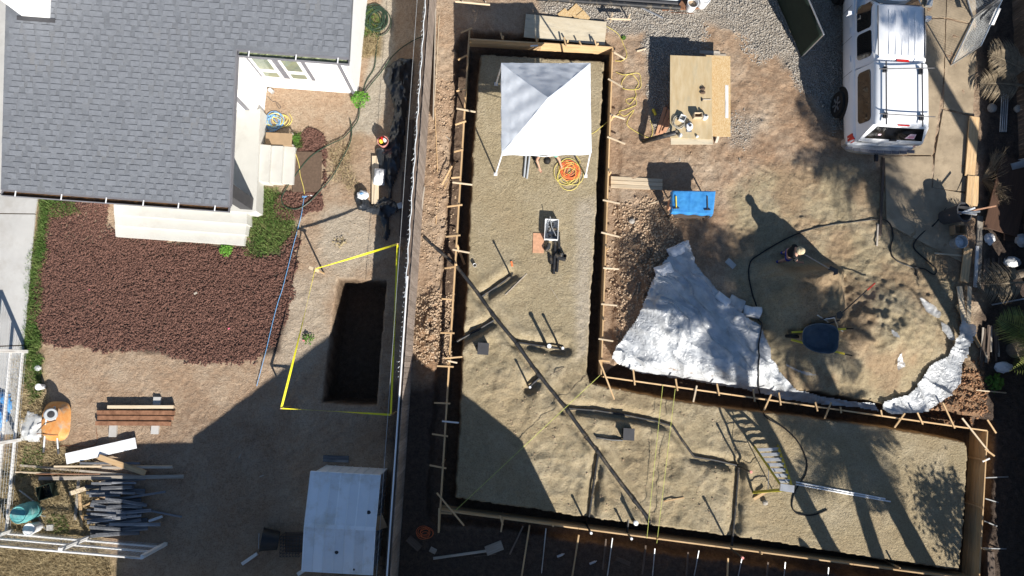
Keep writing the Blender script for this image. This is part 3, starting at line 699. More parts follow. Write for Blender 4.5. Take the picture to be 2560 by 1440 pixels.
for i, (u, v, wd) in enumerate(tabs):
    t = 0.008; d = ROW - .012
    if i < 300:
        o = bpy.data.objects.new('shingle', boxmesh(wd, d, t, 'shingle_tab'))
        W = RR.to_4x4(); W.translation = hp(u + wd / 2, v + d / 2 - .003, rz(v + d / 2)) + nrm * (.0115 + t / 2)
        link(o, roof, W)
    else: strip(rest, u, u + wd, v - .003, d, t, .0115)
tag(rest.build('shingles', 'shingle_tab', roof), kind='stuff')
# walls, following the plan under the roof
uMainE = uv(G(655, 245, 0.3))[0]; vWing = (uv(G(663, 218, 0))[1] + uv(G(898, 234, 0))[1]) / 2; uWingE = uv(G(899, 200, 0))[0]
vEntry = uv(G(610, 272, .6))[1]; vS = uv(G(190, 501, 0))[1]; uRec = uv(G(283, 508, 0))[0] + 0.7
PLAN = [(.35, vS), (uRec, vS), (uRec, vEntry), (uMainE, vEntry), (uMainE, vWing), (uWingE, vWing), (uWingE, VN), (.35, VN)]
mb = MB(); pts = [hp(u, v, 0) for u, v in PLAN]
mb.prism([(p.x, p.y) for p in pts], [0.0] * 8, [rz(v) - .15 for u, v in PLAN])
mb.build('wall', 'stucco', house)
mb = MB()
for (u0, u1, v0) in ((0, uE, 0), (uE, uW, vW)):
    mb.box(hp((u0 + u1) / 2, v0 - .012, rz(v0) - .09), (u1 - u0, .02, .17), Matrix((U, V, Z)).transposed())
mb.box(hp(uE + .012, vW / 2, rz(vW / 2) - .09), (.02, (vW) / slope.dot(V), .17), RR)
mb.build('fascia', 'trim_grey', house)
UVZ = Matrix((U, V, Z)).transposed()
def gutter(u0, u1, v0, mat, straps):
    z = rz(v0) - .03; mb = MB()
    for dv, w_, h_, dz in ((-.030, .008, .11, -.055), (-.150, .008, .11, -.055)): mb.box(hp((u0 + u1) / 2, v0 + dv, z + dz), (u1 - u0, w_, h_), UVZ)
    mb.box(hp((u0 + u1) / 2, v0 - .09, z - .112), (u1 - u0, .128, .008), UVZ)
    for uu in (u0 + .004, u1 - .004): mb.box(hp(uu, v0 - .09, z - .055), (.008, .112, .105), UVZ)
    g = mb.build('gutter', 'trim_grey', house)
    n = 60; V_ = []; F_ = []
    for i in range(n + 1):
        for j in range(4):
            V_.append(hp(u0 + .01 + (u1 - u0 - .02) * i / n, v0 - .144 + .108 * j / 3, z - .075 + .02 * random.random()))
    for i in range(n):
        for j in range(3): a = i * 4 + j; F_.append((a, a + 1, a + 5, a + 4))
    MB().add(V_, F_).build('gutter_debris', mat, g, fix=False)
    for s in straps: plank('gutter_strap', 'window_white', hp(s, v0 - .16, z + .004), hp(s, v0 - .02, z + .004), .03, .006, g)
gutter(0, uE, 0, 'gutter_rust', [uv(G(x, y, 2.87))[0] for x, y in ((40, 475), (155, 483), (267, 489), (360, 495), (448, 500), (539, 506))])
gutter(uE + .05, uW, vW, 'gutter_green', [uv(G(x, y, rz(vW)))[0] for x, y in ((622, 126), (740, 134), (845, 140))])
# wing windows and door, each vertical edge read off the wall plane
def wall_uz(px, py, v0):                                            # a pixel on a south-facing wall plane
    lo, hi = 0.0, 4.0
    for _ in range(40):
        m_ = (lo + hi) / 2
        if uv(G(px, py, m_))[1] > v0: lo = m_
        else: hi = m_
    return uv(G(px, py, lo))[0], lo
def wbox(name, u0, u1, z0, z1, v0, t, mat, parent, off=0.0):
    return MB().box(hp((u0 + u1) / 2, v0 - t / 2 - off, (z0 + z1) / 2), (u1 - u0, t, z1 - z0), UVZ).build(name, mat, parent)
uA, zA = wall_uz(653, 190, vWing); uB, zB = wall_uz(789, 199, vWing)
zb = (zA + zB) / 2; zt = zb + 1.45; um = (uA + uB) / 2
for (a, b) in ((uA, um), (um, uB)):
    wn = wbox('window', a + .002, b - .002, zb, zt, vWing, .03, 'trim_grey', house, .002)
    ia, ib = a + .09, b - .09
    zm = zb + .53
    for (z0, z1) in ((zb + .05, zm - .02), (zm + .02, zt - .06)):
        wbox('sash', ia, ib, z0, z1, vWing, .02, 'window_white', wn, .035)
        wbox('pane', ia + .09, ib - .09, z0 + .09, z1 - .09, vWing, .008, 'glass', wn, .056)
uD, zD = wall_uz(622, 271, vEntry)
dn = wbox('door', uD - 1.05, uD, .605, 2.72, vEntry, .03, 'trim_grey', house, .002)
wbox('door_panel', uD - .93, uD - .12, .61, 2.6, vEntry, .02, 'window_white', dn, .034)
wbox('pane', uD - .8, uD - .26, 1.0, 2.45, vEntry, .008, 'glass', dn, .056)
# downspout
p = hp(uWingE - .02, vWing - .05, 0)
MB().tube([hp(uWingE - .10, vWing - .06, .0), hp(uWingE - .10, vWing - .06, 2.7), hp(uWingE - .12, vW - .05, rz(vW) - .12)], .045, 8).build('downspout', 'trim_grey', house)
# chimney with black flashing
uc0, vc0 = on_roof(57, 42); uc1, vc1 = on_roof(127, 46)
vc = (vc0 + vc1) / 2
mb = MB(); mb.box(hp((uc0 + uc1) / 2, vc + .8, 4.0), (uc1 - uc0, 1.6, 2.4), UVZ); ch = mb.build('chimney', 'stucco', house)
MB().box(hp((uc0 + uc1) / 2, vc + .8, 5.25), (uc1 - uc0 + .1, 1.7, .1), UVZ).build('chimney_cap', 'concrete', ch)
MB().box(hp((uc0 + uc1) / 2, vc - .05, rz(vc - .05) + .02), (uc1 - uc0 + .24, .1, .03), RR).build('flashing', 'charcoal', ch)
# porch, column, steps
def quad_block(name, pxs, z0, z1, mat, parent): return MB().prism([(q.x, q.y) for q in [G(a, b, z1) for a, b in pxs]], z0, z1).build(name, mat, parent)
pp = [hp(*PLAN[1], .6), hp(*PLAN[2], .6)]
mb = MB()
q = [G(284, 507, .6), G(628, 531, .6), G(640, 527, .6), G(645, 400, .6), G(651, 271, .6)]
q = [(a.x, a.y) for a in q] + [(hp(uMainE - .01, vEntry - .004, 0).x, hp(uMainE - .01, vEntry - .004, 0).y), (hp(uRec + .004, vEntry - .004, 0).x, hp(uRec + .004, vEntry - .004, 0).y), (hp(uRec + .004, vS - .02, 0).x, hp(uRec + .004, vS - .02, 0).y), (hp(uv(q[0])[0], vS - .02, 0).x, hp(uv(q[0])[0], vS - .02, 0).y)]
mb.prism(q, -.05, .6); mb.build('porch_floor', 'step_concrete', house)
for k, (a, b, c_, d) in enumerate([((284, 509), (617, 532), (617, 560), (285, 536)), ((285, 534), (617, 558), (613, 587), (288, 563)), ((287, 561), (613, 585), (609, 613), (289, 591))]):
    z1 = .45 - .15 * k
    quad_block('step', [a, b, c_, d], -.05, z1, 'step_concrete', house)
for k, (a, b, c_, d) in enumerate([((641, 360), (677, 363), (671, 455), (637, 452)), ((675, 364), (708, 365), (702, 457), (669, 455)), ((706, 365), (738, 368), (733, 460), (700, 457))]):
    quad_block('step', [a, b, c_, d], -.05, .45 - .15 * k, 'step_concrete', house)
cse = G(631, 525, .6); u0, v0 = uv(cse)
MB().box(hp(u0 - .17, v0 + .165, 1.74), (.34, .33, 2.28), UVZ).build('column', 'charcoal', house)

# ------------------------------------------------------------------ board fence between the yards
FT, FB = 1.62, 0.0
f0 = G(1074, 0, FT); f1 = G(985, 1300, FT)
fd = (f1 - f0); fd.z = 0; fd.normalize(); fn = Vector((-fd.y, fd.x, 0))        # fn points east
if fn.x < 0: fn = -fn
fs = f0 - fd * 1.6; fs.z = 0; FLEN = (f1 - f0).length + 1.6 + 2.2
fence = thing('board_fence', fs + fd * 8, 'weathered grey board fence standing between the two yards', 'fence')
n = int(FLEN / .148)
for i in range(n):
    p = fs + fd * (.148 * i + .07); g = gz(p.x, p.y) - .03
    h = FT + random.uniform(-.02, .015)
    plank('board', 'fence_wood', p + Z * -.05, Vector((p.x, p.y, 0)) + Z * h, .142, .018, fence, up=fn)
for i in range(int(FLEN / 2.4) + 1):
    p = fs + fd * (2.4 * i + .05) - fn * .10
    plank('post', 'dark_wood', Vector((p.x, p.y, -.1)), Vector((p.x, p.y, 1.52)), .09, .09, fence, up=fn)
for zz in (.35, 1.30):
    for i in range(int(FLEN / 4.8) + 1):
        a = fs + fd * 4.8 * i - fn * .032; b = fs + fd * min(4.8 * (i + 1) - .01, FLEN) - fn * .032
        plank('rail', 'dark_wood', Vector((a.x, a.y, zz)), Vector((b.x, b.y, zz)), .038, .09, fence)
for i in range(int(FLEN / 4.8) + 1):
    a = fs + fd * 4.8 * i - fn * .075; b = fs + fd * min(4.8 * (i + 1) - .01, FLEN) - fn * .075
    plank('top_rail', 'dark_wood', Vector((a.x, a.y, 1.545)), Vector((b.x, b.y, 1.545)), .125, .035, fence)
# white light string and conduit along its top, a wire beside it
rl = MB(); pts = []; L = FLEN
t = 1.4
while t < 9.9:
    p = fs + fd * t - fn * (.115 + .012 * math.sin(t * 9)); pts.append(Vector((p.x, p.y, 1.585 + .008 * math.sin(t * 23)))); t += .06
rl.tube(pts, .012, 5)
t = 1.4
while t < 12.0:
    p = fs + fd * t - fn * .14; b = Vector((p.x, p.y, 1.58)); r = random.Random(int(t * 100)); dd = -fn * (.03 + .05 * r.random()) + fd * r.uniform(-.05, .05) - Z * (.05 + .25 * r.random())
    rl.tube([b, b + dd * .5 + fd * .02, b + dd], .007, 4); t += .13
tag(rl.build('light_string', 'rope_light'), 'white icicle light string hanging along the fence top', 'light string')
a = fs + fd * 9.3 - fn * .085; b = fs + fd * (FLEN - .1) - fn * .085
tag(MB().tube([Vector((a.x, a.y, 1.585)), Vector((b.x, b.y, 1.585))], .022, 8).build('conduit', 'white_pvc'), 'straight white conduit pipe lying on the lower half of the fence rail', 'pipe')
tag(MB().tube([Vector((*(fs + fd * s - fn * .36).xy, 1.5 - .0006 * (s - 8) ** 2 * 0)) for s in (0, 4, 8, 12, 17)], .006, 5).build('guy_wire', 'galv'), 'thin pale wire strung along the west side of the board fence', 'wire')
# two leaning boards and the kick boards on the east foot of the fence
for k, (a, b) in enumerate([((1090, 30), (1084, 300)), ((1062, 470), (1042, 640)), ((1048, 640), (1040, 705)), ((1033, 745), (1018, 905))]):
    plank('kick_board', 'old_wood', GP(*a) + Z * .11, GP(*b) + Z * .11, .018, .2, fence)

# ------------------------------------------------------------------ caution tape on four stakes round the pit
TS = {}
for nm, (px, py), h in (('a', (788, 672), 1.0), ('b', (994, 610), 1.15), ('c', (703, 1021), .85), ('d', (977, 1037), .95)):
    top = G(px, py, h); base = down(top); TS[nm] = top
    lab = {'a': 'pale wooden stake at the upper left corner of the caution tape', 'b': 'wooden stake by the fence at the upper right tape corner', 'c': 'wooden stake at the lower left corner of the caution tape', 'd': 'wooden stake by the fence at the lower right tape corner'}[nm]
    plank('stake', 'form_wood', Vector((top.x, top.y, base.z - .1)), Vector((top.x, top.y, h + .03)), .04, .04, label=lab, cat='stake', group='stakes holding the caution tape')
plank('cross_stake', 'pale_wood', G(772, 668, .95), G(797, 678, .95), .09, .02, label='short pale board nailed on the upper left tape stake', cat='board')
def tape(name, a, b, label, sag=.05, tw=3.0, z=None):
    n = 40; V_ = []; F_ = []
    d = (b - a); side = Vector((-d.y, d.x, 0)).normalized()
    for i in range(n + 1):
        t = i / n; c_ = a + d * t - Z * sag * 4 * t * (1 - t); an = tw * math.sin(t * 3 + a.x) * .35 + .4
        o_ = (Z * math.sin(an) + side * math.cos(an)) * .028
        V_ += [c_ - o_, c_ + o_]
    for i in range(n): F_.append((2 * i, 2 * i + 1, 2 * i + 3, 2 * i + 2))
    o = MB().add(V_, F_).build(name, 'tape_yellow', fix=False); o.data.materials.append(MATS['black_plastic'])
    m = o.modifiers.new('thick', 'SOLIDIFY'); m.thickness = .002
    return tag(o, label, 'caution tape', 'caution tape round the pit')
tape('caution_tape', TS['a'], TS['b'], 'yellow caution tape along the top side of the pit')
tape('caution_tape', TS['a'], TS['c'], 'yellow caution tape along the sunny left side of the pit')
tape('caution_tape', TS['c'], TS['d'], 'yellow caution tape along the shaded bottom side of the pit')
tp = tape('caution_tape', TS['b'], TS['d'], 'yellow lettered caution tape along the fence side of the pit', .03, .3)
# black lettering on that tape
mid = (TS['b'] + TS['d']) / 2; W = frame(TS['d'] - TS['b']).to_4x4(); W.translation = mid - Z * .02
lettering('CAUTION  CAUTION  CAUTION  CAUTION  CAUTION', .06, 'black_plastic', W, tp)

# ------------------------------------------------------------------ white metal shed
shed_r = [G(778, 1178, 1.5), G(951, 1188, 1.5), G(934, 1438, 1.5), G(757, 1426, 1.5)]
sx = (shed_r[1] - shed_r[0]).normalized(); sy = Vector((-sx.y, sx.x, 0))
SW = (shed_r[1] - shed_r[0]).length; SD = ((shed_r[0] - shed_r[3]).length + (shed_r[1] - shed_r[2]).length) / 2
so_ = shed_r[0]
SR = Matrix((sx, sy, Z)).transposed()
def spt(u, v, z): q = so_ + sx * u - sy * v; return Vector((q.x, q.y, z))
shed = thing('shed', spt(SW / 2, SD / 2, 0), 'small white ribbed metal shed with rust holes beside the fence', 'shed')
i_ = .06
for (a, b, nm) in (((i_, i_), (SW - i_, i_), 'n'), ((SW - i_, i_), (SW - i_, SD - i_), 'e'), ((i_, SD - i_), (SW - i_, SD - i_), 's'), ((i_, i_), (i_, SD - i_), 'w')):
    A = spt(*a, 0); B = spt(*b, 0); ln = (B - A).length; nseg = int(ln / .22)
    mb = MB(); mb.beam(A + Z * .74, B + Z * .74, .015, 1.48)
    wall_o = mb.build('wall', 'shed_white', shed)
    for k in range(nseg + 1):
        p = A + (B - A) * (k / nseg); out = (p - spt(SW / 2, SD / 2, 0)); nn_ = Vector((-(B - A).y, (B - A).x, 0)).normalized(); nn_ = nn_ if nn_.dot(out) > 0 else -nn_
        plank('rib', 'shed_white', p + nn_ * .014 + Z * .02, p + nn_ * .014 + Z * 1.46, .03, .014, wall_o)
npan = 7; ZR = 1.66
for half in (0, 1):
    for k in range(npan):
        u0 = SW * k / npan; u1 = SW * (k + 1) / npan
        if half == 0: a = spt((u0 + u1) / 2, 0, 1.5); b = spt((u0 + u1) / 2, SD * .53, ZR)
        else: a = spt((u0 + u1) / 2, SD * .53, ZR); b = spt((u0 + u1) / 2, SD, 1.5)
        plank('roof_panel', 'shed_white', a, b, u1 - u0 - .004, .012, shed)
        if k: 
            off = sx * (-(u1 - u0) / 2) + Z * .012
            plank('roof_rib', 'shed_white', a + off, b + off, .022, .03, shed)
plank('ridge_cap', 'shed_white', spt(-.01, SD * .53, ZR + .012), spt(SW + .01, SD * .53, ZR + .012), .1, .014, shed)
for (v, z) in ((0, 1.497), (SD, 1.497)): plank('eave_trim', 'shed_white', spt(-.01, v, z), spt(SW + .01, v, z), .02, .05, shed)
for u in (-.006, SW + .006):
    plank('rake_trim', 'shed_white', spt(u, 0, 1.51), spt(u, SD * .53, ZR + .006), .02, .05, shed); plank('rake_trim', 'shed_white', spt(u, SD * .53, ZR + .006), spt(u, SD, 1.51), .02, .05, shed)
for (px, py, r) in ((922, 1281, .055), (841, 1381, .05), (883, 1426, .03)):
    c_ = G(px, py, 1.6); u = (c_ - so_).dot(sx); v = -(c_ - so_).dot(sy); z = 1.5 + (ZR - 1.5) * (v / (SD * .53) if v < SD * .53 else (SD - v) / (SD * .47))
    mb = MB(); mb.lathe([(r, 0), (r * .7, .004)], 9, spt(u, v, z + .008)); mb.build('rust_hole', 'dark_metal', shed)
plank('loose_flap', 'cardboard', spt(SW - .02, SD * .42, 1.48), spt(SW + .12, SD * .56, 1.30), .3, .01, shed)
# things round the shed
plank('dark_board', 'deck_grey', GP(808, 1146, .02), GP(872, 1148, .02), .18, .03, label='flat dark board lying just behind the white shed', cat='board')
plank('fence_post_board', 'worn_white', G(605, 1410, .04) , G(643, 1384, .04), .09, .05, label='short white painted board on the shaded ground left of the shed', cat='board')
plank('fence_post_board', 'worn_white', G(744, 1436, .4), G(762, 1424, .4), .1, .06, label='white board end poking out under the shed corner', cat='board')
cr = thing('wire_crate', GP(732, 1355), 'dark wire crate leaning on the left wall of the shed', 'crate')
mb = MB(); a = GP(715, 1330); b = GP(760, 1380)
for k in range(7):
    t = k / 6; x = a.x + (b.x - a.x) * t; y = a.y + (b.y - a.y) * t
    mb.beam((x, a.y, .5), (x, b.y, .5), .012, .012); mb.beam((a.x, y, .5), (b.x, y, .5), .012, .012)
    mb.beam((x, b.y, .0), (x, b.y, .5), .01, .01); mb.beam((a.x, y, 0), (a.x, y, .5), .01, .01)
mb.build('wire_grid', 'dark_metal', cr); MB().box(((a.x + b.x) / 2, (a.y + b.y) / 2, .04), (abs(b.x - a.x), abs(b.y - a.y), .03)).build('base', 'dark_wood', cr)
tb = thing('tipped_tub', GP(680, 1350), 'tipped dark tub lying between the shed and white board', 'tub')
c_ = GP(678, 1350, .25); Rt = frame(Vector((-1, .15, .25))) @ Matrix.Rotation(math.pi / 2, 3, 'Y')
MB().lathe([(.24, -.2), (.30, .22), (.32, .22), (.32, .25), (.28, .25), (.22, -.16), (0.01, -.16)], 18, c_, Rt, close=False).build('body', 'black_plastic', tb, True)
plank('handle', 'galv', c_ + Vector((-.3, .2, .1)), c_ + Vector((-.3, -.2, .1)), .02, .02, tb)

# ------------------------------------------------------------------ timber formwork round the L-shaped pad
def run(name, a, b, label, layers=2, mat='form_wood', zt=.25, hb=.235):
    a = Vector(a); b = Vector(b); a.z = b.z = 0
    t = thing(name, (a + b) / 2, label, 'formwork', 'formwork round the sand pad')
    L = (b - a).length; n = max(1, int(round(L / 3.9))); d = (b - a) / L
    for l in range(layers):
        off = (.5 if l else 0)
        cuts = [0] + [(i + off) * L / n for i in range(0 if off else 1, n)] + [L]
        for s, e in zip(cuts[:-1], cuts[1:]):
            z = zt - hb / 2 - l * (hb + .006)
            plank('form_board', mat, a + d * (s + .003) + Z * z, a + d * (e - .003) + Z * z, .04, hb, t)
    return t
A, B, C, D, E, F = (FORM[k] for k in 'ABCDEF')
r_n = run('formwork', A, B, 'north end of the timber formwork above the canopy tent')
r_i = run('formwork', B, C, 'long timber formwork side running beside the plywood table and plastic sheet')
r_m = run('formwork', C + Vector((.05, -.05, 0)), D, 'timber formwork side running below the plastic covered heap', 2)
r_e = run('formwork', D, E, 'tall timber formwork end at the far right of the pad', 3)
ext = (E - F).normalized()
r_s = run('formwork', F, E + ext * .3, 'long timber formwork side along the bottom of the pad', 3)
wd_ = (F - A).normalized()
r_w = run('formwork', A - wd_ * .35, F + wd_ * .6, 'timber formwork side facing the board fence', 1)
def ties(t, lst, mat='form_wood', z=.285, w=.045, th=.03, dz=.04):
    for q in lst:
        a = G(q[0], q[1], z); b = G(q[2], q[3], z + random.uniform(-.02, .02))
        plank('brace', q[4] if len(q) > 4 else mat, a, b, w, th, t)
def stakes(t, lst, mat='form_wood', z=.40):
    for q in lst:
        p = G(q[0], q[1], z); b = down(p)
        plank('stake', mat, Vector((p.x, p.y, b.z - .08)), Vector((p.x, p.y, z)), .045, .03, t)
ties(r_w, [(1145, 150, 1167, 138), (1141, 228, 1166, 221), (1141, 271, 1189, 280, 'pale_wood'), (1138, 312, 1165, 303), (1135, 380, 1158, 374), (1128, 445, 1150, 443), (1131, 456, 1181, 462, 'pale_wood'), (1117, 517, 1156, 512),
           (1114, 592, 1151, 588), (1131, 624, 1174, 632, 'pale_wood'), (1111, 671, 1138, 667), (1104, 747, 1130, 749), (1101, 832, 1136, 833), (1112, 896, 1156, 892), (1118, 902, 1143, 907, 'pale_wood'), (1092, 915, 1134, 917),
           (1085, 1007, 1126, 1009), (1105, 1053, 1147, 1057, 'worn_white'), (1080, 1085, 1120, 1091), (1074, 1163, 1116, 1171), (1105, 462, 1130, 415)])
ties(r_i, [(1535, 131, 1562, 147), (1520, 197, 1557, 218), (1527, 287, 1563, 298), (1518, 342, 1563, 360), (1507, 500, 1550, 509), (1503, 581, 1548, 592), (1508, 670, 1547, 673), (1503, 760, 1543, 764), (1496, 847, 1533, 853)], 'pale_wood')
ties(r_m, [(1498, 900, 1536, 999), (1500, 901, 1524, 904), (1583, 924, 1587, 963), (1689, 947, 1694, 977), (1742, 964, 1733, 1005, 'pale_wood'), (1792, 959, 1798, 989), (1883, 973, 1887, 1004), (1928, 986, 1910, 1025), (1947, 981, 1952, 1013), (2038, 1005, 2044, 1028),
           (2078, 1006, 2061, 1047), (2101, 1017, 2103, 1033), (2202, 1025, 2205, 1041), (2262, 1033, 2236, 1069), (2293, 1031, 2307, 1061), (2357, 1007, 2387, 1071), (2405, 1045, 2474, 1132, 'pale_wood'), (2468, 1049, 2490, 1083)])
ties(r_n, [(1252, 82, 1256, 98), (1339, 90, 1342, 104), (1410, 93, 1415, 116), (1448, 103, 1453, 113), (1487, 100, 1491, 116), (1152, 82, 1180, 70), (1326, 115, 1345, 114, 'worn_white')])
ties(r_s, [(1092, 1232, 1160, 1314), (1098, 1270, 1096, 1332), (1250, 1290, 1257, 1312), (1100, 1282, 1130, 1284)])
ties(r_s, [(1308, 1315, 1274, 1386, 'dark_wood'), (1324, 1313, 1304, 1440), (1447, 1337, 1429, 1450), (1515, 1347, 1507, 1424, 'dark_wood'), (1614, 1363, 1606, 1436, 'dark_wood'), (1720, 1380, 1715, 1450, 'dark_wood'), (1820, 1395, 1818, 1450), (1920, 1405, 1915, 1460, 'dark_wood'), (1258, 1296, 1252, 1330)], z=.12)
for q in [(1365, 1321, 1352, 1450), (1531, 1345, 1517, 1450), (1637, 1371, 1630, 1450), (1747, 1376, 1733, 1450), (1855, 1392, 1843, 1450), (1963, 1405, 1957, 1460), (2071, 1418, 2067, 1460)]:
    a = G(q[0], q[1], .2); b = G(q[2], q[3], -.05)
    MB().tube([a, (a + b) / 2 + Z * .02, b], [.02, .013, .02], 6).build('steel_kicker', 'galv', r_s)
ties(r_e, [(2456, 1154, 2474, 1146, 'worn_white'), (2462, 1122, 2486, 1140, 'form_wood'), (2458, 1372, 2478, 1374)])
for q in [(2460, 1194, 2520, 1192), (2463, 1246, 2496, 1256), (2460, 1302, 2492, 1315), (2455, 1370, 2515, 1372)]:
    MB().tube([G(q[0], q[1], .1), G(q[2], q[3], .02)], .018, 6).build('steel_kicker', 'galv', r_e)
plank('end_board', 'dark_wood', G(2468, 1376, .0), G(2470, 1440, .0), .2, .3, r_e)
stakes(r_i, [(1533, 290), (1527, 430), (1521, 620), (1512, 800)], z=.34); stakes(r_n, [(1258, 90), (1345, 95), (1420, 100), (1495, 108)], z=.34)
stakes(r_s, [(1257, 1299), (1383, 1316), (1645, 1348), (1905, 1385), (2250, 1420)], z=.38)
stakes(r_w, [(1168, 138), (1140, 660), (1120, 910), (1106, 1160)], z=.36); stakes(r_e, [(2462, 1150), (2458, 1270)], z=.33)
# string lines across the pad
for nm, a, b, lab in (('string_line', (1657, 962), (1617, 1346), 'left of the two yellow string lines crossing the pad'), ('string_line', (1688, 972), (1642, 1358), 'right of the two yellow string lines crossing the pad'),
                      ('string_line', (1500, 938), (1140, 1275), 'yellow string line running diagonally to the lower left pad corner')):
    tag(MB().tube([G(*a, .27), G(*b, .27)], .007, 5).build(nm, 'string_yellow'), lab, 'string', 'yellow string lines')

# ------------------------------------------------------------------ drain plumbing laid in the pad
def gl(ln, dz): return [GP(a, b, dz) for a, b in ln]
def pipeline(name, ln, r, label, mat='abs_pipe', couplings=(), dz=None):
    t = thing(name, GP(*ln[0]), label, 'pipe', 'drain pipes laid in the sand pad')
    pz = (.0 if len(ln) > 10 else -.035) + r
    pts = [G(a, b, pz) for a, b in ln]
    MB().tube(pts, r, 10).build('pipe', mat, t, True)
    for k in couplings:
        i = min(int(k), len(pts) - 2); p = pts[i].lerp(pts[i + 1], k - i); d = (pts[i + 1] - pts[i]).normalized()
        MB().tube([p - d * .05, p + d * .05], r * 1.28, 10).build('coupling', mat, t, True)
    return t
main = pipeline('drain_pipe', MAIN, .052, 'long black main drain pipe crossing the pad diagonally', couplings=(2.1, 3.9, 5.1, 6.0, 7.1, 8.0, 9.0, 10.5))
p = GP(1622, 1300, .05); MB().tube([p, p + Vector((.02, -.12, -.06)), p + Vector((.02, -.2, -.45))], .055, 10).build('elbow', 'abs_pipe', main, True)
BL = ['black branch pipe near the crate ending at an upright stub', 'black branch pipe angling toward the board fence', 'black branch pipe with two white capped uprights', 'very short black branch pipe with one small white cap',
      'long dark branch pipe bending toward the step ladder', 'straight branch pipe running down to the bottom formwork', 'straight dark pipe running down below the step ladder']
bt = []
for ln, lb in zip(BR, BL): bt.append(pipeline('branch_pipe', ln, .036, lb, couplings=(.12, .9)))
def stub(t, cap, z, r=.03, capm='white_pvc', base=None, rc=None):
    top = G(*cap, z); b = down(top) if base is None else base
    MB().tube([Vector((top.x, top.y, b.z - .02)), top - Z * .03], r, 10).build('riser', 'abs_pipe', t, True)
    MB().lathe([(r * 1.05, -.05), (rc or r * 1.35, -.045), (rc or r * 1.35, 0), ((rc or r * 1.35) * .85, .008)], 14, top).build('cap', capm, t, True)
stub(bt[2], (1373, 865), .78, .045); stub(bt[2], (1407, 870), .80, .03); stub(bt[3], (1325, 968), .70, .026); stub(bt[0], (1280, 683), .85, .024, 'abs_pipe')
stub(bt[5], (1478, 1333), .76, .028); stub(bt[6], (1857, 1395), 1.1, .028, 'pink_plastic'); stub(bt[4], (1878, 1180), 1.0, .028, 'pink_plastic')
vt = thing('vent_riser', GP(1560, 1300), 'upright black pipes with a large and a small white cap at the bottom pad edge', 'pipe', 'drain pipes laid in the sand pad')
stub(vt, (1590, 1308), .54, .05); stub(vt, (1579, 1347), .62, .028)
MB().tube([G(1590, 1296, .1), G(1571, 1294, .1), G(1568, 1330, .08), G(1571, 1336, .06)], .032, 8).build('pipe', 'abs_pipe', vt, True)
for (cx, cy, pa, lb) in ((1208, 872, [(1130, 853), (1150, 858), (1196, 865)], 'grey square drain box near the left formwork'), (1572, 1086, [(1490, 1093), (1530, 1099), (1556, 1100)], 'grey square drain box in the middle of the bottom pad')):
    t = thing('drain_box', GP(cx, cy), lb, 'drain box', 'square drain boxes on the pad')
    c_ = G(cx, cy, .36); g = down(c_); R_ = Matrix.Rotation(math.radians(-4), 3, 'Z')
    mb = MB(); mb.box((c_.x, c_.y, (g.z + .36) / 2), (.27, .29, .36 - g.z), R_); mb.build('body', 'abs_pipe', t)
    MB().box((c_.x, c_.y, .365), (.31, .33, .02), R_).build('lid', 'charcoal', t)
    MB().tube([GP(*q, .05) for q in pa], .035, 8).build('pipe', 'abs_pipe', t, True)

# ------------------------------------------------------------------ canopy tent
tc = [G(1253, 157, 2.1), G(1476, 157, 2.1), G(1479, 381, 2.1), G(1254, 383, 2.1)]
apex = (tc[0] + tc[1] + tc[2] + tc[3]) / 4; apex.z = 2.8
tent = thing('canopy_tent', down(apex), 'white square pop-up canopy tent standing on the sand pad', 'canopy tent')
mb = MB(); NQ = 26
rr_ = random.Random(2)
for s in range(4):
    a = tc[s]; b = tc[(s + 1) % 4]; V_ = []; F_ = []; ids = {}
    for i in range(NQ + 1):
        for j in range(NQ + 1 - i):
            u = i / NQ; v = j / NQ; w_ = 1 - u - v
            p = apex * u + a * v + b * w_
            e = 4 * v * w_
            sag = -.16 * u * (1 - u) * 1.2 - .03 * e * (1 - u)
            wr = .022 * math.sin((v - w_) * 16 + u * 5 + s) * u * (1 - u) * 2.2 + .02 * (1 - abs(float(fbm(p.x * 1.4 + p.y + s * 3, p.y * .5 - p.x * .5, .3, 3, 4))) * 2.5) * min(1, 6 * v * w_ * 4)
            ids[i, j] = len(V_); V_.append(p + Z * (sag + wr))
    for i in range(NQ):
        for j in range(NQ - i):
            F_.append((ids[i, j], ids[i + 1, j], ids[i, j + 1]))
            if j < NQ - i - 1: F_.append((ids[i + 1, j], ids[i + 1, j + 1], ids[i, j + 1]))
    mb.add(V_, F_)
    # valance
    V_ = []; F_ = []
    for j in range(NQ + 1):
        v = j / NQ; p = a * v + b * (1 - v) + Z * (-.03 * 4 * v * (1 - v)); o_ = ((a + b) / 2 - apex); o_.z = 0; o_.normalize()
        V_ += [p, p - Z * .17 + o_ * (.012 * math.sin(v * 21 + s) + .008)]
    for j in range(NQ): F_.append((2 * j, 2 * j + 1, 2 * j + 3, 2 * j + 2))
    mb.add(V_, F_)
cn = mb.build('canopy', 'canopy_white', tent, True, fix=False)
feet = [G(1240, 213), G(1464, 214), G(1463, 442), G(1239, 437)]
for f_, c_ in zip(feet, tc):
    f_ = down(f_); top = c_ * .98 + apex * .02; top.z = 2.06
    MB().beam(f_, top, .036, .036).build('leg', 'white_paint', tent)
    MB().box(f_ + Z * .008, (.1, .1, .012)).build('foot_plate', 'white_paint', tent)
for s in range(4):
    a = tc[s] - Z * .08; b = tc[(s + 1) % 4] - Z * .08; m_ = (a + b) / 2 - Z * .25
    MB().tube([a.lerp(apex, .03), m_, b.lerp(apex, .03)], .011, 5).build('truss_bar', 'white_paint', tent)
    MB().tube([tc[s].lerp(apex, .03) - Z * .07, apex - Z * .09], .011, 5).build('roof_bar', 'white_paint', tent)

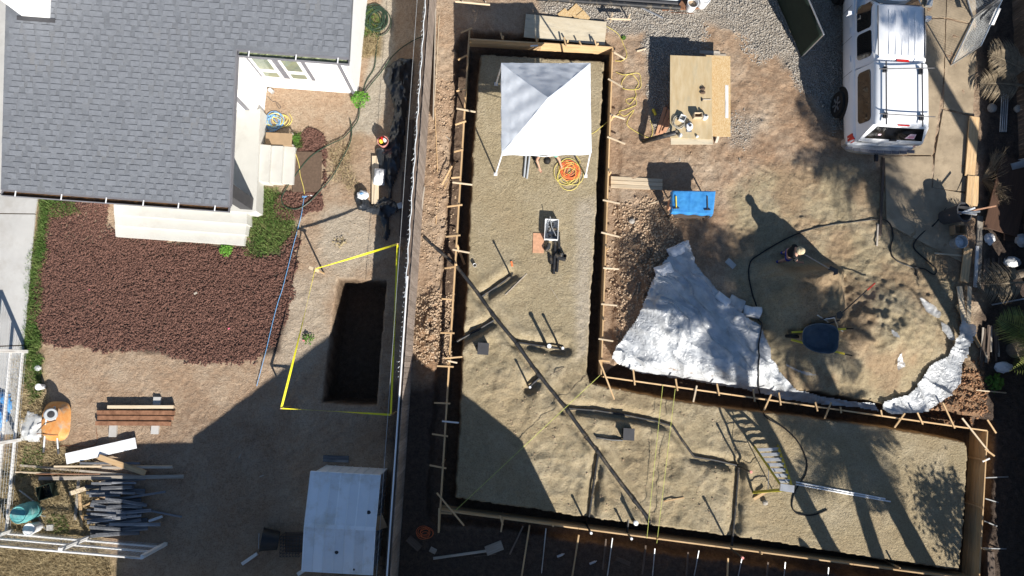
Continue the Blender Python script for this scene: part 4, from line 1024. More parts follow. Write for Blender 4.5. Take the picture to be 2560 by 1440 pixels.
# ------------------------------------------------------------------ people
def skinned(name, chain, mat, parent=None, sub=2, base=None):
    """chain: list of (id, parent_id or None, pos, radius)"""
    ids = {c[0]: i for i, c in enumerate(chain)}
    org = Vector(base)
    me_ = bpy.data.meshes.new(name); me_.from_pydata([tuple(Vector(c[2]) - org) for c in chain], [(ids[c[1]], i) for i, c in enumerate(chain) if c[1]], [])
    o = bpy.data.objects.new(name, me_); link(o, parent, Matrix.Translation(org))
    sk = o.modifiers.new('skin', 'SKIN'); ly = me_.skin_vertices[0].data
    for i, c in enumerate(chain):
        r = c[3] if isinstance(c[3], tuple) else (c[3], c[3]); ly[i].radius = r
    ly[0].use_root = True
    sk.use_smooth_shade = True; s = o.modifiers.new('sub', 'SUBSURF'); s.levels = sub; s.render_levels = sub
    me_.materials.append(MATS[mat]); return o
def hand_fingers(chain, hid, wrist, d, side, r=.0085):
    palm = wrist + d * .05; chain.append((hid, hid + 'w', palm, (.026, .016)))
    up = d.cross(side).normalized()
    for k, l in enumerate((.075, .085, .08, .062)):
        b = palm + d * .045 + side * (.027 - .018 * k); chain.append((hid + 'f%d' % k, hid, b, r)); 
        chain.append((hid + 'g%d' % k, hid + 'f%d' % k, b + d * l * .55 - up * .012, r)); chain.append((hid + 'h%d' % k, hid + 'g%d' % k, b + d * l * .8 - up * .045, r * .9))
    t = palm - d * .01 + side * .035; chain.append((hid + 't0', hid, t, r * 1.1)); chain.append((hid + 't1', hid + 't0', t + side * .03 + d * .03 - up * .01, r))
def worker(name, label, j, hair, top, shorts, shoe, hatlike=False, long_=False):
    base = j['base']; t = thing(name, base, label, 'person')
    V3 = lambda k: Vector(base) + Vector(j[k])
    pel, chest, neck, head = V3('pel'), V3('chest'), V3('neck'), V3('head')
    ch = [('pel', None, pel, (.15, .12)), ('waist', 'pel', pel.lerp(chest, .5), (.13, .10)), ('chest', 'waist', chest, (.16, .11)), ('neck', 'chest', neck, .055), ('skull0', 'neck', neck.lerp(head, .55), (.07, .075)), ('skull1', 'skull0', head, (.078, .092)), ('skull2', 'skull1', head + (head - neck).normalized() * .07, (.06, .07))]
    for s in 'lr':
        sh, el, wr = V3(s + 'sh'), V3(s + 'el'), V3(s + 'wr')
        ch += [(s + 'sh', 'chest', sh, .055), (s + 'el', s + 'sh', el, .04), (s + 'hw', s + 'el', wr, (.026, .022))]
        d = (wr - el).normalized(); side = d.cross(Z).normalized() * (1 if s == 'l' else -1)
        hand_fingers(ch, s + 'h', wr, d, side)
        hip, kn, an, toe = V3(s + 'hip'), V3(s + 'kn'), V3(s + 'an'), V3(s + 'toe')
        ch += [(s + 'hip', 'pel', hip, .085), (s + 'kn', s + 'hip', kn, .058), (s + 'cf', s + 'kn', kn.lerp(an, .35), .052), (s + 'an', s + 'cf', an, .036), (s + 'toe', s + 'an', toe, (.035, .03))]
    skinned('body', ch, 'skin', t, 2, base)
    f = Vector(j['face']).normalized(); up = (head - neck).normalized(); side = f.cross(up).normalized()
    mb = MB(); hc = head + up * .045 - f * .022
    mb.ball(hc, .108, 1, 1, 1, 14, 10, frame(f, up), jit=.05)
    if hatlike: mb.ball(hc - up * .03 - f * .03, .118, .9, 1.0, .75, 14, 8, frame(f, up), jit=.08)
    mb.build('hair', hair, t, True)
    fc = head + f * .098
    mb = MB(); mb.ball(fc + f * .004 + up * -.005, .016, 1.3, .8, 1.2, 8, 6, frame(f, up)); mb.build('nose', 'skin', t, True)
    for s in (-1, 1):
        MB().ball(head + f * .092 + side * .032 * s + up * .02, .011, 1, 1.2, .8, 8, 6, frame(f, up)).build('eye', 'cloth_black', t, True)
        MB().ball(head + side * .098 * s, .022, 1.1, .5, 1.5, 8, 6, frame(f, up)).build('ear', 'skin', t, True)
    MB().ball(head + f * .094 - up * .045, .02, .5, 1.2, .35, 8, 6, frame(f, up)).build('mouth', 'pink_plastic', t, True)
    c2 = [('a', None, pel.lerp(chest, .12), (.165, .13)), ('b', 'a', pel.lerp(chest, .55), (.155, .125)), ('c', 'b', chest, (.185, .135)), ('d', 'c', neck.lerp(chest, .35), (.095, .085))]
    for s in 'lr': c2 += [(s + 's', 'c', V3(s + 'sh'), .078), (s + 'e', s + 's', V3(s + 'sh').lerp(V3(s + 'el'), .55), .066)]
    skinned('shirt', c2, top, t, 2, base)
    c3 = [('a', None, pel + (chest - pel) * .12, (.168, .135)), ('b', 'a', pel, (.172, .14))]
    for s in 'lr':
        c3 += [(s + 'h', 'b', V3(s + 'hip'), .105), (s + 'k', s + 'h', V3(s + 'hip').lerp(V3(s + 'kn'), .8), .09)]
        if long_: c3 += [(s + 'kk', s + 'k', V3(s + 'kn'), .078), (s + 'aa', s + 'kk', V3(s + 'kn').lerp(V3(s + 'an'), .85), .06)]
    skinned('trousers' if long_ else 'shorts', c3, shorts, t, 2, base)
    for s in 'lr':
        an, toe = V3(s + 'an'), V3(s + 'toe'); d = toe - an; d.z = 0; d.normalize()
        skinned('shoe', [('a', None, an - d * .05 - Z * .03, .05), ('b', 'a', an + d * .05 - Z * .045, .05), ('c', 'b', toe + d * .03 - Z * .01, (.045, .035))], shoe, t, 1, base)
    return t
pb = GP(1944, 645)
digger = worker('person', 'blond person in black top and blue shorts shovelling at the sand heap', dict(base=pb, pel=(.05, .02, .70), chest=(.06, .02, 1.0), neck=(.10, .01, 1.14), head=(.13, .0, 1.22), face=(.75, -.2, -.65),
    lsh=(.06, .18, 1.02), lel=(.14, .23, .80), lwr=(.28, .06, .72), rsh=(.07, -.15, 1.02), rel=(.20, -.24, .86), rwr=(.38, -.24, .72),
    lhip=(.05, .11, .66), lkn=(.20, .12, .40), lan=(.12, .14, .09), ltoe=(.27, .15, .05), rhip=(.05, -.08, .66), rkn=(.12, -.10, .38), ran=(-.02, -.12, .09), rtoe=(.13, -.14, .05)), 'hair_blond', 'cloth_black', 'cloth_blue', 'cloth_blue', True)
sh = thing('digging_shovel', pb + Vector((1.2, -.2, .2)), 'long handled shovel held by the blond person', 'shovel')
a = pb + Vector((.26, .10, .76)); b = pb + Vector((.85, -.50, .36)); b.z = max(b.z, gz(b.x, b.y) + .1)
MB().tube([a - (b - a) * .08, b], .017, 7).build('handle', 'old_wood', sh); d = (b - a).normalized()
MB().add([b - d * .02 + Vector((.05, .07, 0)), b - d * .02 - Vector((.05, .07, 0)), b + d * .2 - Vector((.06, .08, -.01)), b + d * .27, b + d * .2 + Vector((.06, .08, .01))], [(0, 1, 2, 3, 4)]).build('blade', 'dark_metal', sh).modifiers.new('t', 'SOLIDIFY').thickness = .004
pk = GP(1362, 418)
kneel = worker('person', 'person in teal shirt crouching under the canopy edge', dict(base=pk, pel=(.10, .62, .42), chest=(.06, .28, .62), neck=(.04, .12, .68), head=(.02, .01, .70), face=(-.1, -.75, -.65),
    lsh=(-.13, .24, .62), lel=(-.26, .10, .42), lwr=(-.17, -.08, .22), rsh=(.24, .22, .62), rel=(.38, .12, .42), rwr=(.46, .0, .18),
    lhip=(.0, .60, .38), lkn=(-.16, .32, .40), lan=(-.20, .52, .09), ltoe=(-.24, .34, .05), rhip=(.2, .60, .38), rkn=(.30, .30, .38), ran=(.32, .54, .09), rtoe=(.36, .36, .05)), 'hair_black', 'cloth_teal', 'cloth_pale', 'cloth_black', False, True)
bp_ = GP(1341, 392)
mb = MB(); mb.ball(bp_ + Z * .11, .16, .8, 1.1, .7, 12, 8, None, .12); tag(mb.build('tool_pouch', 'cloth_black', None, True), 'dark bag on the sand beside the crouching person', 'bag')

# ------------------------------------------------------------------ things lying on the pad
for k, (a, b, lb) in enumerate([((1316, 380), (1310, 443), 'left of two grey plastic pipes sticking out from under the canopy'), ((1328, 380), (1317, 446), 'right of two grey plastic pipes sticking out from under the canopy')]):
    a = GP(a[0] + 6, a[1] - 70, .04); b = GP(*b, .04)
    tag(MB().tube([a, b], .03, 10).build('grey_pipe', 'grey_pvc', None, True), lb, 'pipe', 'grey pipes under the canopy')
def coil(name, px, py, rx, ry, turns, r, mat, label, cat, seed=1, extra=(), squash=.5, parent=None):
    rd = random.Random(seed); c_ = GP(px, py); pts = []; n = int(turns * 18); ph = rd.random() * 6
    ox = oy = 0
    for i in range(n):
        a = ph + i / 18 * 6.283; w1 = 1 + .25 * math.sin(i * .13 + seed) + .12 * math.sin(i * .31)
        ox = rx * .35 * math.sin(i * .071 + seed * 2); oy = ry * .35 * math.cos(i * .053 + seed)
        x = c_.x + math.cos(a) * rx * w1 + ox; y = c_.y + math.sin(a) * ry * w1 + oy
        pts.append(Vector((x, y, gz(x, y) + r + .01 + squash * r * 4 * abs(math.sin(i * .37 + seed)))))
    for q in extra: pts.append(GP(q[0], q[1], r + .005))
    if extra: pts = pts[:n] + catmull([pts[n - 1]] + pts[n:], 8)
    o = MB().tube(pts, r, 6).build(name, mat, parent, True)
    return tag(o, label, cat) if not parent else o
def hose(name, px, r, mat, label, cat, group=None, dz=0.0, n=7):
    pts = catmull([GP(a, b, r) for a, b in px], n)
    for p in pts: p.z = max(p.z, surfz(p.x, p.y) + r * .8) + dz
    return tag(MB().tube(pts, r, 7).build(name, mat, None, True), label, cat, group)
coil('extension_cord', 1424, 428, .22, .21, 11, .008, 'cord_orange', 'tangled orange extension cord coil on the sand below the canopy', 'cord', 3)
coil('extension_cord', 1421, 438, .30, .33, 5, .008, 'cord_yellow', 'loose yellow cord loops around the orange coil', 'cord', 5, [(1448, 410), (1440, 385), (1455, 360)])
ck = thing('milk_crate', GP(1380, 580), 'white and grey crate filled with black fittings on the pad', 'crate')
cc = G(1379, 573, .3); R_ = Matrix.Rotation(math.radians(-3), 3, 'Z'); g = down(cc).z
for (x, y, w_, d_) in ((-.19, 0, .016, .58), (.19, 0, .016, .58), (0, -.29, .38, .016), (0, .29, .38, .016)):
    o_ = R_ @ Vector((x, y, 0)); MB().box((cc.x + o_.x, cc.y + o_.y, (g + .3) / 2), (w_, d_, .3 - g), R_).build('side', 'white_plastic', ck)
MB().box((cc.x, cc.y, g + .02), (.36, .56, .02), R_).build('bottom', 'grey_pvc', ck)
rd = random.Random(4)
for k in range(11):
    p = Vector((cc.x + rd.uniform(-.13, .13), cc.y + rd.uniform(-.22, .22), .16 + rd.uniform(0, .1))); d = Vector((rd.uniform(-1, 1), rd.uniform(-1, 1), rd.uniform(-.3, .8))).normalized() * .06; e = Vector((rd.uniform(-1, 1), rd.uniform(-1, 1), rd.uniform(-.2, .4))).normalized() * .07
    tag(MB().tube([p - d, p, p + e], [.032, .03, .034], 9).build('pipe_fitting', 'abs_pipe', None, True), 'small black plastic pipe fitting inside the white crate', 'pipe fitting', 'fittings in the crate')
tag(MB().tube([cc + Vector((-.05, .35, .1)), cc + Vector((0, .05, .06)), cc + Vector((.12, -.2, .05))], .012, 6).build('probe_rod', 'galv', None), 'thin grey rod lying across the crate of fittings', 'rod')
for k, (a, b, r, lb) in enumerate([((1388, 600), (1384, 685), .045, 'long black pipe offcut lying below the crate'), ((1396, 580), (1398, 630), .045, 'black pipe offcut touching the right side of the crate'), ((1396, 640), (1392, 680), .04, 'short black pipe offcut under the large fitting'), ((1376, 640), (1378, 660), .05, 'stubby black pipe piece left of the long offcut')]):
    tag(MB().tube([GP(*a, r), GP(*b, r)], r, 12).build('pipe_offcut', 'abs_pipe', None, True), lb, 'pipe')
p = GP(1402, 645, .09); tag(MB().tube([p + Vector((-.16, .1, 0)), p, p + Vector((.14, -.05, .02))], [.06, .075, .06], 12).tube([p, p + Vector((.02, .14, .05))], .06, 12).build('wye_fitting', 'abs_pipe', None, True), 'large black wye fitting right of the pipe offcuts', 'pipe fitting')
p = GP(1370, 618, .08); tag(MB().tube([p + Vector((-.08, -.1, 0)), p, p + Vector((.03, .12, .03))], [.065, .075, .06], 12).build('elbow_fitting', 'abs_pipe', None, True), 'large black elbow fitting left of the pipe offcuts', 'pipe fitting')
p = GP(1411, 641, .09); tag(MB().lathe([(.055, -.09), (.055, .05), (.062, .05), (.062, .09), (.045, .09), (.045, -.08), (.01, -.08)], 14, p, None, False).build('round_fitting', 'abs_pipe', None, True), 'open round black fitting facing upward beside the wye', 'pipe fitting')
plank('board_offcut', 'red_board', GP(1332, 607, .015), GP(1360, 608, .015), .58, .016, label='reddish square board piece left of the crate', cat='board')
def rod(a, b, r, mat, lab, cat, nm='stick'): return tag(MB().tube([GP(*a, r + .004), GP(*b, r + .004)], r, 6).build(nm, mat), lab, cat)
rod((1263, 737), (1317, 684), .012, 'old_wood', 'thin grey stick on the pad right of the branch pipe', 'stick'); rod((1376, 718), (1398, 752), .006, 'old_wood', 'tiny dark twig on the middle of the pad', 'stick')
rod((1376, 937), (1411, 918), .008, 'dark_wood', 'short dark stick below the white capped pipes', 'stick')
plank('marker', 'cord_orange', GP(1278, 653, .015), GP(1281, 666, .015), .05, .03, label='small orange marker on the pad near the branch pipe', cat='marker')
c_ = GP(1187, 664); tag(MB().lathe([(.045, 0), (.055, .11), (.05, .11), (.04, .01)], 12, c_, None, False).build('cup', 'white_plastic', None, True), 'small pale cup on the sand near the left formwork', 'cup')
plank('wood_strip', 'form_wood', GP(1660, 1253, .02), GP(1710, 1244, .02), .04, .025, label='short tan wood strip lying on the lower pad', cat='wood strip')
plank('trowel_board', 'dark_wood', G(1185, 1392, .02), G(1240, 1385, .02), .02, .02)
o = COL.objects[-1]; tag(o, 'thin dark stick in the shade below the bottom formwork', 'stick')

# ------------------------------------------------------------------ step ladder, conduit
lad = thing('step_ladder', GP(1905, 1175), 'yellow fibreglass step ladder with aluminium treads standing open', 'ladder')
LH = 1.75; tcn = G(1967, 1220, LH)
fl, fr = down(G(1884, 1116)), down(G(1941, 1113)); rl_, rr2 = down(G(1879, 1229)), down(G(1930, 1226))
tl, tr_ = tcn + Vector((-.13, .05, -.03)), tcn + Vector((.15, .03, -.03))
bl, br_ = tcn + Vector((-.13, -.05, -.03)), tcn + Vector((.15, -.05, -.03))
for a, b in ((fl, tl), (fr, tr_), (rl_, bl), (rr2, br_)): plank('side_rail', 'ladder_yellow', a, b, .03, .075, lad)
for k in range(7):
    t = (k + .7) / 7.6; plank('tread', 'metal', fl.lerp(tl, t), fr.lerp(tr_, t), .09, .025, lad)
for k in range(4):
    t = (k + .8) / 5; plank('rear_rung', 'metal', rl_.lerp(bl, t), rr2.lerp(br_, t), .03, .02, lad)
MB().box(tcn, (.36, .18, .06), Matrix.Rotation(math.radians(-8), 3, 'Z')).build('top_cap', 'metal', lad)
MB().tube([fl.lerp(tl, .55), rl_.lerp(bl, .55)], .01, 5).build('spreader', 'metal', lad)
plank('tan_board', 'form_wood', GP(1884, 1248, .02), GP(1918, 1228, .12), .08, .03, label='tan board leaning at the rear feet of the ladder', cat='board')
p = GP(1912, 1256, .04); tag(MB().ball(p + Z * .03, .08, 1.1, .9, .6, 8, 6, None, .25).build('rock', 'stone', None, True), 'grey rock beside the rear feet of the ladder', 'rock')
for k, (a, b, lb) in enumerate([((1990, 1205), (2213, 1247), 'upper of two white conduits lying right of the ladder'), ((1990, 1211), (2226, 1254), 'lower of two white conduits lying right of the ladder')]):
    tag(MB().tube([GP(*a, .025), GP(*b, .025)], .022, 8).build('white_conduit', 'white_pvc', None, True), lb, 'pipe', 'white conduits beside the ladder')
rod((2290, 665), (2291, 690), .02, 'hose_black', 'short hose nozzle lying on the sand', 'nozzle', 'hose_nozzle')

# ------------------------------------------------------------------ clear plastic over the heaps
def sheet(name, poly, label, cat='plastic sheet', lift=.03, wr=.05, step=.032, zf=.35, alpha=.97, edge_alpha=.9, seed=0):
    P = [GP(a, b) for a, b in poly]
    xs = np.arange(min(p.x for p in P) - .1, max(p.x for p in P) + .1, step); ys = np.arange(min(p.y for p in P) - .1, max(p.y for p in P) + .1, step)
    X, Y = np.meshgrid(xs, ys); s = sdpoly(X, Y, P) + .05 * fbm(X, Y, .35, 3, 91 + seed)
    cx, cy = np.mean([p.x for p in P]), np.mean([p.y for p in P])
    i = np.clip(np.searchsorted(ax_x, X) - 1, 0, NX - 2); j = np.clip(np.searchsorted(ax_y, Y) - 1, 0, NY - 2)
    base = Hg[j, i]
    # taut over hollows: smooth the ground under the film
    b2 = base.copy()
    for _ in range(14):
        b2 = np.maximum(b2, (np.roll(b2, 3, 0) + np.roll(b2, -3, 0) + np.roll(b2, 3, 1) + np.roll(b2, -3, 1)) / 4)
    for _ in range(6): b2 = (b2 * 2 + np.roll(b2, 1, 0) + np.roll(b2, -1, 0) + np.roll(b2, 1, 1) + np.roll(b2, -1, 1)) / 6
    an = np.arctan2(Y - cy, X - cx); rad = np.hypot(X - cx, Y - cy)
    f1 = 1 - np.abs(fbm(X * .75 + Y * .6 + .3 * fbm(X, Y, .8, 2, 5), Y * .22 - X * .18, .42, 3, 61 + seed)) * 2.2
    f2 = 1 - np.abs(fbm(X * .3 - Y * .25 + .3 * fbm(X, Y, .7, 2, 8), Y * .8 + X * .5, .5, 3, 66 + seed)) * 2
    Zs = b2 + lift + wr * (np.clip(f1, 0, 1) ** 2 * .9 + np.clip(f2, 0, 1) ** 3 * .5) + .003 * fbm(X, Y, .16, 2, 99)
    keep = s < 0
    SHEETS.append((xs, ys, Zs, s))
    idn = -np.ones(X.shape, int); V_ = []; F_ = []; Al = []
    for a in range(X.shape[0]):
        for b in range(X.shape[1]):
            if keep[a, b]: idn[a, b] = len(V_); V_.append((X[a, b], Y[a, b], Zs[a, b])); Al.append(alpha if s[a, b] < -.08 else edge_alpha)
    for a in range(X.shape[0] - 1):
        for b in range(X.shape[1] - 1):
            q = (idn[a, b], idn[a, b + 1], idn[a + 1, b + 1], idn[a + 1, b])
            if min(q) >= 0: F_.append(q)
    o = MB().add(V_, F_).build(name, 'film_clear', None, True, fix=False)
    at = o.data.attributes.new('film', 'FLOAT', 'POINT'); at.data.foreach_set('value', np.array(Al, np.float32))
    return tag(o, label, cat)
sheet('plastic_sheet', [(1716, 602), (1736, 655), (1786, 722), (1812, 742), (1858, 790), (1890, 812), (1905, 838), (1924, 870), (1926, 893), (1945, 930), (1990, 975), (2060, 992), (2180, 1006), (2180, 1026), (2080, 1016), (1960, 1000), (1830, 970), (1700, 948), (1600, 932), (1540, 915), (1522, 897), (1535, 870), (1590, 795), (1612, 735), (1640, 672), (1690, 615)],
      'large silvery clear plastic sheet draped over the soil heap', lift=.06, wr=.12, seed=1)
sheet('plastic_sheet', [(2392, 796), (2412, 815), (2408, 880), (2404, 925), (2396, 962), (2355, 1002), (2296, 1028), (2200, 1034), (2176, 1020), (2205, 1004), (2265, 985), (2300, 950), (2318, 915), (2365, 890), (2380, 840)],
      'crumpled white plastic sheet at the right edge of the sand heap', lift=.05, wr=.13, seed=4)
for k, (q, lb) in enumerate([([(2290, 742), (2325, 760), (2345, 785), (2340, 800), (2310, 780)], 'small torn plastic strip on top of the sand heap'), ([(2222, 820), (2245, 835), (2250, 848), (2228, 842)], 'tiny plastic scrap in the middle of the sand heap'),
                              ([(2240, 900), (2252, 880), (2258, 915), (2235, 930)], 'thin plastic scrap right of the wheelbarrow'), ([(1960, 905), (2000, 925), (2050, 940), (2010, 938), (1965, 918)], 'long thin plastic ribbon below the wheelbarrow'), ([(2345, 800), (2372, 815), (2384, 850), (2368, 850), (2350, 825)], 'plastic scrap near the leaning plank')]):
    sheet('plastic_scrap', q, lb, 'plastic scrap', lift=.02, wr=.05, step=.03, seed=7 + k, alpha=.75, edge_alpha=.6)
def sandbag(px, py, l, wd, rot, label, mat='bag_white', h=.19, dz=.05):
    p = GP(px, py, dz); R_ = Matrix.Rotation(math.radians(rot), 3, 'Z'); mb = MB(); n = 18; m_ = 12; V_ = []; F_ = []
    for sgn in (1, -1):
        for i in range(n + 1):
            for j in range(m_ + 1):
                u = i / n * 2 - 1; v = j / m_ * 2 - 1
                hh = h * (1 - abs(u) ** 3.2) ** .6 * (1 - abs(v) ** 3) ** .6
                q = R_ @ Vector((u * l / 2 * (1 - .07 * v * v), v * wd / 2 * (1 - .10 * (1 - abs(u)) ** 2), 0))
                x, y = p.x + q.x, p.y + q.y
                V_.append((x, y, max(gz(x, y) + .055, p.z - .05) + (hh * (1 + .25 * float(fbm(x, y, .11, 2, 3))) if sgn > 0 else -.02 * hh)))
    st = (n + 1) * (m_ + 1)
    for s in range(2):
        for i in range(n):
            for j in range(m_): a = s * st + i * (m_ + 1) + j; F_.append((a, a + 1, a + m_ + 2, a + m_ + 1))
    return tag(mb.add(V_, F_).build('sandbag', mat, None, True), label, 'sandbag', 'sandbags weighing down the plastic sheet')
sandbag(1692, 628, .58, .36, 25, 'white sandbag at the top point of the plastic sheet'); sandbag(1660, 676, .55, .36, 20, 'white sandbag just below the topmost bag on the sheet')
sandbag(1806, 749, .5, .32, -38, 'white sandbag on the upper right edge of the sheet'); sandbag(1877, 780, .48, .34, -10, 'round white sandbag at the sheet edge beside the hose'); sandbag(1840, 760, .5, .4, -25, 'crumpled translucent bag between the two edge sandbags', 'grey_bag', .07, .02)

hose('rubber_hose', [(1893, 1000), (1912, 1040), (1960, 1070), (1995, 1105), (2016, 1150), (2014, 1185), (1998, 1210), (1985, 1235), (1980, 1265), (1992, 1283), (2020, 1288), (2045, 1284), (2068, 1274)], .02, 'hose_black', 'black hose curling around the right side of the ladder', 'hose')
hose('rubber_hose', [(1893, 985), (1890, 930), (1893, 860), (1896, 800), (1882, 740), (1872, 690), (1876, 655), (1900, 635), (1950, 605), (2000, 582), (2060, 565), (2130, 555), (2195, 548), (2222, 556), (2232, 585), (2226, 625), (2240, 650), (2280, 668), (2310, 672), (2335, 686), (2340, 672), (2310, 645), (2285, 620), (2290, 600), (2320, 570), (2330, 575)], .02, 'hose_black', 'long black hose winding past the plastic sheet and the digging person', 'hose')
hose('rubber_hose', [(2322, 572), (2345, 550), (2370, 510), (2395, 470), (2410, 430), (2412, 400)], .02, 'hose_black', 'black hose running up toward the grey trash can', 'hose')
# ------------------------------------------------------------------ navy wheelbarrow, walker frame, rake shovel
def barrow_tray(c_, ang, L, wd, dp, mat, name, parent, z0):
    R_ = Matrix.Rotation(ang, 3, 'Z'); V_ = []; F_ = []; n = 28
    def ring(sx_, sy_, z, off):
        r = []
        for k in range(n):
            a = 2 * math.pi * k / n; ca, sa = math.cos(a), math.sin(a)
            ex = .55 if ca > 0 else .9
            x = math.copysign(abs(ca) ** ex, ca) * L / 2 * sx_; y = math.copysign(abs(sa) ** .55, sa) * wd / 2 * sy_ * (1 - .16 * max(0, -ca))
            q = R_ @ Vector((x + off, y, 0)); r.append((c_[0] + q.x, c_[1] + q.y, z))
        return r
    prof = [(1.0, 1.0, z0 + dp, 0), (1.02, 1.02, z0 + dp - .015, 0), (.985, .98, z0 + dp - .015, 0), (.90, .88, z0 + dp * .45, .01), (.66, .68, z0 + .02, .05), (.62, .64, z0, .05), (.60, .62, z0 + .012, .05), (.88, .86, z0 + dp * .45, .01), (.965, .96, z0 + dp - .01, 0)]
    rings = [ring(*p_) for p_ in prof]
    order = [5, 4, 3, 2, 1, 0, 8, 7, 6]
    for k in order: V_ += rings[k]
    for i in range(len(order) - 1):
        for k in range(n): a = i * n + k; b = i * n + (k + 1) % n; F_.append((a, b, b + n, a + n))
    F_.append(tuple(range(n))[::-1]); F_.append(tuple((len(order) - 1) * n + k for k in range(n)))
    return MB().add(V_, F_).build(name, mat, parent, True)
wc = GP(2052, 845, .62); g0 = gz(wc.x, wc.y); ang = math.radians(-6)
wb = thing('wheelbarrow', Vector((wc.x, wc.y, g0)), 'navy blue wheelbarrow with yellow handles on the sand', 'wheelbarrow')
barrow_tray((wc.x, wc.y), ang, .98, .80, .26, 'navy_tray', 'tray', wb, g0 + .36)
R_ = Matrix.Rotation(ang, 3, 'Z')
def wl(x, y, z): q = R_ @ Vector((x, y, 0)); return Vector((wc.x + q.x, wc.y + q.y, g0 + z))
for s in (1, -1):
    plank('handle', 'yellow', wl(-.66, .10 * s, .29), wl(.80, .345 * s, .35), .055, .045, wb)
    MB().tube([wl(.78, .345 * s, .35), wl(1.0, .37 * s, .37)], .017, 7).build('grip', 'rubber', wb)
    MB().tube([wl(.22, .2 * s, .36), wl(.30, .24 * s, .02), wl(.36, .24 * s, .02), wl(.42, .22 * s, .40)], .014, 6).build('leg', 'dark_metal', wb)
RW = R_ @ Matrix.Rotation(math.pi / 2, 3, 'X')
MB().lathe([(.10, -.045), (.17, -.04), (.19, 0), (.17, .04), (.10, .045)], 18, wl(-.60, 0, .19), RW).build('wheel', 'rubber', wb, True)
wk = thing('walking_frame', GP(2080, 800), 'folded silver walking frame lying behind the wheelbarrow', 'walker')
for a, b, za, zb_, m_ in (((2044, 788), (2107, 828), .5, .1, 'galv'), ((2064, 797), (2086, 794), .45, .45, 'metal'), ((2086, 795), (2094, 818), .45, .15, 'metal'), ((2048, 800), (2090, 790), .3, .5, 'dark_metal'), ((2062, 812), (2100, 800), .15, .3, 'dark_metal'), ((2094, 818), (2114, 818), .15, .05, 'dark_metal')):
    MB().tube([GP(*a, za * .45 + .05), GP(*b, zb_ * .45 + .05)], .017, 7).build('tube', m_, wk)
rk = thing('long_shovel', GP(2130, 760), 'long shovel leaning on the sand heap above the wheelbarrow', 'shovel')
a = GP(2187, 708, .12); b = GP(2105, 782, .2); MB().tube([a, a.lerp(b, .25)], .018, 7).build('grip', 'red', rk); MB().tube([a.lerp(b, .25), b], .017, 7).build('handle', 'dark_metal', rk); d = (b - a).normalized(); sd2 = Vector((-d.y, d.x, 0))
MB().add([b + sd2 * .08, b - sd2 * .08, b + d * .22 - sd2 * .11, b + d * .32, b + d * .22 + sd2 * .11], [(0, 1, 2, 3, 4)]).build('blade', 'dark_metal', rk).modifiers.new('t', 'SOLIDIFY').thickness = .006

# ------------------------------------------------------------------ plywood work table and what stands on it
tb = thing('work_table', GP(1740, 260), 'large plywood work table stacked from loose sheets on sawhorses', 'table')
def flat(name, mat, x0, y0, x1, y1, z, t, parent=None, skew=0, **k):
    a = G(x0, (y0 + y1) / 2, z); b = G(x1, (y0 + y1) / 2 + skew, z)
    w_ = (G((x0 + x1) / 2, y0, z) - G((x0 + x1) / 2, y1, z)).length
    # grain along the longer side
    if w_ > (b - a).length:
        a2 = G((x0 + x1) / 2, y0, z); b2 = G((x0 + x1) / 2, y1, z); return plank(name, mat, a2, b2, (b - a).length, t, parent, **k)
    return plank(name, mat, a, b, w_, t, parent, **k)
flat('lower_sheet', 'osb', 1762, 139, 1826, 341, .52, .018, tb)
flat('middle_sheet', 'grey_ply', 1676, 300, 1781, 361, .655, .018, tb)
flat('top_sheet', 'plywood', 1675, 140, 1780, 347, .70, .018, tb)
flat('white_strip', 'worn_white', 1813, 213, 1821, 295, .534, .006, tb)
for k, yy in enumerate((175, 320)):
    a = G(1690, yy, .48); b = G(1815, yy, .48); plank('sawhorse_beam', 'old_wood', a, b, .09, .04, tb)
    for t in (.1, .9):
        for s in (-1, 1):
            p = a.lerp(b, t); f_ = Vector((p.x, p.y + .28 * s, gz(p.x, p.y) - .02)); plank('leg', 'old_wood', p - Z * .02, f_, .08, .035, tb)
for x0, y0, x1, y1, lb in ((1749, 126, 1800, 134, 'narrow board sticking out behind the plywood table'), (1763, 133, 1815, 138, 'thin board along the back edge of the plywood table')):
    flat('back_board', 'old_wood', x0, y0, x1, y1, .03, .03, None, 2, label=lb, cat='board')
ZT = .709
def tp(px, py, dz=0.0): return G(px, py, ZT + dz)
def on_table(name, mb, mat, lab, cat, smooth=True): return tag(mb.build(name, mat, None, smooth), lab, cat)
for k, (x, y) in enumerate(((1757, 222), (1757, 232))):
    p = tp(x, y, .03); mb = MB(); mb.ball(p, .055, 1.3, .75, .55, 10, 7, None, .3)
    for s in range(5): mb.tube([p + Vector((-.02 + .02 * s, .02, 0)), p + Vector((-.05 + .028 * s, .09 - .02 * abs(s - 2), 0))], .011, 5)
    on_table('work_glove', mb, 'brown_mat', ['upper dark work glove on the plywood table', 'lower dark work glove on the plywood table'][k], 'glove')
hm = thing('hammer', tp(1768, 249), 'small hammer lying on the plywood table', 'hammer'); plank('handle', 'old_wood', tp(1757, 249, .015), tp(1778, 249, .015), .022, .02, hm); plank('head', 'dark_metal', tp(1755, 245, .018), tp(1755, 253, .018), .03, .03, hm)
bx = thing('open_box', tp(1744, 291), 'small open wooden box on the plywood table', 'box'); c_ = tp(1744, 290, .09)
for (x, y, w_, d_) in ((-.11, 0, .012, .13), (.11, 0, .012, .13), (0, -.065, .23, .012), (0, .065, .23, .012)): MB().box((c_.x + x, c_.y + y, ZT + .1), (w_, d_, .18)).build('side', 'pale_wood', bx)
MB().box((c_.x, c_.y, ZT + .015), (.21, .12, .012)).build('bottom', 'cardboard', bx)
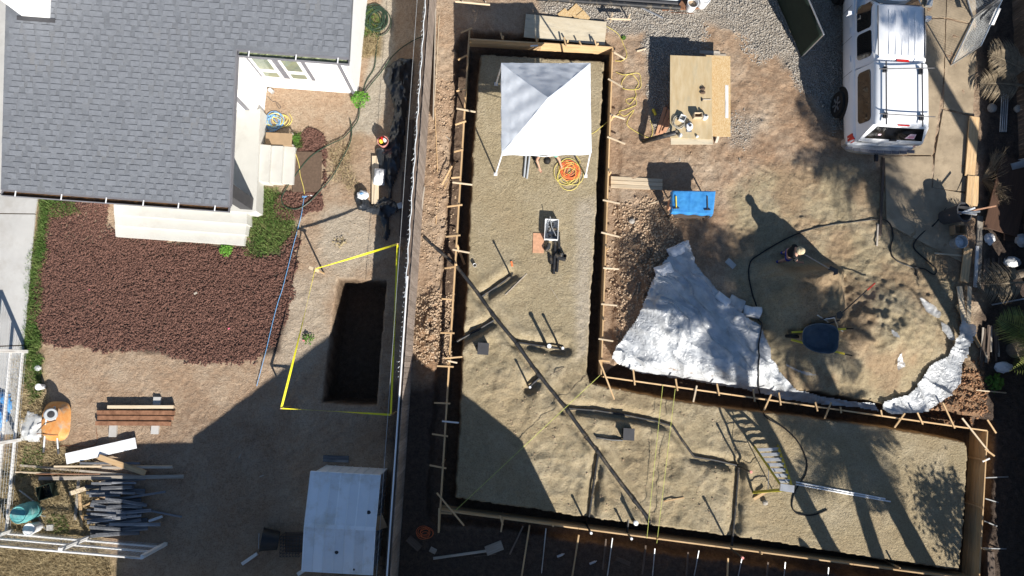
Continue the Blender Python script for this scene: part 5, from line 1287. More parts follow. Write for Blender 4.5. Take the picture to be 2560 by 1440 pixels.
def can(name, px, py, r, h, mat, capm, lab, cat='can'):
    t = thing(name, tp(px, py), lab, cat); c_ = G(px, py, ZT + h); c_.z = ZT
    MB().lathe([(r, 0), (r, h * .7), (r * .75, h * .85), (r * .4, h * .9), (r * .38, h)], 14, c_).build('body', mat, t, True); MB().lathe([(r * .45, 0), (r * .45, h * .1)], 10, c_ + Z * h).build('cap', capm, t)
can('glue_can', 1766, 289, .075, .2, 'white_plastic', 'charcoal', 'white can beside the small open box'); can('glue_can', 1703, 336, .055, .14, 'galv', 'white_plastic', 'small metal can at the end of the leaning pipe')
can('paper_cup', 1744, 340, .035, .07, 'white_plastic', 'white_plastic', 'small white cup at the lower edge of the plywood table', 'cup')
p = tp(1704, 298); R_ = Matrix.Rotation(math.radians(-25), 3, 'Z'); t = thing('plastic_tub', p, 'square white tub on the plywood table with clutter inside', 'tub')
for (x, y, w_, d_) in ((-.08, 0, .01, .17), (.08, 0, .01, .17), (0, -.08, .17, .01), (0, .08, .17, .01)):
    q = R_ @ Vector((x, y, 0)); MB().box((p.x + q.x, p.y + q.y, ZT + .07), (w_, d_, .13), R_).build('side', 'white_plastic', t)
MB().box((p.x, p.y, ZT + .02), (.15, .15, .02), R_).build('bottom', 'grey_pvc', t)
sw = thing('circular_saw', tp(1722, 318), 'white and grey power saw on the plywood table', 'power saw'); p = tp(1722, 318)
MB().lathe([(.10, .02), (.11, .05), (.09, .12), (.04, .13)], 16, p).build('blade_guard', 'white_plastic', sw, True); MB().lathe([(.035, 0), (.035, .08)], 10, p + Z * .1).build('motor', 'charcoal', sw); MB().box(p + Vector((0, -.12, .02)), (.14, .06, .02)).build('base_plate', 'metal', sw); MB().tube([p + Vector((-.06, .08, .06)), p + Vector((-.02, .16, .1)), p + Vector((.06, .1, .08))], .02, 7).build('handle', 'charcoal', sw)
mb = MB(); pts = []
for i in range(70):
    a = i * .42; r = .17 + .03 * math.sin(i * .7); q = tp(1697, 308); pts.append(Vector((q.x + math.cos(a) * r, q.y + .02 + math.sin(a) * r, ZT + .015 + .0006 * i)))
on_table('clear_tubing', mb.tube(pts, .011, 6), 'hose_clear', 'coil of clear tubing on the plywood table', 'tubing')
a = G(1606, 356, 0); a = down(a, .06); b = G(1692, 331, .93)
tag(MB().tube([a, b], .062, 14, cap=False).build('leaning_pipe', 'abs_pipe', None, True), 'long black pipe leaning on the corner of the plywood table', 'pipe').modifiers.new('t', 'SOLIDIFY').thickness = -.008
for k, (x0, y0, x1, y1) in enumerate(((1642, 338, 1664, 268), (1652, 336, 1674, 275), (1660, 330, 1676, 300))):
    plank('red_plank', 'red_board', GP(x0, y0, .03 + .03 * k), GP(x1, y1, .03 + .03 * k), .11, .03, label=['leftmost reddish board in the shade of the plywood table', 'middle reddish board in the shade of the plywood table', 'short reddish board right beside the plywood table'][k], cat='board')
p = GP(1636, 281, .04); tag(MB().tube([p + Vector((-.04, .1, 0)), p + Vector((.04, -.08, 0))], .04, 10).build('yellow_can', 'yellow', None, True), 'small yellow can in the shade left of the plywood table', 'can')
hose('extension_cord', [(1517, 66), (1545, 85), (1560, 115), (1567, 140), (1555, 152), (1538, 152)], .008, 'cord_yellow', 'yellow cord running from the grey plywood sheet to the formwork corner', 'cord')
hose('extension_cord', [(1540, 180), (1560, 187), (1595, 183), (1602, 200), (1598, 222), (1560, 222), (1555, 205), (1575, 185), (1596, 205), (1588, 225), (1590, 240), (1575, 260), (1565, 250), (1585, 245), (1590, 262), (1560, 275), (1548, 280), (1562, 290), (1585, 275), (1570, 300), (1570, 315), (1600, 335), (1625, 344), (1632, 325), (1625, 300)], .008, 'cord_yellow', 'tangled yellow cord between the formwork and the plywood table', 'cord')
hose('extension_cord', [(1548, 285), (1525, 300), (1500, 320), (1482, 333), (1450, 345)], .008, 'cord_yellow', 'yellow cord crossing the formwork toward the canopy tent', 'cord')

# ------------------------------------------------------------------ table under a blue tarp, planks beside
bt_ = thing('tarp_table', GP(1738, 510), 'folding table draped with a bright blue tarp', 'table')
tz = .80; q = [G(1682, 476, tz), G(1789, 478, tz), G(1783, 536, tz), G(1680, 530, tz)]
V_ = []; F_ = []; n, m_ = 44, 26
for i in range(n + 1):
    for j in range(m_ + 1):
        u = i / n * 1.16 - .08; v = j / m_ * 1.22 - .10
        uu = min(max(u, 0), 1); vv = min(max(v, 0), 1)
        p = q[0].lerp(q[1], uu).lerp(q[3].lerp(q[2], uu), vv); over = abs(u - uu) * 1.25 + abs(v - vv) * .75
        dirx = (u - uu) * .22; diry = (v - vv) * -.18
        p = p + Vector((dirx * (1 + .7 * math.sin(v * 23)), diry * (1 + .7 * math.sin(u * 19)), -over * 1.7 + .018 * float(fbm(p.x, p.y, .22, 3, 17)) + .012 * math.exp(-((u - .42) / .02) ** 2) + (.02 if over == 0 else 0)))
        if over > .09 and u > 1 and v > 1: p.z -= .15
        V_.append(p)
for i in range(n):
    for j in range(m_): a = i * (m_ + 1) + j; F_.append((a, a + 1, a + m_ + 2, a + m_ + 1))
MB().add(V_, F_).build('tarp', 'tarp_blue', bt_, True, fix=False).modifiers.new('t', 'SOLIDIFY').thickness = .003
MB().prism([(p.x, p.y) for p in q], tz - .06, tz - .02).build('table_top', 'dark_wood', bt_)
for p in q:
    c_ = (q[0] + q[2]) / 2; p2 = p.lerp(c_, .1); plank('leg', 'dark_metal', Vector((p2.x, p2.y, tz - .06)), Vector((p2.x, p2.y, gz(p2.x, p2.y) - .02)), .035, .035, bt_)
flat('shelf', 'dark_wood', 1684, 535, 1763, 545, .35, .02, bt_)
for k, (px, m2) in enumerate(((1690, 'yellow'), (1768, 'charcoal'))):
    t = thing('claw_hammer', G(px, 505, tz + .03), ['hammer with a yellow handle on the left of the blue tarp', 'hammer with a dark handle on the right of the blue tarp'][k], 'hammer', 'hammers on the blue tarp')
    plank('handle', m2, G(px, 490, tz + .04), G(px + 1, 522, tz + .04), .032, .025, t); plank('head', 'dark_metal', G(px - 7, 521 + k * 3, tz + .045), G(px + 8, 520 + k * 4, tz + .045), .032, .03, t)
plank('red_scrap', 'red_board', GP(1672, 524, .3), GP(1675, 500, .3), .06, .25)
tag(COL.objects[-1], 'reddish board standing at the left end of the blue tarp table', 'board')
for k in range(3):
    plank('scaffold_plank', 'pale_wood', GP(1527, 445 + 10 * k, .05 + .002 * k), GP(1656, 452 + 9.5 * k, .05 + .002 * k), .105, .035, label='pale plank laid side by side between formwork and blue tarp table, %s of three' % ('top', 'middle', 'bottom')[k], cat='plank', group='three pale planks by the formwork')
plank('wood_scrap', 'pale_wood', GP(1622, 511, .02), GP(1646, 503, .02), .035, .02, label='small pale wood scrap on the dirt below the planks', cat='wood scrap')
plank('flat_stone', 'concrete', GP(1817, 650, .03), GP(1836, 668, .03), .17, .05, label='grey rectangular block on the ground right of the plastic sheet', cat='block')
p = GP(1580, 553, .02); tag(MB().ball(p, .09, 1, .9, .35, 12, 7, None, .2).build('pale_rock', 'stone', None, True), 'flat pale round rock below the three planks', 'rock')

# ------------------------------------------------------------------ top of the lot: sheets, pipes, buckets
a = G(1312, 64, .08); b = G(1514, 84, .08)
plank('grey_sheet', 'grey_ply', a, b, 62 / 84, .02, label='long weathered plywood sheet beside the top of the formwork', cat='plywood')
for k, (c_, s, rt, lb) in enumerate([((1412, 30), .30, 40, 'left triangular end of particle board behind the grey plywood sheet'), ((1442, 22), .36, 45, 'middle square particle board piece behind the grey plywood sheet'), ((1458, 34), .28, 40, 'lowest particle board piece peeking out behind the grey plywood')]):
    p = GP(*c_, .02 + .018 * k); d = Vector((math.cos(math.radians(rt)), math.sin(math.radians(rt)), 0)); plank('particle_board', 'osb', p - d * s / 2 - Vector((0, .1, 0)), p + d * s / 2 - Vector((0, .1, 0)), s * 1.15, .016, label=lb, cat='particle board')
for k, (a, b, r, m_, lb) in enumerate([((1340, -5), (1700, 20), .075, 'abs_pipe', 'thickest black pipe at the front of the pipe stack'), ((1400, -10), (1705, 10), .06, 'charcoal', 'dark pipe behind the thickest pipe in the stack'), ((1440, -16), (1700, 1), .04, 'grey_pvc', 'grey pipe third from the front of the stack'), ((1420, -22), (1700, -6), .045, 'white_pvc', 'white pipe at the back of the pipe stack'), ((1610, 14), (1668, 22), .03, 'abs_pipe', 'short dark rod lying in front of the pipe stack')]):
    tag(MB().tube([GP(*a, r), GP(*b, r)], r, 12).build('stacked_pipe', m_, None, True), lb, 'pipe', 'pipes stacked on the gravel')
plank('dark_rod', 'deck_grey', GP(1592, 13, .02), GP(1657, 45, .02), .05, .03, label='dark strip lying on the gravel below the pipe stack', cat='strip')
plank('rusty_bar', 'rust', GP(1655, 25, .02), GP(1760, 20, .02), .05, .03, label='rusty bar lying on the gravel in front of the white bucket', cat='bar')
plank('rusty_bar', 'rust', GP(1672, 31, .015), GP(1735, 34, .015), .015, .01, label='thin rusty rod lying below the rusty bar', cat='bar')
plank('rust_block', 'rust', GP(1702, 5, .08), GP(1716, 14, .08), .25, .14, label='dark rusty block between pipe stack and white bucket', cat='block')
def bucket(name, px, py, r, h, mat, label, z=None, lid=None, content=None, cat='bucket', base=None):
    c_ = G(px, py, h) if base is None else Vector(base); g = gz(c_.x, c_.y); t = thing(name, (c_.x, c_.y, g), label, cat); c_ = Vector((c_.x, c_.y, g - .01))
    MB().lathe([(r * .84, 0), (r, h), (r * 1.06, h), (r * 1.06, h - .03), (r * .985, h - .03)] if lid else [(r * .84, 0), (r * .99, h - .03), (r * 1.06, h - .03), (r * 1.06, h), (r * .96, h), (r * .82, .02), (.005, .02)], 22, c_, None, bool(lid)).build('body', mat, t, True)
    if lid: MB().lathe([(r * 1.08, h), (r * 1.08, h + .02), (r * .9, h + .022), (r * .88, h + .012), (.01, h + .012)], 22, c_, None, False).build('lid', lid, t, True)
    if content: MB().lathe([(r * .9, 0), (r * .3, .03), (.01, .02)], 14, c_ + Z * (h * .6), None, False).build('contents', content, t, True)
    MB().tube([c_ + Vector((r * 1.05 * math.cos(a), r * 1.05 * math.sin(a) * .35 + r * .75, h - .06 - .05 * math.sin(a))) for a in np.linspace(0, math.pi, 9)], .004, 5).build('bail', 'galv', t)
    return t
bucket('bucket', 1733, 6, .16, .38, 'white_plastic', 'open white bucket with dirt inside on the gravel', content='clod'); bucket('bucket', 1762, -2, .16, .38, 'white_plastic', 'second white bucket with lid at the top photo edge', lid='white_plastic')
bb = thing('batter_board', GP(1500, 48), 'small crossed stake marker beside the grey plywood sheet', 'stake')
plank('crosspiece', 'pale_wood', GP(1518, 47, .35), GP(1577, 49, .35), .018, .09, bb); plank('stake', 'pale_wood', GP(1531, 32, .34), GP(1526, 56, .38), .045, .03, bb)
p = GP(1527, 50); plank('leg', 'pale_wood', Vector((p.x, p.y, -.05)), Vector((p.x, p.y, .36)), .04, .03, bb)
p = GP(1570, 49); plank('leg', 'pale_wood', Vector((p.x, p.y, -.05)), Vector((p.x, p.y, .36)), .04, .03, bb)
plank('tan_stake', 'pale_wood', GP(1592, 128, .03), GP(1615, 122, .03), .04, .03, label='pale stake lying at the gravel edge right of the formwork', cat='stake')
st2 = thing('saw_bench', GP(1180, 3), 'low pale timber frame at the top edge beside the fence', 'frame')
plank('rail', 'pale_wood', G(1138, 4, .35), G(1225, 12, .35), .02, .08, st2)
for x in (1155, 1213): plank('post', 'old_wood', down(G(x, 4)) - Z * .05, G(x + 1, 4, .45), .04, .03, st2)
rod((1084, 300), (1098, 40), .014, 'pale_wood', 'long thin pale strip lying right of the fence at the top', 'strip', 'wood_strip'); rod((1087, 270), (1094, 430), .012, 'form_wood', 'long thin tan strip lying right of the fence below the pale one', 'strip', 'wood_strip')
plank('tan_board', 'form_wood', GP(1112, 470, .03), GP(1137, 405, .05), .06, .03, label='tan board lying aslant outside the left formwork', cat='board')

# ------------------------------------------------------------------ white pickup with camper shell
TR = G(2190, 372, .55); TO = Vector((11.04, 6.12, 0)); TA = math.radians(-3.1)
TM = Matrix.Translation(TO) @ Matrix.Rotation(TA, 4, 'Z')
truck = bpy.data.objects.new('pickup_truck', None); link(truck, None, TM); tag(truck, 'white pickup truck with a white camper shell and roof bars', 'pickup truck')
def tw(x, y, z): return TM @ Vector((x, y, z))
def loft(secs, closed=True):
    """secs: list of (y, [(x,z)... half profile from bottom centre out and up to top centre])"""
    mb = MB(); V_ = []; F_ = []; n = None
    for y, pr in secs:
        full = [(x, z) for x, z in pr] + [(-x, z) for x, z in reversed(pr)]
        n = len(full); V_ += [tw(x, y, z) for x, z in full]
    for i in range(len(secs) - 1):
        for k in range(n): a = i * n + k; b = i * n + (k + 1) % n; F_.append((a, b, b + n, a + n))
    F_.append(tuple(range(n))[::-1]); F_.append(tuple((len(secs) - 1) * n + k for k in range(n)))
    return mb.add(V_, F_)
def body_prof(w_, zb, zt): return [(0.3, zb), (w_ * .88, zb), (w_ * .97, zb + .12), (w_, zb + .32), (w_, zt - .22), (w_ * .975, zt - .04), (w_ * .94, zt), (.3, zt)]
WX = 1.01
loft([(.12, body_prof(WX * .96, .52, 1.14)), (.22, body_prof(WX, .48, 1.17)), (2.0, body_prof(WX, .42, 1.17)), (4.05, body_prof(WX, .42, 1.15)), (4.25, body_prof(WX * .995, .42, 1.13)), (5.55, body_prof(WX * .97, .45, 1.06)), (5.78, body_prof(WX * .86, .5, .98))]).build('body', 'truck_white', truck, True)
def cab_prof(wb_, wt, zt): return [(.3, 1.10), (wb_, 1.10), (wb_ * .985, 1.22), (wt + (wb_ - wt) * .35, zt - .26), (wt + .05, zt - .09), (wt - .03, zt - .02), (wt * .5, zt), (.1, zt + .005)]
SH = [(.06, cab_prof(.93, .86, 1.34)), (.34, cab_prof(.95, .72, 1.86)), (.6, cab_prof(.955, .70, 1.90)), (1.9, cab_prof(.955, .70, 1.91)), (2.12, cab_prof(.95, .70, 1.87))]
loft(SH).build('camper_shell', 'truck_white', truck, True)
CB = [(2.16, cab_prof(.955, .66, 1.78)), (2.24, cab_prof(.955, .665, 1.86)), (3.0, cab_prof(.955, .67, 1.89)), (3.75, cab_prof(.955, .65, 1.87)), (4.5, cab_prof(.90, .60, 1.20))]
loft(CB).build('cab', 'truck_white', truck, True)
def prof_x(pr, z):
    for (x0, z0), (x1, z1) in zip(pr[1:-1], pr[2:]):
        if z0 <= z <= z1 and z1 > z0: return x0 + (x1 - x0) * (z - z0) / (z1 - z0)
    return pr[-2][0]
def side_pane(name, secs, y0, y1, z0, z1, mat, sgn=-1, off=.008, parent=None, rc=.09):
    def pr_at(y):
        for (ya, pa), (yb, pb_) in zip(secs[:-1], secs[1:]):
            if ya <= y <= yb: t = (y - ya) / (yb - ya); return [(a[0] + (b[0] - a[0]) * t, a[1] + (b[1] - a[1]) * t) for a, b in zip(pa, pb_)]
        return secs[-1][1]
    ny, nz = 14, 8; V_ = []; F_ = []
    for i in range(ny + 1):
        for j in range(nz + 1):
            u = i / ny; v = j / nz; y = y0 + (y1 - y0) * u; z = z0 + (z1 - z0) * v
            e = .0
            du = min(u, 1 - u) * (y1 - y0); dv = min(v, 1 - v) * (z1 - z0)
            if du < rc and dv < rc:
                a = rc - du; b = rc - dv; L_ = math.hypot(a, b)
                if L_ > rc: s = rc / L_; y += (a - a * s) * (1 if u < .5 else -1); z += (b - b * s) * (1 if v < .5 else -1)
            x = prof_x(pr_at(y), z) + off; V_.append(tw(sgn * x, y, z))
    for i in range(ny):
        for j in range(nz): a = i * (nz + 1) + j; F_.append((a, a + 1, a + nz + 2, a + nz + 1))
    return MB().add(V_, F_).build(name, mat, parent or truck, True)
for sg in (-1, 1):
    side_pane('shell_window', SH, .50, 1.98, 1.28, 1.70, 'dark_glass', sg, .012, rc=.1)
    side_pane('side_window', CB, 2.36, 3.12, 1.26, 1.70, 'dark_glass', sg, .012)
    side_pane('side_window', CB, 3.20, 4.02, 1.26, 1.68, 'dark_glass', sg, .012, rc=.06)
def pane4(name, pts, mat, parent=None, th=.01):
    o = MB().add([tw(*p_) for p_ in pts], [(0, 1, 2, 3)]).build(name, mat, parent or truck); m = o.modifiers.new('t', 'SOLIDIFY'); m.thickness = th; m.offset = 0; return o
rw = pane4('rear_window', [(-.80, .085, 1.40), (.80, .085, 1.40), (.64, .285, 1.78), (-.64, .285, 1.78)], 'dark_glass')
pane4('windscreen', [(-.80, 4.42, 1.24), (.80, 4.42, 1.24), (.58, 3.82, 1.82), (-.58, 3.82, 1.82)], 'dark_glass')
pane4('sticker', [(.28, .112, 1.46), (.55, .112, 1.46), (.52, .19, 1.62), (.36, .19, 1.62)], 'sticker', rw, .006); pane4('sticker', [(-.5, .14, 1.52), (-.42, .14, 1.52), (-.42, .165, 1.57), (-.5, .165, 1.57)], 'sticker', rw, .006)
nx_ = Vector((1, 0, 0)); ny_ = Vector((0, .2, .38)).normalized(); nz_ = nx_.cross(ny_)
lettering('ARB', .09, 'hot_pink', TM @ (Matrix.Translation((.42, .128, 1.53)) @ Matrix((nx_, ny_, nz_)).transposed().to_4x4()), rw)
def tbox(name, c_, d_, mat, parent=None, R0=None):
    return MB().box(TM @ Vector(c_), d_, (Matrix.Rotation(TA, 3, 'Z') @ (R0 or Matrix.Identity(3)))).build(name, mat, parent or truck)
for s in (-1, 1):
    MB().add([tw(s * .90, .10, .84), tw(s * 1.0, .16, .84), tw(s * 1.02, .30, .86), tw(s * 1.02, .30, 1.12), tw(s * .99, .16, 1.14), tw(s * .90, .10, 1.13)], [(0, 1, 4, 5), (1, 2, 3, 4)]).build('tail_light', 'red', truck).modifiers.new('t', 'SOLIDIFY').thickness = .03
    for y in (1.42, 4.95):
        Rw = Matrix.Rotation(TA, 3, 'Z') @ Matrix.Rotation(math.pi / 2, 3, 'Y')
        # arch lining
        V_ = [tw(s * 1.016, y + .50 * math.cos(a), .42 + .50 * math.sin(a)) for a in np.linspace(0, math.pi, 15)]
        o = MB().add(V_, [tuple(range(15))]).build('wheel_arch', 'rubber', truck); m = o.modifiers.new('t', 'SOLIDIFY'); m.thickness = .02; m.offset = 0
        c_ = tw(s * .97, y, .39)
        wh = MB().lathe([(.24, -.12), (.36, -.125), (.39, -.08), (.39, .08), (.36, .125), (.24, .12)], 28, c_, Rw).build('wheel', 'rubber', truck, True)
        mb = MB(); mb.lathe([(.235, .0), (.235, .128), (.21, .13), (.20, .10), (.06, .115), (.05, .13), (.01, .13)] if s > 0 else [(.235, 0), (.235, -.128), (.21, -.13), (.20, -.10), (.06, -.115), (.05, -.13), (.01, -.13)], 24, c_, Rw, False)
        mb.build('rim', 'dark_metal', wh, True)
        for k in range(6):
            a = k * math.pi / 3; p0 = Rw @ Vector((.05 * math.cos(a), .05 * math.sin(a), .125 * s)); p1 = Rw @ Vector((.225 * math.cos(a), .225 * math.sin(a), .13 * s))
            MB().beam(c_ + p0, c_ + p1, .05, .02, Rw @ Vector((0, 0, 1))).build('spoke', 'rim', wh)
# bumper, hatch handle, roof bars, third light, mirror, door handles and shut lines
bm_ = MB()
V_ = []; F_ = []
for i, x in enumerate(np.linspace(-1, 1, 15)):
    y = .06 - .10 * (1 - abs(x) ** 3) - .02
    if abs(x) > .93: y += .10
    V_ += [tw(x, y, .46), tw(x, y, .72), tw(x, y + .16, .72), tw(x, y + .16, .46)]
for i in range(14):
    for k in range(4): a = i * 4 + k; b = i * 4 + (k + 1) % 4; F_.append((a, b, b + 4, a + 4))
F_ += [(0, 1, 2, 3), (56, 57, 58, 59)]
bp2 = bm_.add(V_, F_).build('rear_bumper', 'metal', truck)
for k in range(9): tbox('step_pad', (-.9 + .225 * k, .03 - .085 * (1 - abs(-.9 + .225 * k) ** 3), .726), (.205, .09, .012), 'trim_grey', bp2)
tbox('tow_hitch', (.02, -.12, .48), (.08, .28, .08), 'dark_metal', bp2)
tbox('number_plate', (.0, .085, .92), (.32, .012, .16), 'white_plastic')
tbox('hatch_handle', (0, .07, 1.37), (.2, .03, .05), 'charcoal'); tbox('stop_light', (.02, .33, 1.868), (.32, .035, .02), 'red'); tbox('stop_light', (.03, 2.17, 1.85), (.34, .05, .03), 'red')
for x in (-.52, .47):
    MB().tube([tw(x, .28, 1.99), tw(x, 2.06, 2.0)], .018, 7).build('rack_rail', 'charcoal', truck)
    for y in (.55, 1.85): tbox('rack_foot', (x, y, 1.94), (.09, .14, .08), 'charcoal')
for y, dy in ((.56, 0), (1.86, .04)): MB().tube([tw(-.72, y - dy, 2.02), tw(.80, y + dy * 2, 2.02)], .014, 7).build('cross_bar', 'dark_metal', truck)
for s in (-1, 1):
    tbox('mirror', (s * 1.12, 3.78, 1.22), (.16, .1, .16), 'truck_white'); tbox('door_handle', (s * 1.014, 2.55, 1.02), (.02, .16, .035), 'truck_white'); tbox('door_handle', (s * 1.014, 3.4, 1.02), (.02, .16, .035), 'truck_white')
    for y in (2.14, 3.16, 4.1): tbox('panel_gap', (s * 1.0105, y, .83), (.003, .01, .6), 'charcoal')
    tbox('fuel_flap', (s * 1.0105, 1.95, .9), (.004, .16, .16), 'truck_white') if s < 0 else None
for x in (-.66, .64): tbox('roof_channel', (x, 3.0, 1.868), (.02, 1.45, .02), 'charcoal')
for k in range(5): tbox('roof_crease', (-.36 + .18 * k, 2.95, 1.889), (.02, 1.3, .006), 'truck_white')
for s in (-1, 1): MB().ball(tw(s * .72, 5.72, .82), .12, 1, .5, .8, 10, 7).build('headlight', 'glass', truck, True)
tbox('grille', (0, 5.775, .78), (.9, .03, .28), 'charcoal'); tbox('front_bumper', (0, 5.8, .5), (1.8, .14, .2), 'truck_white')

# ------------------------------------------------------------------ fence panels beside the truck
def gate(name, a, b, h, label, mesh_mat=None, post='galv', diag=True, sp=.075):
    a = down(a); b = down(b); t = thing(name, (a + b) / 2, label, 'fence panel'); d = (b - a).normalized(); L = (b - a).length
    for p, q in ((a, a + Z * h), (b, b + Z * h), (a + Z * .06, b + Z * .06), (a + Z * h, b + Z * h)): MB().tube([p, q], .022, 7).build('tube', post, t)
    if mesh_mat:
        n = 30; V_ = []; F_ = []; nr = Vector((-d.y, d.x, 0))
        for i in range(n + 1):
            for j in range(9):
                p = a + d * (L * i / n) + Z * (.05 + (h - .06) * j / 8); V_.append(p + nr * (.03 + .012 * float(fbm(i * .3, j * .3, 1.1, 2, 8)) + .02 * math.sin(i * .5) * (j / 8)))
        for i in range(n):
            for j in range(8): q = i * 9 + j; F_.append((q, q + 1, q + 10, q + 9))
        MB().add(V_, F_).build('privacy_screen', mesh_mat, t, True).modifiers.new('t', 'SOLIDIFY').thickness = .004
    mb = MB(); k = -h
    while k < L:
        for s in (1, -1):
            x0, x1 = (k, k + h); z0, z1 = (0, h) if s > 0 else (h, 0)
            if x0 < 0: z0 = z0 + s * (-x0); x0 = 0
            if x1 > L: z1 = z1 - s * (x1 - L); x1 = L
            if x1 > x0: mb.tube([a + d * x0 + Z * z0, a + d * x1 + Z * z1], .0032, 3, False)
        k += sp
    tag(mb.build('wire_mesh', 'galv', t), kind='stuff')
    return t
gate('chain_link_gate', G(2431, 49), G(2376, 164), 1.3, 'chain link gate panel standing right of the truck')
gate('chain_link_gate', G(2428, 46), G(2395, -60), 1.3, 'chain link panel hinged to the first at the top edge')
gs = gate('screened_panel', G(2002, 144), G(1925, -40), 1.45, 'fence panel with dark green privacy screen standing left of the truck', 'mesh_green', 'metal', sp=.09)
hose('wire_loop', [(1985, 130), (2000, 112), (2030, 108), (2048, 115), (2040, 126), (2020, 125)], .006, 'galv', 'thin pale wire loop at the foot of the screened panel', 'wire')
plank('white_board', 'worn_white', G(2496, 20, 1.0), G(2478, 62, .7), .16, .02)
tag(COL.objects[-1], 'white sign board hung on the chain link gate', 'board')
tag(MB().beam(GP(2316, 3, .06), GP(2330, 6, .06), .3, .1).build('metal_tray', 'galv'), 'metal tray right of the truck at the top edge', 'tray')
plank('slab_joint_board', 'dark_wood', GP(2209, 395, .03), GP(2200, 590, .03), .075, .03, label='dark board set in the ground behind the truck', cat='board')
plank('slab_joint_board', 'old_wood', GP(2195, 560, .025), GP(2192, 615, .025), .05, .03, label='weathered board in the sand below the dark ground board', cat='board')

# ------------------------------------------------------------------ right edge: retaining boards, bins, junk
def lab_plank(mat, a, b, w_, t_, lab, nm='plank', za=.03, zb_=None, up=Z): return plank(nm, mat, GP(*a, za), GP(*b, za if zb_ is None else zb_), w_, t_, label=lab, cat='plank', up=up)
lab_plank('form_wood', (2436, 292), (2424, 440), .30, .04, 'upper orange tan board edging the slab behind the truck', za=.12)
lab_plank('form_wood', (2428, 440), (2422, 520), .22, .04, 'tan board edging the slab above the grey trash can', za=.14)
lab_plank('form_wood', (2438, 440), (2436, 515), .2, .04, 'second tan board beside the one above the trash can', za=.1)
lab_plank('form_wood', (2420, 620), (2410, 705), .24, .04, 'tan board edging the sand below the trash can', za=.12)
lab_plank('old_wood', (2450, 540), (2444, 720), .17, .04, 'long grey board behind the trash can')
lab_plank('worn_white', (2443, 615), (2438, 718), .09, .05, 'whitish board right of the lower tan edging', za=.1)
lab_plank('pale_wood', (2336, 633), (2412, 640), .05, .04, 'pale stake lying across the sand at the lower tan edging', za=.05)
lab_plank('pale_wood', (2398, 716), (2412, 815), .16, .03, 'left pale plank standing at the sand edge', za=.12); lab_plank('pale_wood', (2424, 716), (2420, 835), .12, .03, 'right pale plank standing at the sand edge', za=.12)
lab_plank('form_wood', (2392, 762), (2450, 868), .10, .04, 'tan plank lying aslant at the edge of the sand heap', za=.08)
tcn_ = thing('trash_can', GP(2390, 540), 'grey trash can full of timber scraps tilted at the sand edge', 'trash can')
c0 = GP(2372, 540, .25); ax = Vector((.30, .05, .95)).normalized(); Rc = frame(ax) @ Matrix.Rotation(math.pi / 2, 3, 'Y')
c0 = down(c0); MB().lathe([(.20, 0), (.26, .62), (.29, .62), (.29, .68), (.25, .68), (.19, .05), (.01, .05)], 20, c0, Rc, False).build('body', 'charcoal', tcn_, True)
tpz = c0 + ax * .6
for k, (dx, dy, dz, m_, lb) in enumerate([(.75, .12, .35, 'red_board', 'long reddish stick poking out of the trash can'), (.35, -.02, .25, 'galv', 'metal strip poking out of the trash can'), (.25, .1, .2, 'white_paint', 'white scrap stuffed in the trash can'), (.28, -.1, .2, 'worn_white', 'pale roll sticking out of the trash can')]):
    plank('scrap', m_, tpz - Vector((dx, dy, dz)) * .4, tpz + Vector((dx, dy, dz)), .05 if k else .04, .03, label=lb, cat='scrap')
bucket('metal_bucket', 2404, 604, .18, .36, 'galv', 'round metal bucket filled with scraps below the trash can', content='white_plastic')
bxx = thing('cardboard_box', GP(2386, 578), 'open cardboard box between trash can and metal bucket', 'box'); p = GP(2386, 578)
for (x, y, w_, d_) in ((-.16, 0, .012, .26), (.16, 0, .012, .26), (0, -.13, .33, .012), (0, .13, .33, .012)): MB().box((p.x + x, p.y + y, p.z + .14), (w_, d_, .28)).build('side', 'cardboard', bxx)
MB().box((p.x, p.y, p.z + .02), (.3, .25, .02)).build('bottom', 'cardboard', bxx)
for k, (a, b, w_, m_, z, lb) in enumerate([((2545, 400), (2500, 580), 1.0, 'door_brown', .35, 'brown door panel leaning in the shade at the right edge'), ((2510, 582), (2530, 584), .42, 'door_brown', .2, 'small brown panel below the larger brown door')]):
    plank('door_panel', m_, GP(*a, z), GP(*b, z * .8), w_, .04, label=lb, cat='panel')
rd = random.Random(12)
for k in range(16):
    x = 2448 + rd.random() * 45; y0 = 810 + rd.random() * 30; plank('scrap_board', rd.choice(['dark_wood', 'old_wood', 'dark_wood']), GP(x, y0, .03 + .02 * (k % 4)), GP(x - rd.uniform(-6, 10), y0 + rd.uniform(50, 95), .03 + .02 * (k % 4)), rd.uniform(.05, .09), .03, label='weathered board in the shaded pile below the leaning palm frond', cat='board', group='weathered boards in the shaded right pile')
for k in range(7):
    x = 2462 + rd.random() * 60; y0 = 640 + rd.random() * 20; plank('scrap_board', 'dark_wood', GP(x, y0, .04), GP(x - rd.uniform(-4, 8), y0 + rd.uniform(40, 70), .04), .08, .03, label='dark board in the shade right of the whitish board', cat='board', group='dark boards right of the whitish board')
for k in range(4): rod((2505 + k * 5, 235), (2500 + k * 5, 330), .02, 'galv', 'thin metal pipe in the dark right of the upper tan board', 'pipe', 'thin_pipe'); COL.objects[-1]['group'] = 'thin pipes in the shade'
rod((2480, 762), (2570, 745), .02, 'grey_pvc', 'long grey pipe above the green palm frond', 'pipe', 'grey_pole'); rod((2440, 975), (2515, 982), .02, 'pale_wood', 'pale thin stick under the small green plant', 'stick')
def blob(name, px, py, r, sx_, sy_, sz_, mat, lab, cat, jit=.3): return tag(MB().ball(GP(px, py, r * sz_ * .6), r, sx_, sy_, sz_, 16, 10, None, jit).build(name, mat, None, True), lab, cat)
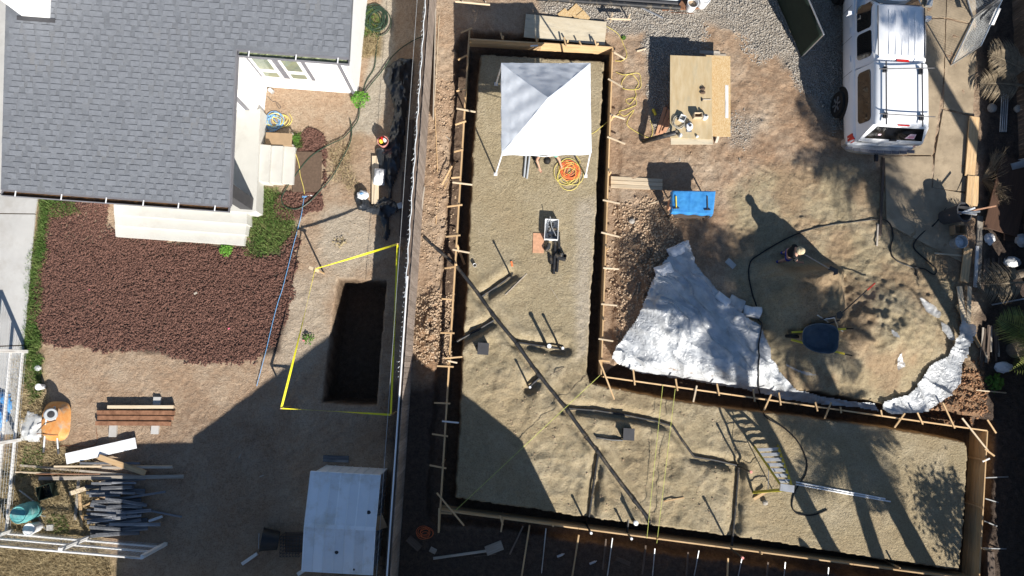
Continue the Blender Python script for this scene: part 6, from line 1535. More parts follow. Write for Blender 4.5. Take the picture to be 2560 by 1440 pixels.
blob('plastic_bag', 2474, 597, .16, .9, 1.1, .7, 'bag_white', 'white plastic bag in the shade right of the metal bucket', 'bag'); blob('plastic_bag', 2530, 655, .2, 1.2, .8, .6, 'grey_bag', 'pale bag in the shade below the brown panels', 'bag')
blob('plastic_bag', 2508, 918, .2, 1.3, .8, .5, 'bag_white', 'white bag above the small green plant', 'bag'); blob('plastic_bag', 2555, 600, .2, 1, 1, .6, 'grey_bag', 'pale bag at the right edge beside the small brown panel', 'bag')
blob('boulder', 2480, 270, .14, 1, 1, .7, 'stone', 'round grey stone in the shade right of the truck', 'rock', .12); blob('boulder', 2545, 272, .12, 1, 1, .7, 'stone', 'pale stone at the dark right edge', 'rock', .2)
tag(MB().tube([GP(2520, 420, .2), GP(2560, 410, .2)], .17, 14).build('drum', 'galv', None, True), 'grey drum lying at the right edge above the brown door', 'drum'); tag(MB().tube([GP(2530, 690, .1), GP(2570, 680, .12)], .12, 12).build('log', 'bark', None, True), 'cut log in the shade at the right edge', 'log')

# ------------------------------------------------------------------ left yard: hoses, sheeting, tools
coil('garden_hose', 941, 48, .27, .34, 9, .016, 'hose_green', 'coiled dark green garden hose beside the white house wall', 'hose', 2, [(945, 100), (940, 130), (935, 170), (915, 205), (905, 240)])
hose('garden_hose', [(1058, 92), (1030, 105), (1000, 125), (975, 150), (955, 180), (930, 210), (912, 235), (900, 262), (898, 290), (890, 310), (860, 345), (820, 365), (775, 395), (735, 445), (712, 480), (705, 500), (715, 518), (745, 523), (775, 505), (800, 478), (830, 445), (855, 400), (875, 360), (880, 330), (876, 300)], .016, 'hose_green', 'long green garden hose looping across the yard past the porch', 'hose', dz=.045)
coil('extension_cord', 684, 306, .20, .21, 8, .009, 'cord_blue', 'tangled blue extension cord beside the porch wall', 'cord', 6, [(665, 320), (662, 340), (680, 355), (700, 345)])
coil('extension_cord', 694, 300, .24, .16, 4, .009, 'cord_yellow', 'yellow cord mixed into the blue coil by the porch', 'cord', 8, [(715, 318), (730, 300), (722, 283)])
hose('extension_cord', [(738, 380), (748, 410), (752, 440), (760, 470), (762, 486)], .009, 'cord_yellow', 'yellow and pale cord crossing the brown doormat', 'cord', dz=.045)
hose('extension_cord', [(762, 492), (758, 515), (754, 540), (745, 575), (733, 620), (722, 665), (708, 720), (695, 760), (682, 810), (668, 870), (655, 920), (643, 965)], .009, 'cord_blue', 'long blue cord running down the right edge of the mulch', 'cord', dz=.045)
plank('cord_plug', 'cord_blue', GP(755, 492, .02), GP(768, 492, .02), .05, .04, label='blue cord plug at the corner of the brown doormat', cat='plug')
plank('white_strip', 'white_paint', GP(764, 488, .02), GP(782, 489, .02), .03, .02, label='short white strip beside the blue plug', cat='strip')
tag(MB().prism([(p.x, p.y) for p in gp((738, 380), (806, 381), (803, 480), (732, 481))], .02, .05).build('doormat', 'brown_mat'), 'dark brown doormat at the foot of the side steps', 'doormat')
pl = thing('planter_box', GP(700, 345), 'plywood box filling the corner behind the side steps', 'box')
flat('lid', 'cardboard', 664, 331, 730, 362, .25, .02, pl, 3); flat('front', 'cardboard', 664, 360, 734, 364, .12, .2, pl, 3)
for s in ((666, 333), (730, 333), (666, 360), (731, 362)): p = G(*s, .24); plank('post', 'old_wood', Vector((p.x, p.y, -.02)), p, .04, .04, pl)
hose('wire_loop', [(668, 240), (680, 252), (692, 256), (702, 268), (697, 270), (690, 258)], .006, 'charcoal', 'thin dark wire loop on the dirt by the house wall', 'wire')
p = GP(684, 233); tag(MB().tube([p + Vector((-.12, .1, .05)), p + Vector((0, 0, .05))], .06, 10).build('tin_can', 'galv', None, True), 'crushed metal can at the inner corner of the house wall', 'can')
def cloth(name, poly, mat, label, cat, h=.1, wr=.08, seed=0, step=.033, group=None):
    P = [GP(a, b) for a, b in poly]; xs = np.arange(min(p.x for p in P) - .1, max(p.x for p in P) + .1, step); ys = np.arange(min(p.y for p in P) - .1, max(p.y for p in P) + .1, step)
    X, Y = np.meshgrid(xs, ys); s = sdpoly(X, Y, P) + .04 * fbm(X, Y, .3, 3, 13 + seed); dome = np.sqrt(np.clip(-s, 0, .45) / .45)
    f1 = 1 - np.abs(fbm(X * 1.6, Y * .8, .45, 4, 33 + seed)) * 2.2
    Zs = gzv(X.ravel(), Y.ravel()).reshape(X.shape) + .015 + h * dome + wr * dome * np.clip(f1, 0, 1) ** 2 + .01 * fbm(X, Y, .12, 2, 4)
    idn = -np.ones(X.shape, int); V_ = []; F_ = []
    for a in range(X.shape[0]):
        for b in range(X.shape[1]):
            if s[a, b] < 0: idn[a, b] = len(V_); V_.append((X[a, b], Y[a, b], Zs[a, b]))
    for a in range(X.shape[0] - 1):
        for b in range(X.shape[1] - 1):
            q = (idn[a, b], idn[a, b + 1], idn[a + 1, b + 1], idn[a + 1, b])
            if min(q) >= 0: F_.append(q)
    return tag(MB().add(V_, F_).build(name, mat, None, True, fix=False), label, cat, group)
cloth('black_sheeting', [(1000, 145), (1033, 150), (1030, 220), (1018, 290), (1012, 360), (1000, 420), (985, 470), (975, 520), (968, 470), (955, 410), (948, 380), (975, 330), (985, 280), (975, 240), (958, 200), (965, 170)], 'film_black', 'long crumpled black plastic sheeting along the fence', 'plastic sheet', .18, .16, 1)
cloth('black_sheeting', [(938, 372), (965, 362), (982, 395), (985, 450), (975, 480), (955, 440), (942, 410)], 'film_black', 'black plastic folds beside the white bag', 'plastic sheet', .16, .14, 2)
cloth('black_sheeting', [(883, 490), (905, 470), (930, 510), (960, 490), (1000, 510), (1005, 525), (975, 545), (975, 590), (968, 602), (955, 597), (958, 570), (948, 545), (925, 535), (895, 525)], 'film_black', 'black plastic bundle at the end of the sheeting', 'plastic sheet', .13, .14, 3)
bk = bucket('tool_bucket', 957, 352, .15, .36, 'pink_plastic', 'red and white bucket full of bottles near the fence', content='black_plastic')
for k, (dx, dy, m_, lb) in enumerate([(.05, .03, 'white_plastic', 'round white lid in the red and white bucket'), (-.06, -.01, 'yellow', 'yellow bottle in the red and white bucket'), (-.02, .07, 'red', 'red capped bottle in the red and white bucket')]):
    p = G(957, 352, .36); tag(MB().lathe([(.05, -.2), (.05, 0), (.035, .02), (.03, .05)], 10, p + Vector((dx, dy, .02))).build('bottle', m_, None, True), lb, 'bottle')
plank('fence_plank', 'pale_wood', GP(939, 390, .05), GP(938, 510, .05), .2, .06, label='pale plank on the ground under the white bag', cat='plank')
_b = sandbag(948, 441, .5, .34, 84, 'white wrapped bag on the pale plank near the fence', h=.22, dz=.14); _b.name = 'cement_bag'; _b['category'] = 'bag'; del _b['group']
p = GP(908, 489, .1); tag(MB().ball(p + Z * .06, .15, 1.05, .8, .6, 22, 16, None, .4).build('trash_bag', 'bag_white', None, True), 'white and blue bag resting in the black plastic bundle', 'bag')
tag(MB().ball(p + Vector((-.02, .03, .13)), .06, 1.1, .8, .6, 10, 8, None, .3).build('blue_wrapper', 'cord_blue', None, True), 'blue wrapper on top of the white bag', 'wrapper')
plank('grey_tile', 'galv', GP(994, 516, .17), GP(1006, 512, .17), .17, .02, label='small grey tile on the black plastic by the fence', cat='tile')
for k, (x, ya, yb) in enumerate(((1012, 430, 590), (1020, 440, 592), (1028, 300, 440))):
    plank('brown_plank', 'dark_wood', GP(x, ya, .03), GP(x - 8, yb, .03), .16, .04, label=['left brown plank lying along the foot of the fence', 'right brown plank lying along the foot of the fence', 'upper brown plank lying along the foot of the fence'][k], cat='plank')
def weed(px, py, r, n, label, mat='leaf_bright', h=.2, name='leafy_plant', ls=.045, zc=None):
    c_ = GP(px, py) if zc is None else zc; t = thing(name, c_, label, 'plant'); rd = random.Random(int(px))
    MB().tube([c_ - Z * .02, c_ + Z * h * .5], [.012, .006], 5).build('stem', 'bark', t); mb = MB()
    for k in range(n):
        a = rd.random() * 6.28; rr = r * math.sqrt(rd.random()) * (1 + .25 * math.sin(a * 3)); p = c_ + Vector((math.cos(a) * rr, math.sin(a) * rr, h * (1 - (rr / r) ** 2) * rd.uniform(.4, 1) + .02))
        b = rd.random() * 6.28; d = Vector((math.cos(b), math.sin(b), rd.uniform(-.5, .3))).normalized() * ls * rd.uniform(.6, 1.4); s = Vector((-d.y, d.x, rd.uniform(-.02, .02))) * .42
        mb.add([p - d * .1, p + d * .45 + s, p + d, p + d * .45 - s], [(0, 1, 2, 3)])
    mb.build('leaves', mat, t, fix=False); return t
weed(900, 250, .27, 420, 'bright green leafy bush at the house corner', h=.35); weed(566, 627, .2, 260, 'low green leafy plant below the front steps', h=.15); weed(772, 846, .16, 90, 'sparse green weed left of the pit', 'leaf_green', .15); weed(742, 348, .12, 120, 'tuft of green weeds beside the doormat', 'leaf_green', .2, 'grass_tuft')
weed(850, 605, .18, 60, 'sparse dry weed above the pit', 'dry_grass', .08); weed(1558, 97, .06, 40, 'small green weed at the formwork corner', 'leaf_green', .08); weed(2482, 955, .24, 130, 'small pale green potted plant in the shade at the right', 'leaf_green', .35, 'potted_plant', .09)
# pink flags and mushroomy bits
rod((570, 822), (574, 820), .02, 'hot_pink', 'pink flag on the lower mulch', 'flag', 'marker_flag'); rod((222, 725), (227, 724), .015, 'hot_pink', 'pink flag on the left mulch', 'flag', 'marker_flag'); rod((757, 851), (764, 850), .02, 'hot_pink', 'pink flag beside the weed left of the pit', 'flag', 'marker_flag')
plank('bark_piece', 'old_wood', GP(485, 735, .03), GP(493, 731, .03), .05, .03, label='pale bark piece on the right part of the mulch', cat='bark')

# ------------------------------------------------------------------ steel sections on blocks
for k, (x, y0, y1, lb) in enumerate([(394, 992, 1015, 'upper right grey block under the rusty steel bars'), (284, 1060, 1092, 'lower left grey block under the rusty steel bars'), (389, 1060, 1085, 'lower right grey block under the rusty steel bars')]):
    plank('concrete_block', 'concrete', GP(x, y0, .04), GP(x - 2, y1 + 0, .04), .2, .08, label=lb, cat='block')
for k, (x0, x1, y, w_, m_, lb) in enumerate([(270, 434, 1017, .09, 'pale_wood', 'pale timber at the back of the steel bar stack'), (242, 437, 1031, .105, 'rust', 'rearmost rusty steel channel on the blocks'), (243, 434, 1044, .105, 'rust', 'middle rusty steel channel on the blocks'), (238, 428, 1058, .105, 'rust', 'front rusty steel channel on the blocks')]):
    if k == 0: plank('timber', m_, G(x0, y, .13), G(x1, y, .13), w_, .09, label=lb, cat='timber')
    else:
        t = thing('steel_channel', GP((x0 + x1) / 2, y), lb, 'steel bar', 'rusty steel channels'); a = G(x0, y, .16); b = G(x1, y + 1, .16)
        plank('web', m_, a, b, w_, .01, t)
        for s in (-1, 1): plank('flange', m_, a + Vector((0, s * (w_ / 2 + .004), -.035)), b + Vector((0, s * (w_ / 2 + .004), -.035)), .008, .08, t)
        d = (b - a).normalized(); plank('end_plate', 'rust', b - d * .07 + Z * .009, b + Z * .009, w_ * .9, .008, t)
# ------------------------------------------------------------------ timber pile
def lp(name, mat, a, b, w_, z, lab, t_=.035, group=None, cat='board'): return plank(name, mat, GP(*a, z), GP(*b, z), w_, t_, label=lab, cat=cat, group=group)
lp('white_board', 'white_paint', (165, 1147), (340, 1107), .30, .12, 'wide white painted board lying on top of the timber pile', .025)
lp('tan_board', 'form_wood', (247, 1142), (364, 1183), .15, .17, 'tan board lying aslant across the long battens')
for k, (a, b, w_, m_, lb) in enumerate([((50, 1163), (370, 1192), .06, 'old_wood', 'long pale batten crossing the timber pile aslant'), ((38, 1180), (300, 1190), .045, 'pale_wood', 'thin pale batten second from the bottom of the pile'), ((97, 1196), (460, 1191), .10, 'old_wood', 'long grey timber at the lower edge of the battens'), ((135, 1166), (430, 1166), .05, 'pale_wood', 'upper straight pale batten of the pile'), ((255, 1169), (432, 1168), .06, 'old_wood', 'grey batten just below the upper pale one'), ((200, 1158), (350, 1158), .06, 'deck_grey', 'short dark board behind the battens'), ((90, 1185), (250, 1185), .03, 'rust', 'thin reddish batten in the middle of the pile')]):
    lp('batten', m_, a, b, w_, .05 + .022 * k, lb)
for a, b, w_, m_, lb in [((174, 1234), (266, 1204), .12, 'pale_wood', 'pale plank pointing at the dark deck boards'), ((229, 1228), (283, 1208), .09, 'old_wood', 'short grey plank beside the pale pointing plank'), ((197, 1200), (188, 1300), .08, 'old_wood', 'upright grey board left of the deck board pile'), ((199, 1235), (205, 1318), .08, 'form_wood', 'tan board crossing the upright grey board'), ((208, 1266), (248, 1247), .05, 'form_wood', 'short tan stick beside the crossing boards')]:
    lp('loose_board', m_, a, b, w_, .05, lb)
rd = random.Random(21)
for k in range(44):
    y = 1205 + 140 * (k / 44) + rd.uniform(-5, 5); x0 = 228 + rd.uniform(-18, 60); L_ = rd.uniform(50, 130); an = rd.gauss(0, 5.0)
    x1 = min(x0 + L_, 420); dy = math.tan(math.radians(an)) * (x1 - x0)
    z = .04 + .05 * ((k * 7) % 4) + rd.uniform(0, .02)
    plank('deck_board', 'deck_grey', GP(x0, y, z), GP(x1, y + dy, z), rd.choice([.09, .09, .12, .06]), .028, label='dark grey deck board in the loose pile beside the white wire fence', cat='deck board', group='dark deck boards in the loose pile')
lp('deck_board', 'deck_grey', (330, 1268), (455, 1292), .05, .04, 'single thin dark strip sticking out right of the deck board pile'); lp('deck_board', 'galv', (372, 1303), (406, 1291), .07, .16, 'shiny grey piece on the right of the deck board pile')

# ------------------------------------------------------------------ orange barrow tipped on end, bags, barrel, buckets
ob = thing('old_wheelbarrow', GP(140, 1060), 'old orange wheelbarrow tipped forward with grey handles', 'wheelbarrow')
c_ = GP(146, 1052); V_ = []; F_ = []; n = 24
for sc_, z in ((1.0, .03), (1.04, .04), (1.0, .055), (.93, .14), (.74, .27), (.45, .30)):
    for k in range(n):
        a = 2 * math.pi * k / n; x = math.copysign(abs(math.cos(a)) ** .6, math.cos(a)) * .39 * sc_; y = math.copysign(abs(math.sin(a)) ** .6, math.sin(a)) * .52 * sc_
        V_.append(c_ + Vector((x, y, z + .10 * (x + .33))))
for i in range(5):
    for k in range(n): a = i * n + k; b = i * n + (k + 1) % n; F_.append((a, b, b + n, a + n))
F_.append(tuple(5 * n + k for k in range(n)))
MB().add(V_, F_).build('tray', 'orange_tray', ob, True)
for (a, b, za, zb_) in (((137, 1016), (146, 1132), .42, .10), ((117, 1030), (109, 1128), .40, .10)):
    A_ = G(*a, za); B_ = GP(*b, zb_); MB().tube([A_, B_], .026, 8).build('handle', 'galv', ob); d = (B_ - A_).normalized(); MB().tube([B_ - d * .12, B_ + d * .03], .03, 8).build('grip', 'charcoal', ob)
Rw_ = Matrix.Rotation(math.radians(35), 3, 'Y')
MB().lathe([(.08, -.04), (.15, -.04), (.17, 0), (.15, .04), (.08, .04)], 18, G(127, 1036, .52), Rw_).build('wheel', 'grey_pvc', ob, True); MB().lathe([(.09, -.03), (.09, .045), (.03, .05)], 14, G(127, 1036, .525), Rw_).build('hub', 'dark_metal', ob, True)
MB().tube([G(92, 1080, .42), G(112, 1058, .45), G(140, 1050, .45)], .013, 6).build('brace', 'dark_metal', ob); MB().tube([G(92, 1084, .3), G(145, 1088, .33)], .012, 6).build('axle', 'rust', ob)
cloth('plastic_bag', [(70, 1025), (88, 1028), (112, 1040), (108, 1080), (104, 1106), (52, 1104), (58, 1060)], 'grey_bag', 'large grey plastic bag beside the orange wheelbarrow', 'bag', .12, .12, 5, .04); cloth('paper_sheet', [(46, 1048), (62, 1045), (60, 1100), (50, 1085)], 'bag_white', 'white sheet under the grey plastic bag', 'sheet', .02, .03, 6, .03)
p = GP(103, 967, .12); tag(MB().lathe([(.07, -.1), (.085, .1), (.09, .1), (.09, .13), (.07, .135), (.01, .135)], 16, p).build('white_pail', 'white_plastic', None, True), 'small white pail on the grass left of the wheelbarrow shadow', 'pail')
tbn = thing('barrel', GP(62, 1275), 'tall teal plastic barrel in the fence corner', 'barrel'); c_ = G(45, 1287, .66); g = down(c_)
MB().lathe([(.22, 0), (.24, .04), (.25, .3), (.24, .62), (.22, .65), (.21, .67), (.18, .655), (.16, .665), (.01, .665)], 26, g, None, False).build('body', 'teal_plastic', tbn, True)
for z in (.2, .45): MB().lathe([(.246, z - .02), (.256, z), (.246, z + .02)], 26, g, None, False).build('hoop', 'teal_plastic', tbn, True)
bucket('lidded_bucket', 72, 1324, .15, .42, 'white_plastic', 'white bucket with lid beside the teal barrel', lid='white_plastic')
sqb = thing('black_tray', GP(120, 1228), 'square open black tub on the dry grass', 'tub'); p = GP(119, 1228, .16); R_ = Matrix.Rotation(math.radians(18), 3, 'Z')
for (x, y, w_, d_) in ((-.19, 0, .014, .36), (.19, 0, .014, .36), (0, -.18, .38, .014), (0, .18, .38, .014)): q = R_ @ Vector((x, y, 0)); MB().box((p.x + q.x, p.y + q.y, p.z), (w_, d_, .3), R_).build('side', 'mesh_green', sqb)
MB().box((p.x, p.y, p.z - .13), (.37, .35, .02), R_).build('bottom', 'black_plastic', sqb)
rod((48, 1225), (112, 1274), .022, 'galv', 'grey pole lying above the teal barrel', 'pole', 'pole'); rod((92, 1288), (116, 1326), .022, 'deck_grey', 'dark pole end beside the lidded bucket', 'pole', 'pole'); rod((92, 1286), (114, 1291), .02, 'galv', 'short grey pole by the lidded bucket', 'pole', 'pole')
plank('brick_block', 'concrete', GP(118, 1319, .04), GP(134, 1318, .04), .15, .08, label='pale block beside the lidded bucket', cat='block')
hose('thin_rod', [(60, 1150), (90, 1135), (150, 1115), (235, 1113), (240, 1070)], .008, 'rust', 'thin rusty rod bent along the ground below the steel bars', 'rod')
cloth('blue_tarp', [(-60, 975), (30, 978), (38, 1010), (28, 1050), (10, 1080), (-60, 1085)], 'tarp_blue', 'blue tarp heap behind the white wire fence at the left edge', 'tarp', .25, .15, 8)
blob('white_rag', 95, 920, .1, 1, .8, .5, 'grey_bag', 'pale rag on the grass near the fence post', 'rag'); hose('string', [(62, 880), (75, 895), (90, 912), (100, 925), (95, 915), (105, 908)], .006, 'cord_yellow', 'yellow string trailing from the white fence post', 'string')

# ------------------------------------------------------------------ white wire fences, lower left
def wire_fence(name, a, b, h, label, nposts, rails=(.12, .62, 1.22), skip_first=False):
    a = down(a); b = down(b); t = thing(name, (a + b) / 2, label, 'fence', 'white wire fences at the lower left'); d = (b - a); L_ = d.length; d.normalize()
    for k in range(1 if skip_first else 0, nposts):
        p = a + d * (L_ * k / (nposts - 1)); plank('post', 'worn_white', p - Z * .1, p + Z * h, .09, .09, t, up=d)
    for z in rails: plank('rail', 'worn_white', a + Z * z + Vector((d.y, -d.x, 0)) * .06, b + Z * z + Vector((d.y, -d.x, 0)) * .06, .04, .085, t)
    mb = MB(); n = int(L_ / .1)
    for k in range(n + 1): mb.tube([a + d * (L_ * k / n) + Z * .05, a + d * (L_ * k / n) + Z * (h - .05)], .0028, 3, False)
    for k in range(12): mb.tube([a + Z * (.08 + (h - .14) * k / 11), b + Z * (.08 + (h - .14) * k / 11)], .0028, 3, False)
    tag(mb.build('wire_mesh', 'galv', t), kind='stuff'); return t
wire_fence('wire_fence', G(70, 879), G(30, 1326), 1.3, 'white railed wire fence along the left edge', 3)
wire_fence('wire_fence', G(30, 1326), G(414, 1360), 1.3, 'white railed wire fence along the bottom left', 3, skip_first=True)

# ------------------------------------------------------------------ palms and other trees along the east and south boundaries
def frond_mesh(L_, mat, droop, n=30, wid=.42, seed=1, lw=.013):
    rd = random.Random(seed); mb = MB(); pts = []
    for i in range(15):
        t = i / 14; pts.append(Vector((L_ * (t - .12 * t * t * droop), 0, L_ * (.30 * t - droop * .75 * t * t))))
    mb.tube(pts, [.022 * (1 - .85 * i / 14) for i in range(15)], 5)
    for i in range(n * 2):
        t = .12 + .87 * (i // 2) / n; k = t * 14; a = pts[int(k)].lerp(pts[min(int(k) + 1, 14)], k - int(k)); s = 1 if i % 2 else -1
        ln = wid * (math.sin(math.pi * min(1, .18 + t * .86)) ** .6) * rd.uniform(.8, 1.1); d = Vector((.55, s * .8, rd.uniform(.1, .35))).normalized()
        m_ = a + d * ln * .55; e = a + d * ln + Vector((0, 0, -ln * .35)); up_ = Vector((lw, 0, 0))
        mb.add([a - up_ * .5, a + up_ * .5, m_ + up_, m_ - up_, e], [(0, 1, 2, 3), (3, 2, 4)])
    me_ = bpy.data.meshes.new('frond'); me_.from_pydata(mb.v, [], mb.f); me_.materials.append(MATS[mat]); return me_
FR = {(m_, k): frond_mesh(1.0, m_, dr, seed=k) for m_ in ('palm_green', 'palm_dead') for k, dr in enumerate((.35, .6, .9))}
def palm(name, x, y, h, label, nf=20, L_=2.0, r=.14, dead=6, group='palms along the boundary', seed=1, lean=(0, 0)):
    rd = random.Random(seed); b = down((x, y, 0)); t = thing(name, b, label, 'palm tree', group); n = 26; pts = []; rr = []
    for i in range(n + 1):
        u = i / n; pts.append(b + Vector((lean[0] * u * u, lean[1] * u * u, h * u - .05 * (i == 0)))); rr.append(r * (1.35 - .5 * u) * (1 + .06 * (i % 2)))
    MB().tube(pts, rr, 10).build('trunk', 'bark', t, True); top = pts[-1]
    cw = MB(); cw.ball(top, r * 1.5, 1, 1, 1.4, 10, 8, None, .25); cw.build('crown_shaft', 'palm_dead', t, True)
    for k in range(nf + dead):
        dd = k >= nf; el = rd.uniform(-.35, .95) if not dd else rd.uniform(-1.3, -.8); az = k * 2.4 + rd.random() * .5; ln = L_ * rd.uniform(.8, 1.1) * (.8 if dd else 1)
        o = bpy.data.objects.new('frond', FR[('palm_dead' if dd else 'palm_green', rd.randrange(3))])
        W = Matrix.Translation(top + Z * .05) @ Matrix.Rotation(az, 4, 'Z') @ Matrix.Rotation(-el, 4, 'Y') @ Matrix.Rotation(rd.uniform(-.4, .4), 4, 'X') @ Matrix.Diagonal((ln, ln, ln, 1))
        link(o, t, W)
    return t
palm('palm_tree', 16.0, -4.1, 7.2, 'tall palm beyond the lower right corner shading the slab behind the truck', seed=2, r=.2, L_=2.1)
palm('palm_tree', 18.2, -1.2, 9.5, 'tallest palm beyond the right edge shading the ground beside the truck', seed=3, r=.2, L_=2.2)
palm('palm_tree', 10.7, -7.9, 7.4, 'palm below the bottom edge shading the plastic sheet', seed=5, r=.17, L_=1.9)
palm('palm_tree', 13.3, -8.2, 7.2, 'palm below the bottom edge shading the wheelbarrow', seed=6, r=.2, L_=2.1, nf=24)
palm('palm_tree', 11.9, -8.5, 4.4, 'shorter palm below the bottom edge shading the lower right pad', seed=9, r=.17, L_=1.7, nf=26, lean=(1.0, .1))
palm('palm_tree', 15.0, .4, 2.0, 'low green palm reaching in from the right edge', seed=7, r=.16, L_=1.5, nf=22, dead=4, lean=(-.35, .2))
# fallen dead fronds in the shade
for k, (px, py, az, ln, z, lb) in enumerate([((2560), 150, 2.9, 1.2, .4, 'reddish dead palm frond at the upper right edge'), (2560, 215, 3.05, 1.4, .35, 'pale dead palm frond in the upper right shade'), (2570, 705, 3.2, 1.5, .5, 'dead palm frond lying across the logs at the right edge'), (2570, 180, 2.7, 1.3, .5, 'brown dead frond tip above the pale one')]):
    for s in range(3):
        p = GP(px, py, z)
    o = bpy.data.objects.new('dead_frond', FR[('palm_dead', k % 3)]); W = Matrix.Translation(GP(px, py, z)) @ Matrix.Rotation(az, 4, 'Z') @ Matrix.Diagonal((ln, ln * 1.3, ln * .6, 1)); link(o, None, W); tag(o, lb, 'palm frond')
# dry shrub behind the tan edging
ds = thing('dry_shrub', GP(2470, 430), 'dry brown leafless shrub leaning over the tan edging board', 'shrub'); rd = random.Random(31); mb = MB(); b0 = GP(2455, 450)
for k in range(130):
    a = rd.uniform(-2.3, 2.3); d = Vector((.25 + .1 * rd.random(), math.sin(a) * .75, .5 * rd.random() + .1)); p = [b0, b0 + d * .4 + Vector((rd.gauss(0, .04), rd.gauss(0, .05), .05)), b0 + d * rd.uniform(.6, 1.15) + Vector((rd.gauss(0, .06), rd.gauss(0, .06), 0))]
    mb.tube(p, [.006, .004, .002], 3, False)
    for j in range(4): e = p[2] + Vector((rd.gauss(0, .07), rd.gauss(0, .07), rd.gauss(0, .05))); mb.tube([p[1].lerp(p[2], .3 + .2 * j), e], [.003, .0015], 3, False)
mb.build('branches', 'palm_dead', ds, fix=False)
# a broad leafed tree and a banana clump below the bottom edge
def leafy_tree(x, y, h, r, label, seed):
    rd = random.Random(seed); b = down((x, y, 0)); t = thing('leafy_tree', b, label, 'tree'); top = b + Z * h; mb = MB()
    mb.tube([b - Z * .1, b + Z * h * .5, top - Z * r * .4], [.1, .08, .05], 8); cl = []
    for k in range(22):
        a = rd.random() * 6.28; e = rd.uniform(-.5, 1.2); d = Vector((math.cos(a) * math.cos(e), math.sin(a) * math.cos(e), math.sin(e))) * r * rd.uniform(.5, 1); cl.append(top + d); mb.tube([b + Z * h * rd.uniform(.45, .8), top + d], [.03, .008], 5, False)
    mb.build('trunk', 'bark', t, True); lv = MB()
    for c_ in cl:
        for j in range(110):
            p = c_ + Vector((rd.gauss(0, .17), rd.gauss(0, .17), rd.gauss(0, .15))); d = Vector((rd.gauss(0, 1), rd.gauss(0, 1), rd.gauss(0, .6))).normalized() * .11; s = d.cross(Vector((rd.gauss(0, 1), rd.gauss(0, 1), rd.gauss(0, 1)))).normalized() * .035
            lv.add([p - d * .5, p + s, p + d * .5, p - s], [(0, 1, 2, 3)])
    lv.build('crown', 'leaf_green', t, fix=False)
leafy_tree(14.55, -7.75, 2.55, .95, 'leafy tree below the lower right corner shading the pad', 41)
bn = thing('banana_plant', down((10.2, -7.9, 0)), 'broad leafed plant below the bottom edge shading the pad edge', 'plant')
for k, (dx, dy, hh, an) in enumerate([(-.25, .1, 1.9, 1.7), (.55, .0, 1.7, .9), (.75, -.1, 1.85, .5), (.2, -.2, 1.5, 2.4)]):
    b = down((10.2, -7.9, 0)); p0 = b + Vector((0, 0, .2)); p1 = b + Vector((dx * .6, dy, hh * .65)); p2 = b + Vector((dx, dy, hh * 1.2)); V_ = []; F_ = []
    for i in range(13):
        t_ = i / 12; p = p1.lerp(p2, t_) + Vector((0, 0, 0)); ww = .17 * math.sin(math.pi * (t_ * .92 + .05)) ** .7; V_ += [p - Vector((math.cos(.5) * ww, math.sin(.5) * ww, 0)), p + Vector((math.cos(.5) * ww, math.sin(.5) * ww, 0))]
    for i in range(12): F_.append((2 * i, 2 * i + 1, 2 * i + 3, 2 * i + 2))
    MB().add(V_, F_).build('leaf', 'leaf_green', bn, True, fix=False); MB().tube([p0, p1, p2], [.03, .02, .006], 6).build('stalk', 'leaf_green', bn)

# ------------------------------------------------------------------ neighbouring house and boundary fences that cast the long shadows
nb = thing('neighbour_house', (-2, -9, 0), 'neighbouring gabled house below the bottom edge whose shadow falls on both yards', 'house')
y0 = -6.15; y1 = -15.0; prof = [(-6.3, 0), (-6.3, 3.0), (.05, 5.6), (2.75, 3.0), (2.75, 0)]
V_ = [(x, y0, z) for x, z in prof] + [(x, y1, z) for x, z in prof]
MB().add(V_, [(0, 1, 2, 3, 4), (9, 8, 7, 6, 5)] + [(i, i + 5, (i + 1) % 5 + 5, (i + 1) % 5) for i in range(5)]).build('wall', 'stucco', nb)
for (xa, za, xb, zb_) in ((-6.32, 3.0, .05, 5.6), (.05, 5.6, 2.77, 3.0)):
    V_ = [(xa, y0 + .02, za + .02), (xb, y0 + .02, zb_ + .02), (xb, y1 - .2, zb_ + .02), (xa, y1 - .2, za + .02)]; V_ += [(a_, b_, c2 + .08) for a_, b_, c2 in V_]
    MB().add(V_, [(0, 1, 2, 3), (7, 6, 5, 4), (0, 4, 5, 1), (1, 5, 6, 2), (2, 6, 7, 3), (3, 7, 4, 0)]).build('roof', 'roof_other', nb)
MB().box((-7.3, -9.6, 1.5), (1.95, 6.9, 3.0)).build('side_wing', 'stucco', nb)
def bfence(name, a, b, h, label):
    a = Vector((*a, 0)); b = Vector((*b, 0)); t = thing(name, (a + b) / 2, label, 'fence'); d = (b - a); L_ = d.length; d.normalize(); n = int(L_ / .15); nr = Vector((-d.y, d.x, 0))
    for i in range(n):
        p = a + d * (.15 * i + .07); plank('board', 'dark_wood', p - Z * .1, p + Z * (h + random.Random(i).uniform(-.05, .03)), .142, .02, t, up=nr)
    for z in (.3, h - .3): plank('rail', 'dark_wood', a + Z * z + nr * .03, b + Z * z + nr * .03, .04, .09, t)
    return t
bfence('east_fence', (15.85, 11.3), (15.5, 2.2), 1.6, 'dark board fence along the shaded right edge beside the truck')
bfence('east_fence', (15.45, 1.8), (15.2, -8.2), 1.7, 'dark board fence along the shaded lower right edge')
bfence('south_fence', (2.9, -7.0), (15.0, -8.55), 1.8, 'dark board fence just below the bottom edge of the photo')

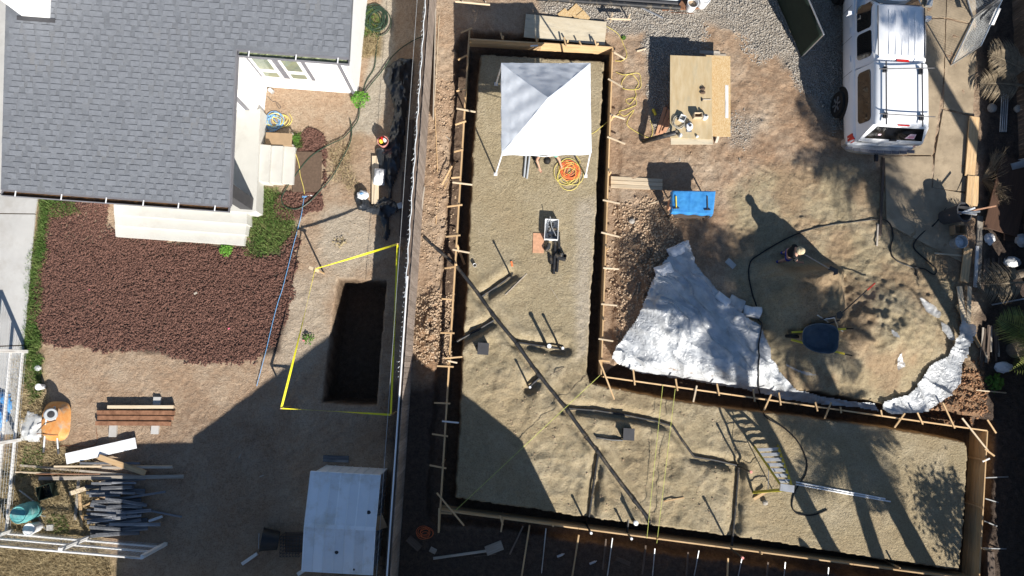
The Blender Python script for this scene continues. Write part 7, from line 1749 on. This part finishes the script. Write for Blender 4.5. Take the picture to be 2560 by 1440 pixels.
# ------------------------------------------------------------------ scraps in the shade below the formwork
coil('marker_net', 1062, 1332, .16, .12, 6, .006, 'cord_orange', 'tangle of orange string in the shade left of the bottom formwork corner', 'string', 9)
sp3 = thing('paddle_board', GP(1200, 1380), 'paddle shaped brown board lying in the shade below the formwork', 'board')
plank('shaft', 'old_wood', GP(1083, 1396, .03), GP(1218, 1377, .03), .07, .03, sp3); plank('blade', 'old_wood', GP(1215, 1378, .035), GP(1256, 1362, .035), .26, .03, sp3)
for x0, y0, x1, y1, w_, m_, lb in ((1075, 1372, 1090, 1380, .14, 'old_wood', 'small square board scrap in the shade beside the orange string'), (1020, 1345, 1050, 1372, .2, 'dark_wood', 'dark board scrap between the fence and the orange string'), (1540, 1395, 1575, 1410, .12, 'dark_wood', 'short dark board in the shade below the capped pipes')):
    plank('board_scrap', m_, GP(x0, y0, .02), GP(x1, y1, .02), w_, .03, label=lb, cat='board')
for x, y, lb in ((1402, 1388, 'clear bottle lying in the shade between the steel kickers'), (1483, 1406, 'pale bottle lying in the shade right of the clear one')):
    p = GP(x, y, .035); tag(MB().tube([p - Vector((.1, .04, 0)), p + Vector((.05, .02, 0)), p + Vector((.07, .03, 0)), p + Vector((.1, .04, 0))], [.033, .033, .015, .013], 10).build('bottle', 'grey_pvc', None, True), lb, 'bottle')
rod((1090, 560), (1094, 470), .012, 'form_wood', 'short tan strip lying outside the left formwork', 'strip', 'wood_strip')
plank('wedge_board', 'form_wood', GP(1142, 612, .1), GP(1166, 672, -.1), .07, .03, label='tan wedge board in the trench beside the main drain pipe', cat='board')
for k, (x, y, l, a) in enumerate(((600, 1140, .14, 20), (654, 1190, .12, 60), (1120, 345, .16, 15), (1850, 400, .12, 30), (1700, 400, .1, 80))):
    p = GP(x, y, .015); d = Vector((math.cos(a), math.sin(a), 0)) * l / 2; plank('litter', 'old_wood', p - d, p + d, .03, .01, label=['pale scrap on the shaded dirt left of the shed', 'second pale scrap on the shaded dirt left of the shed', 'small chip outside the left formwork beside the canopy', 'small chip on the dirt between table and truck', 'small chip on the dirt above the blue tarp table'][k], cat='scrap')
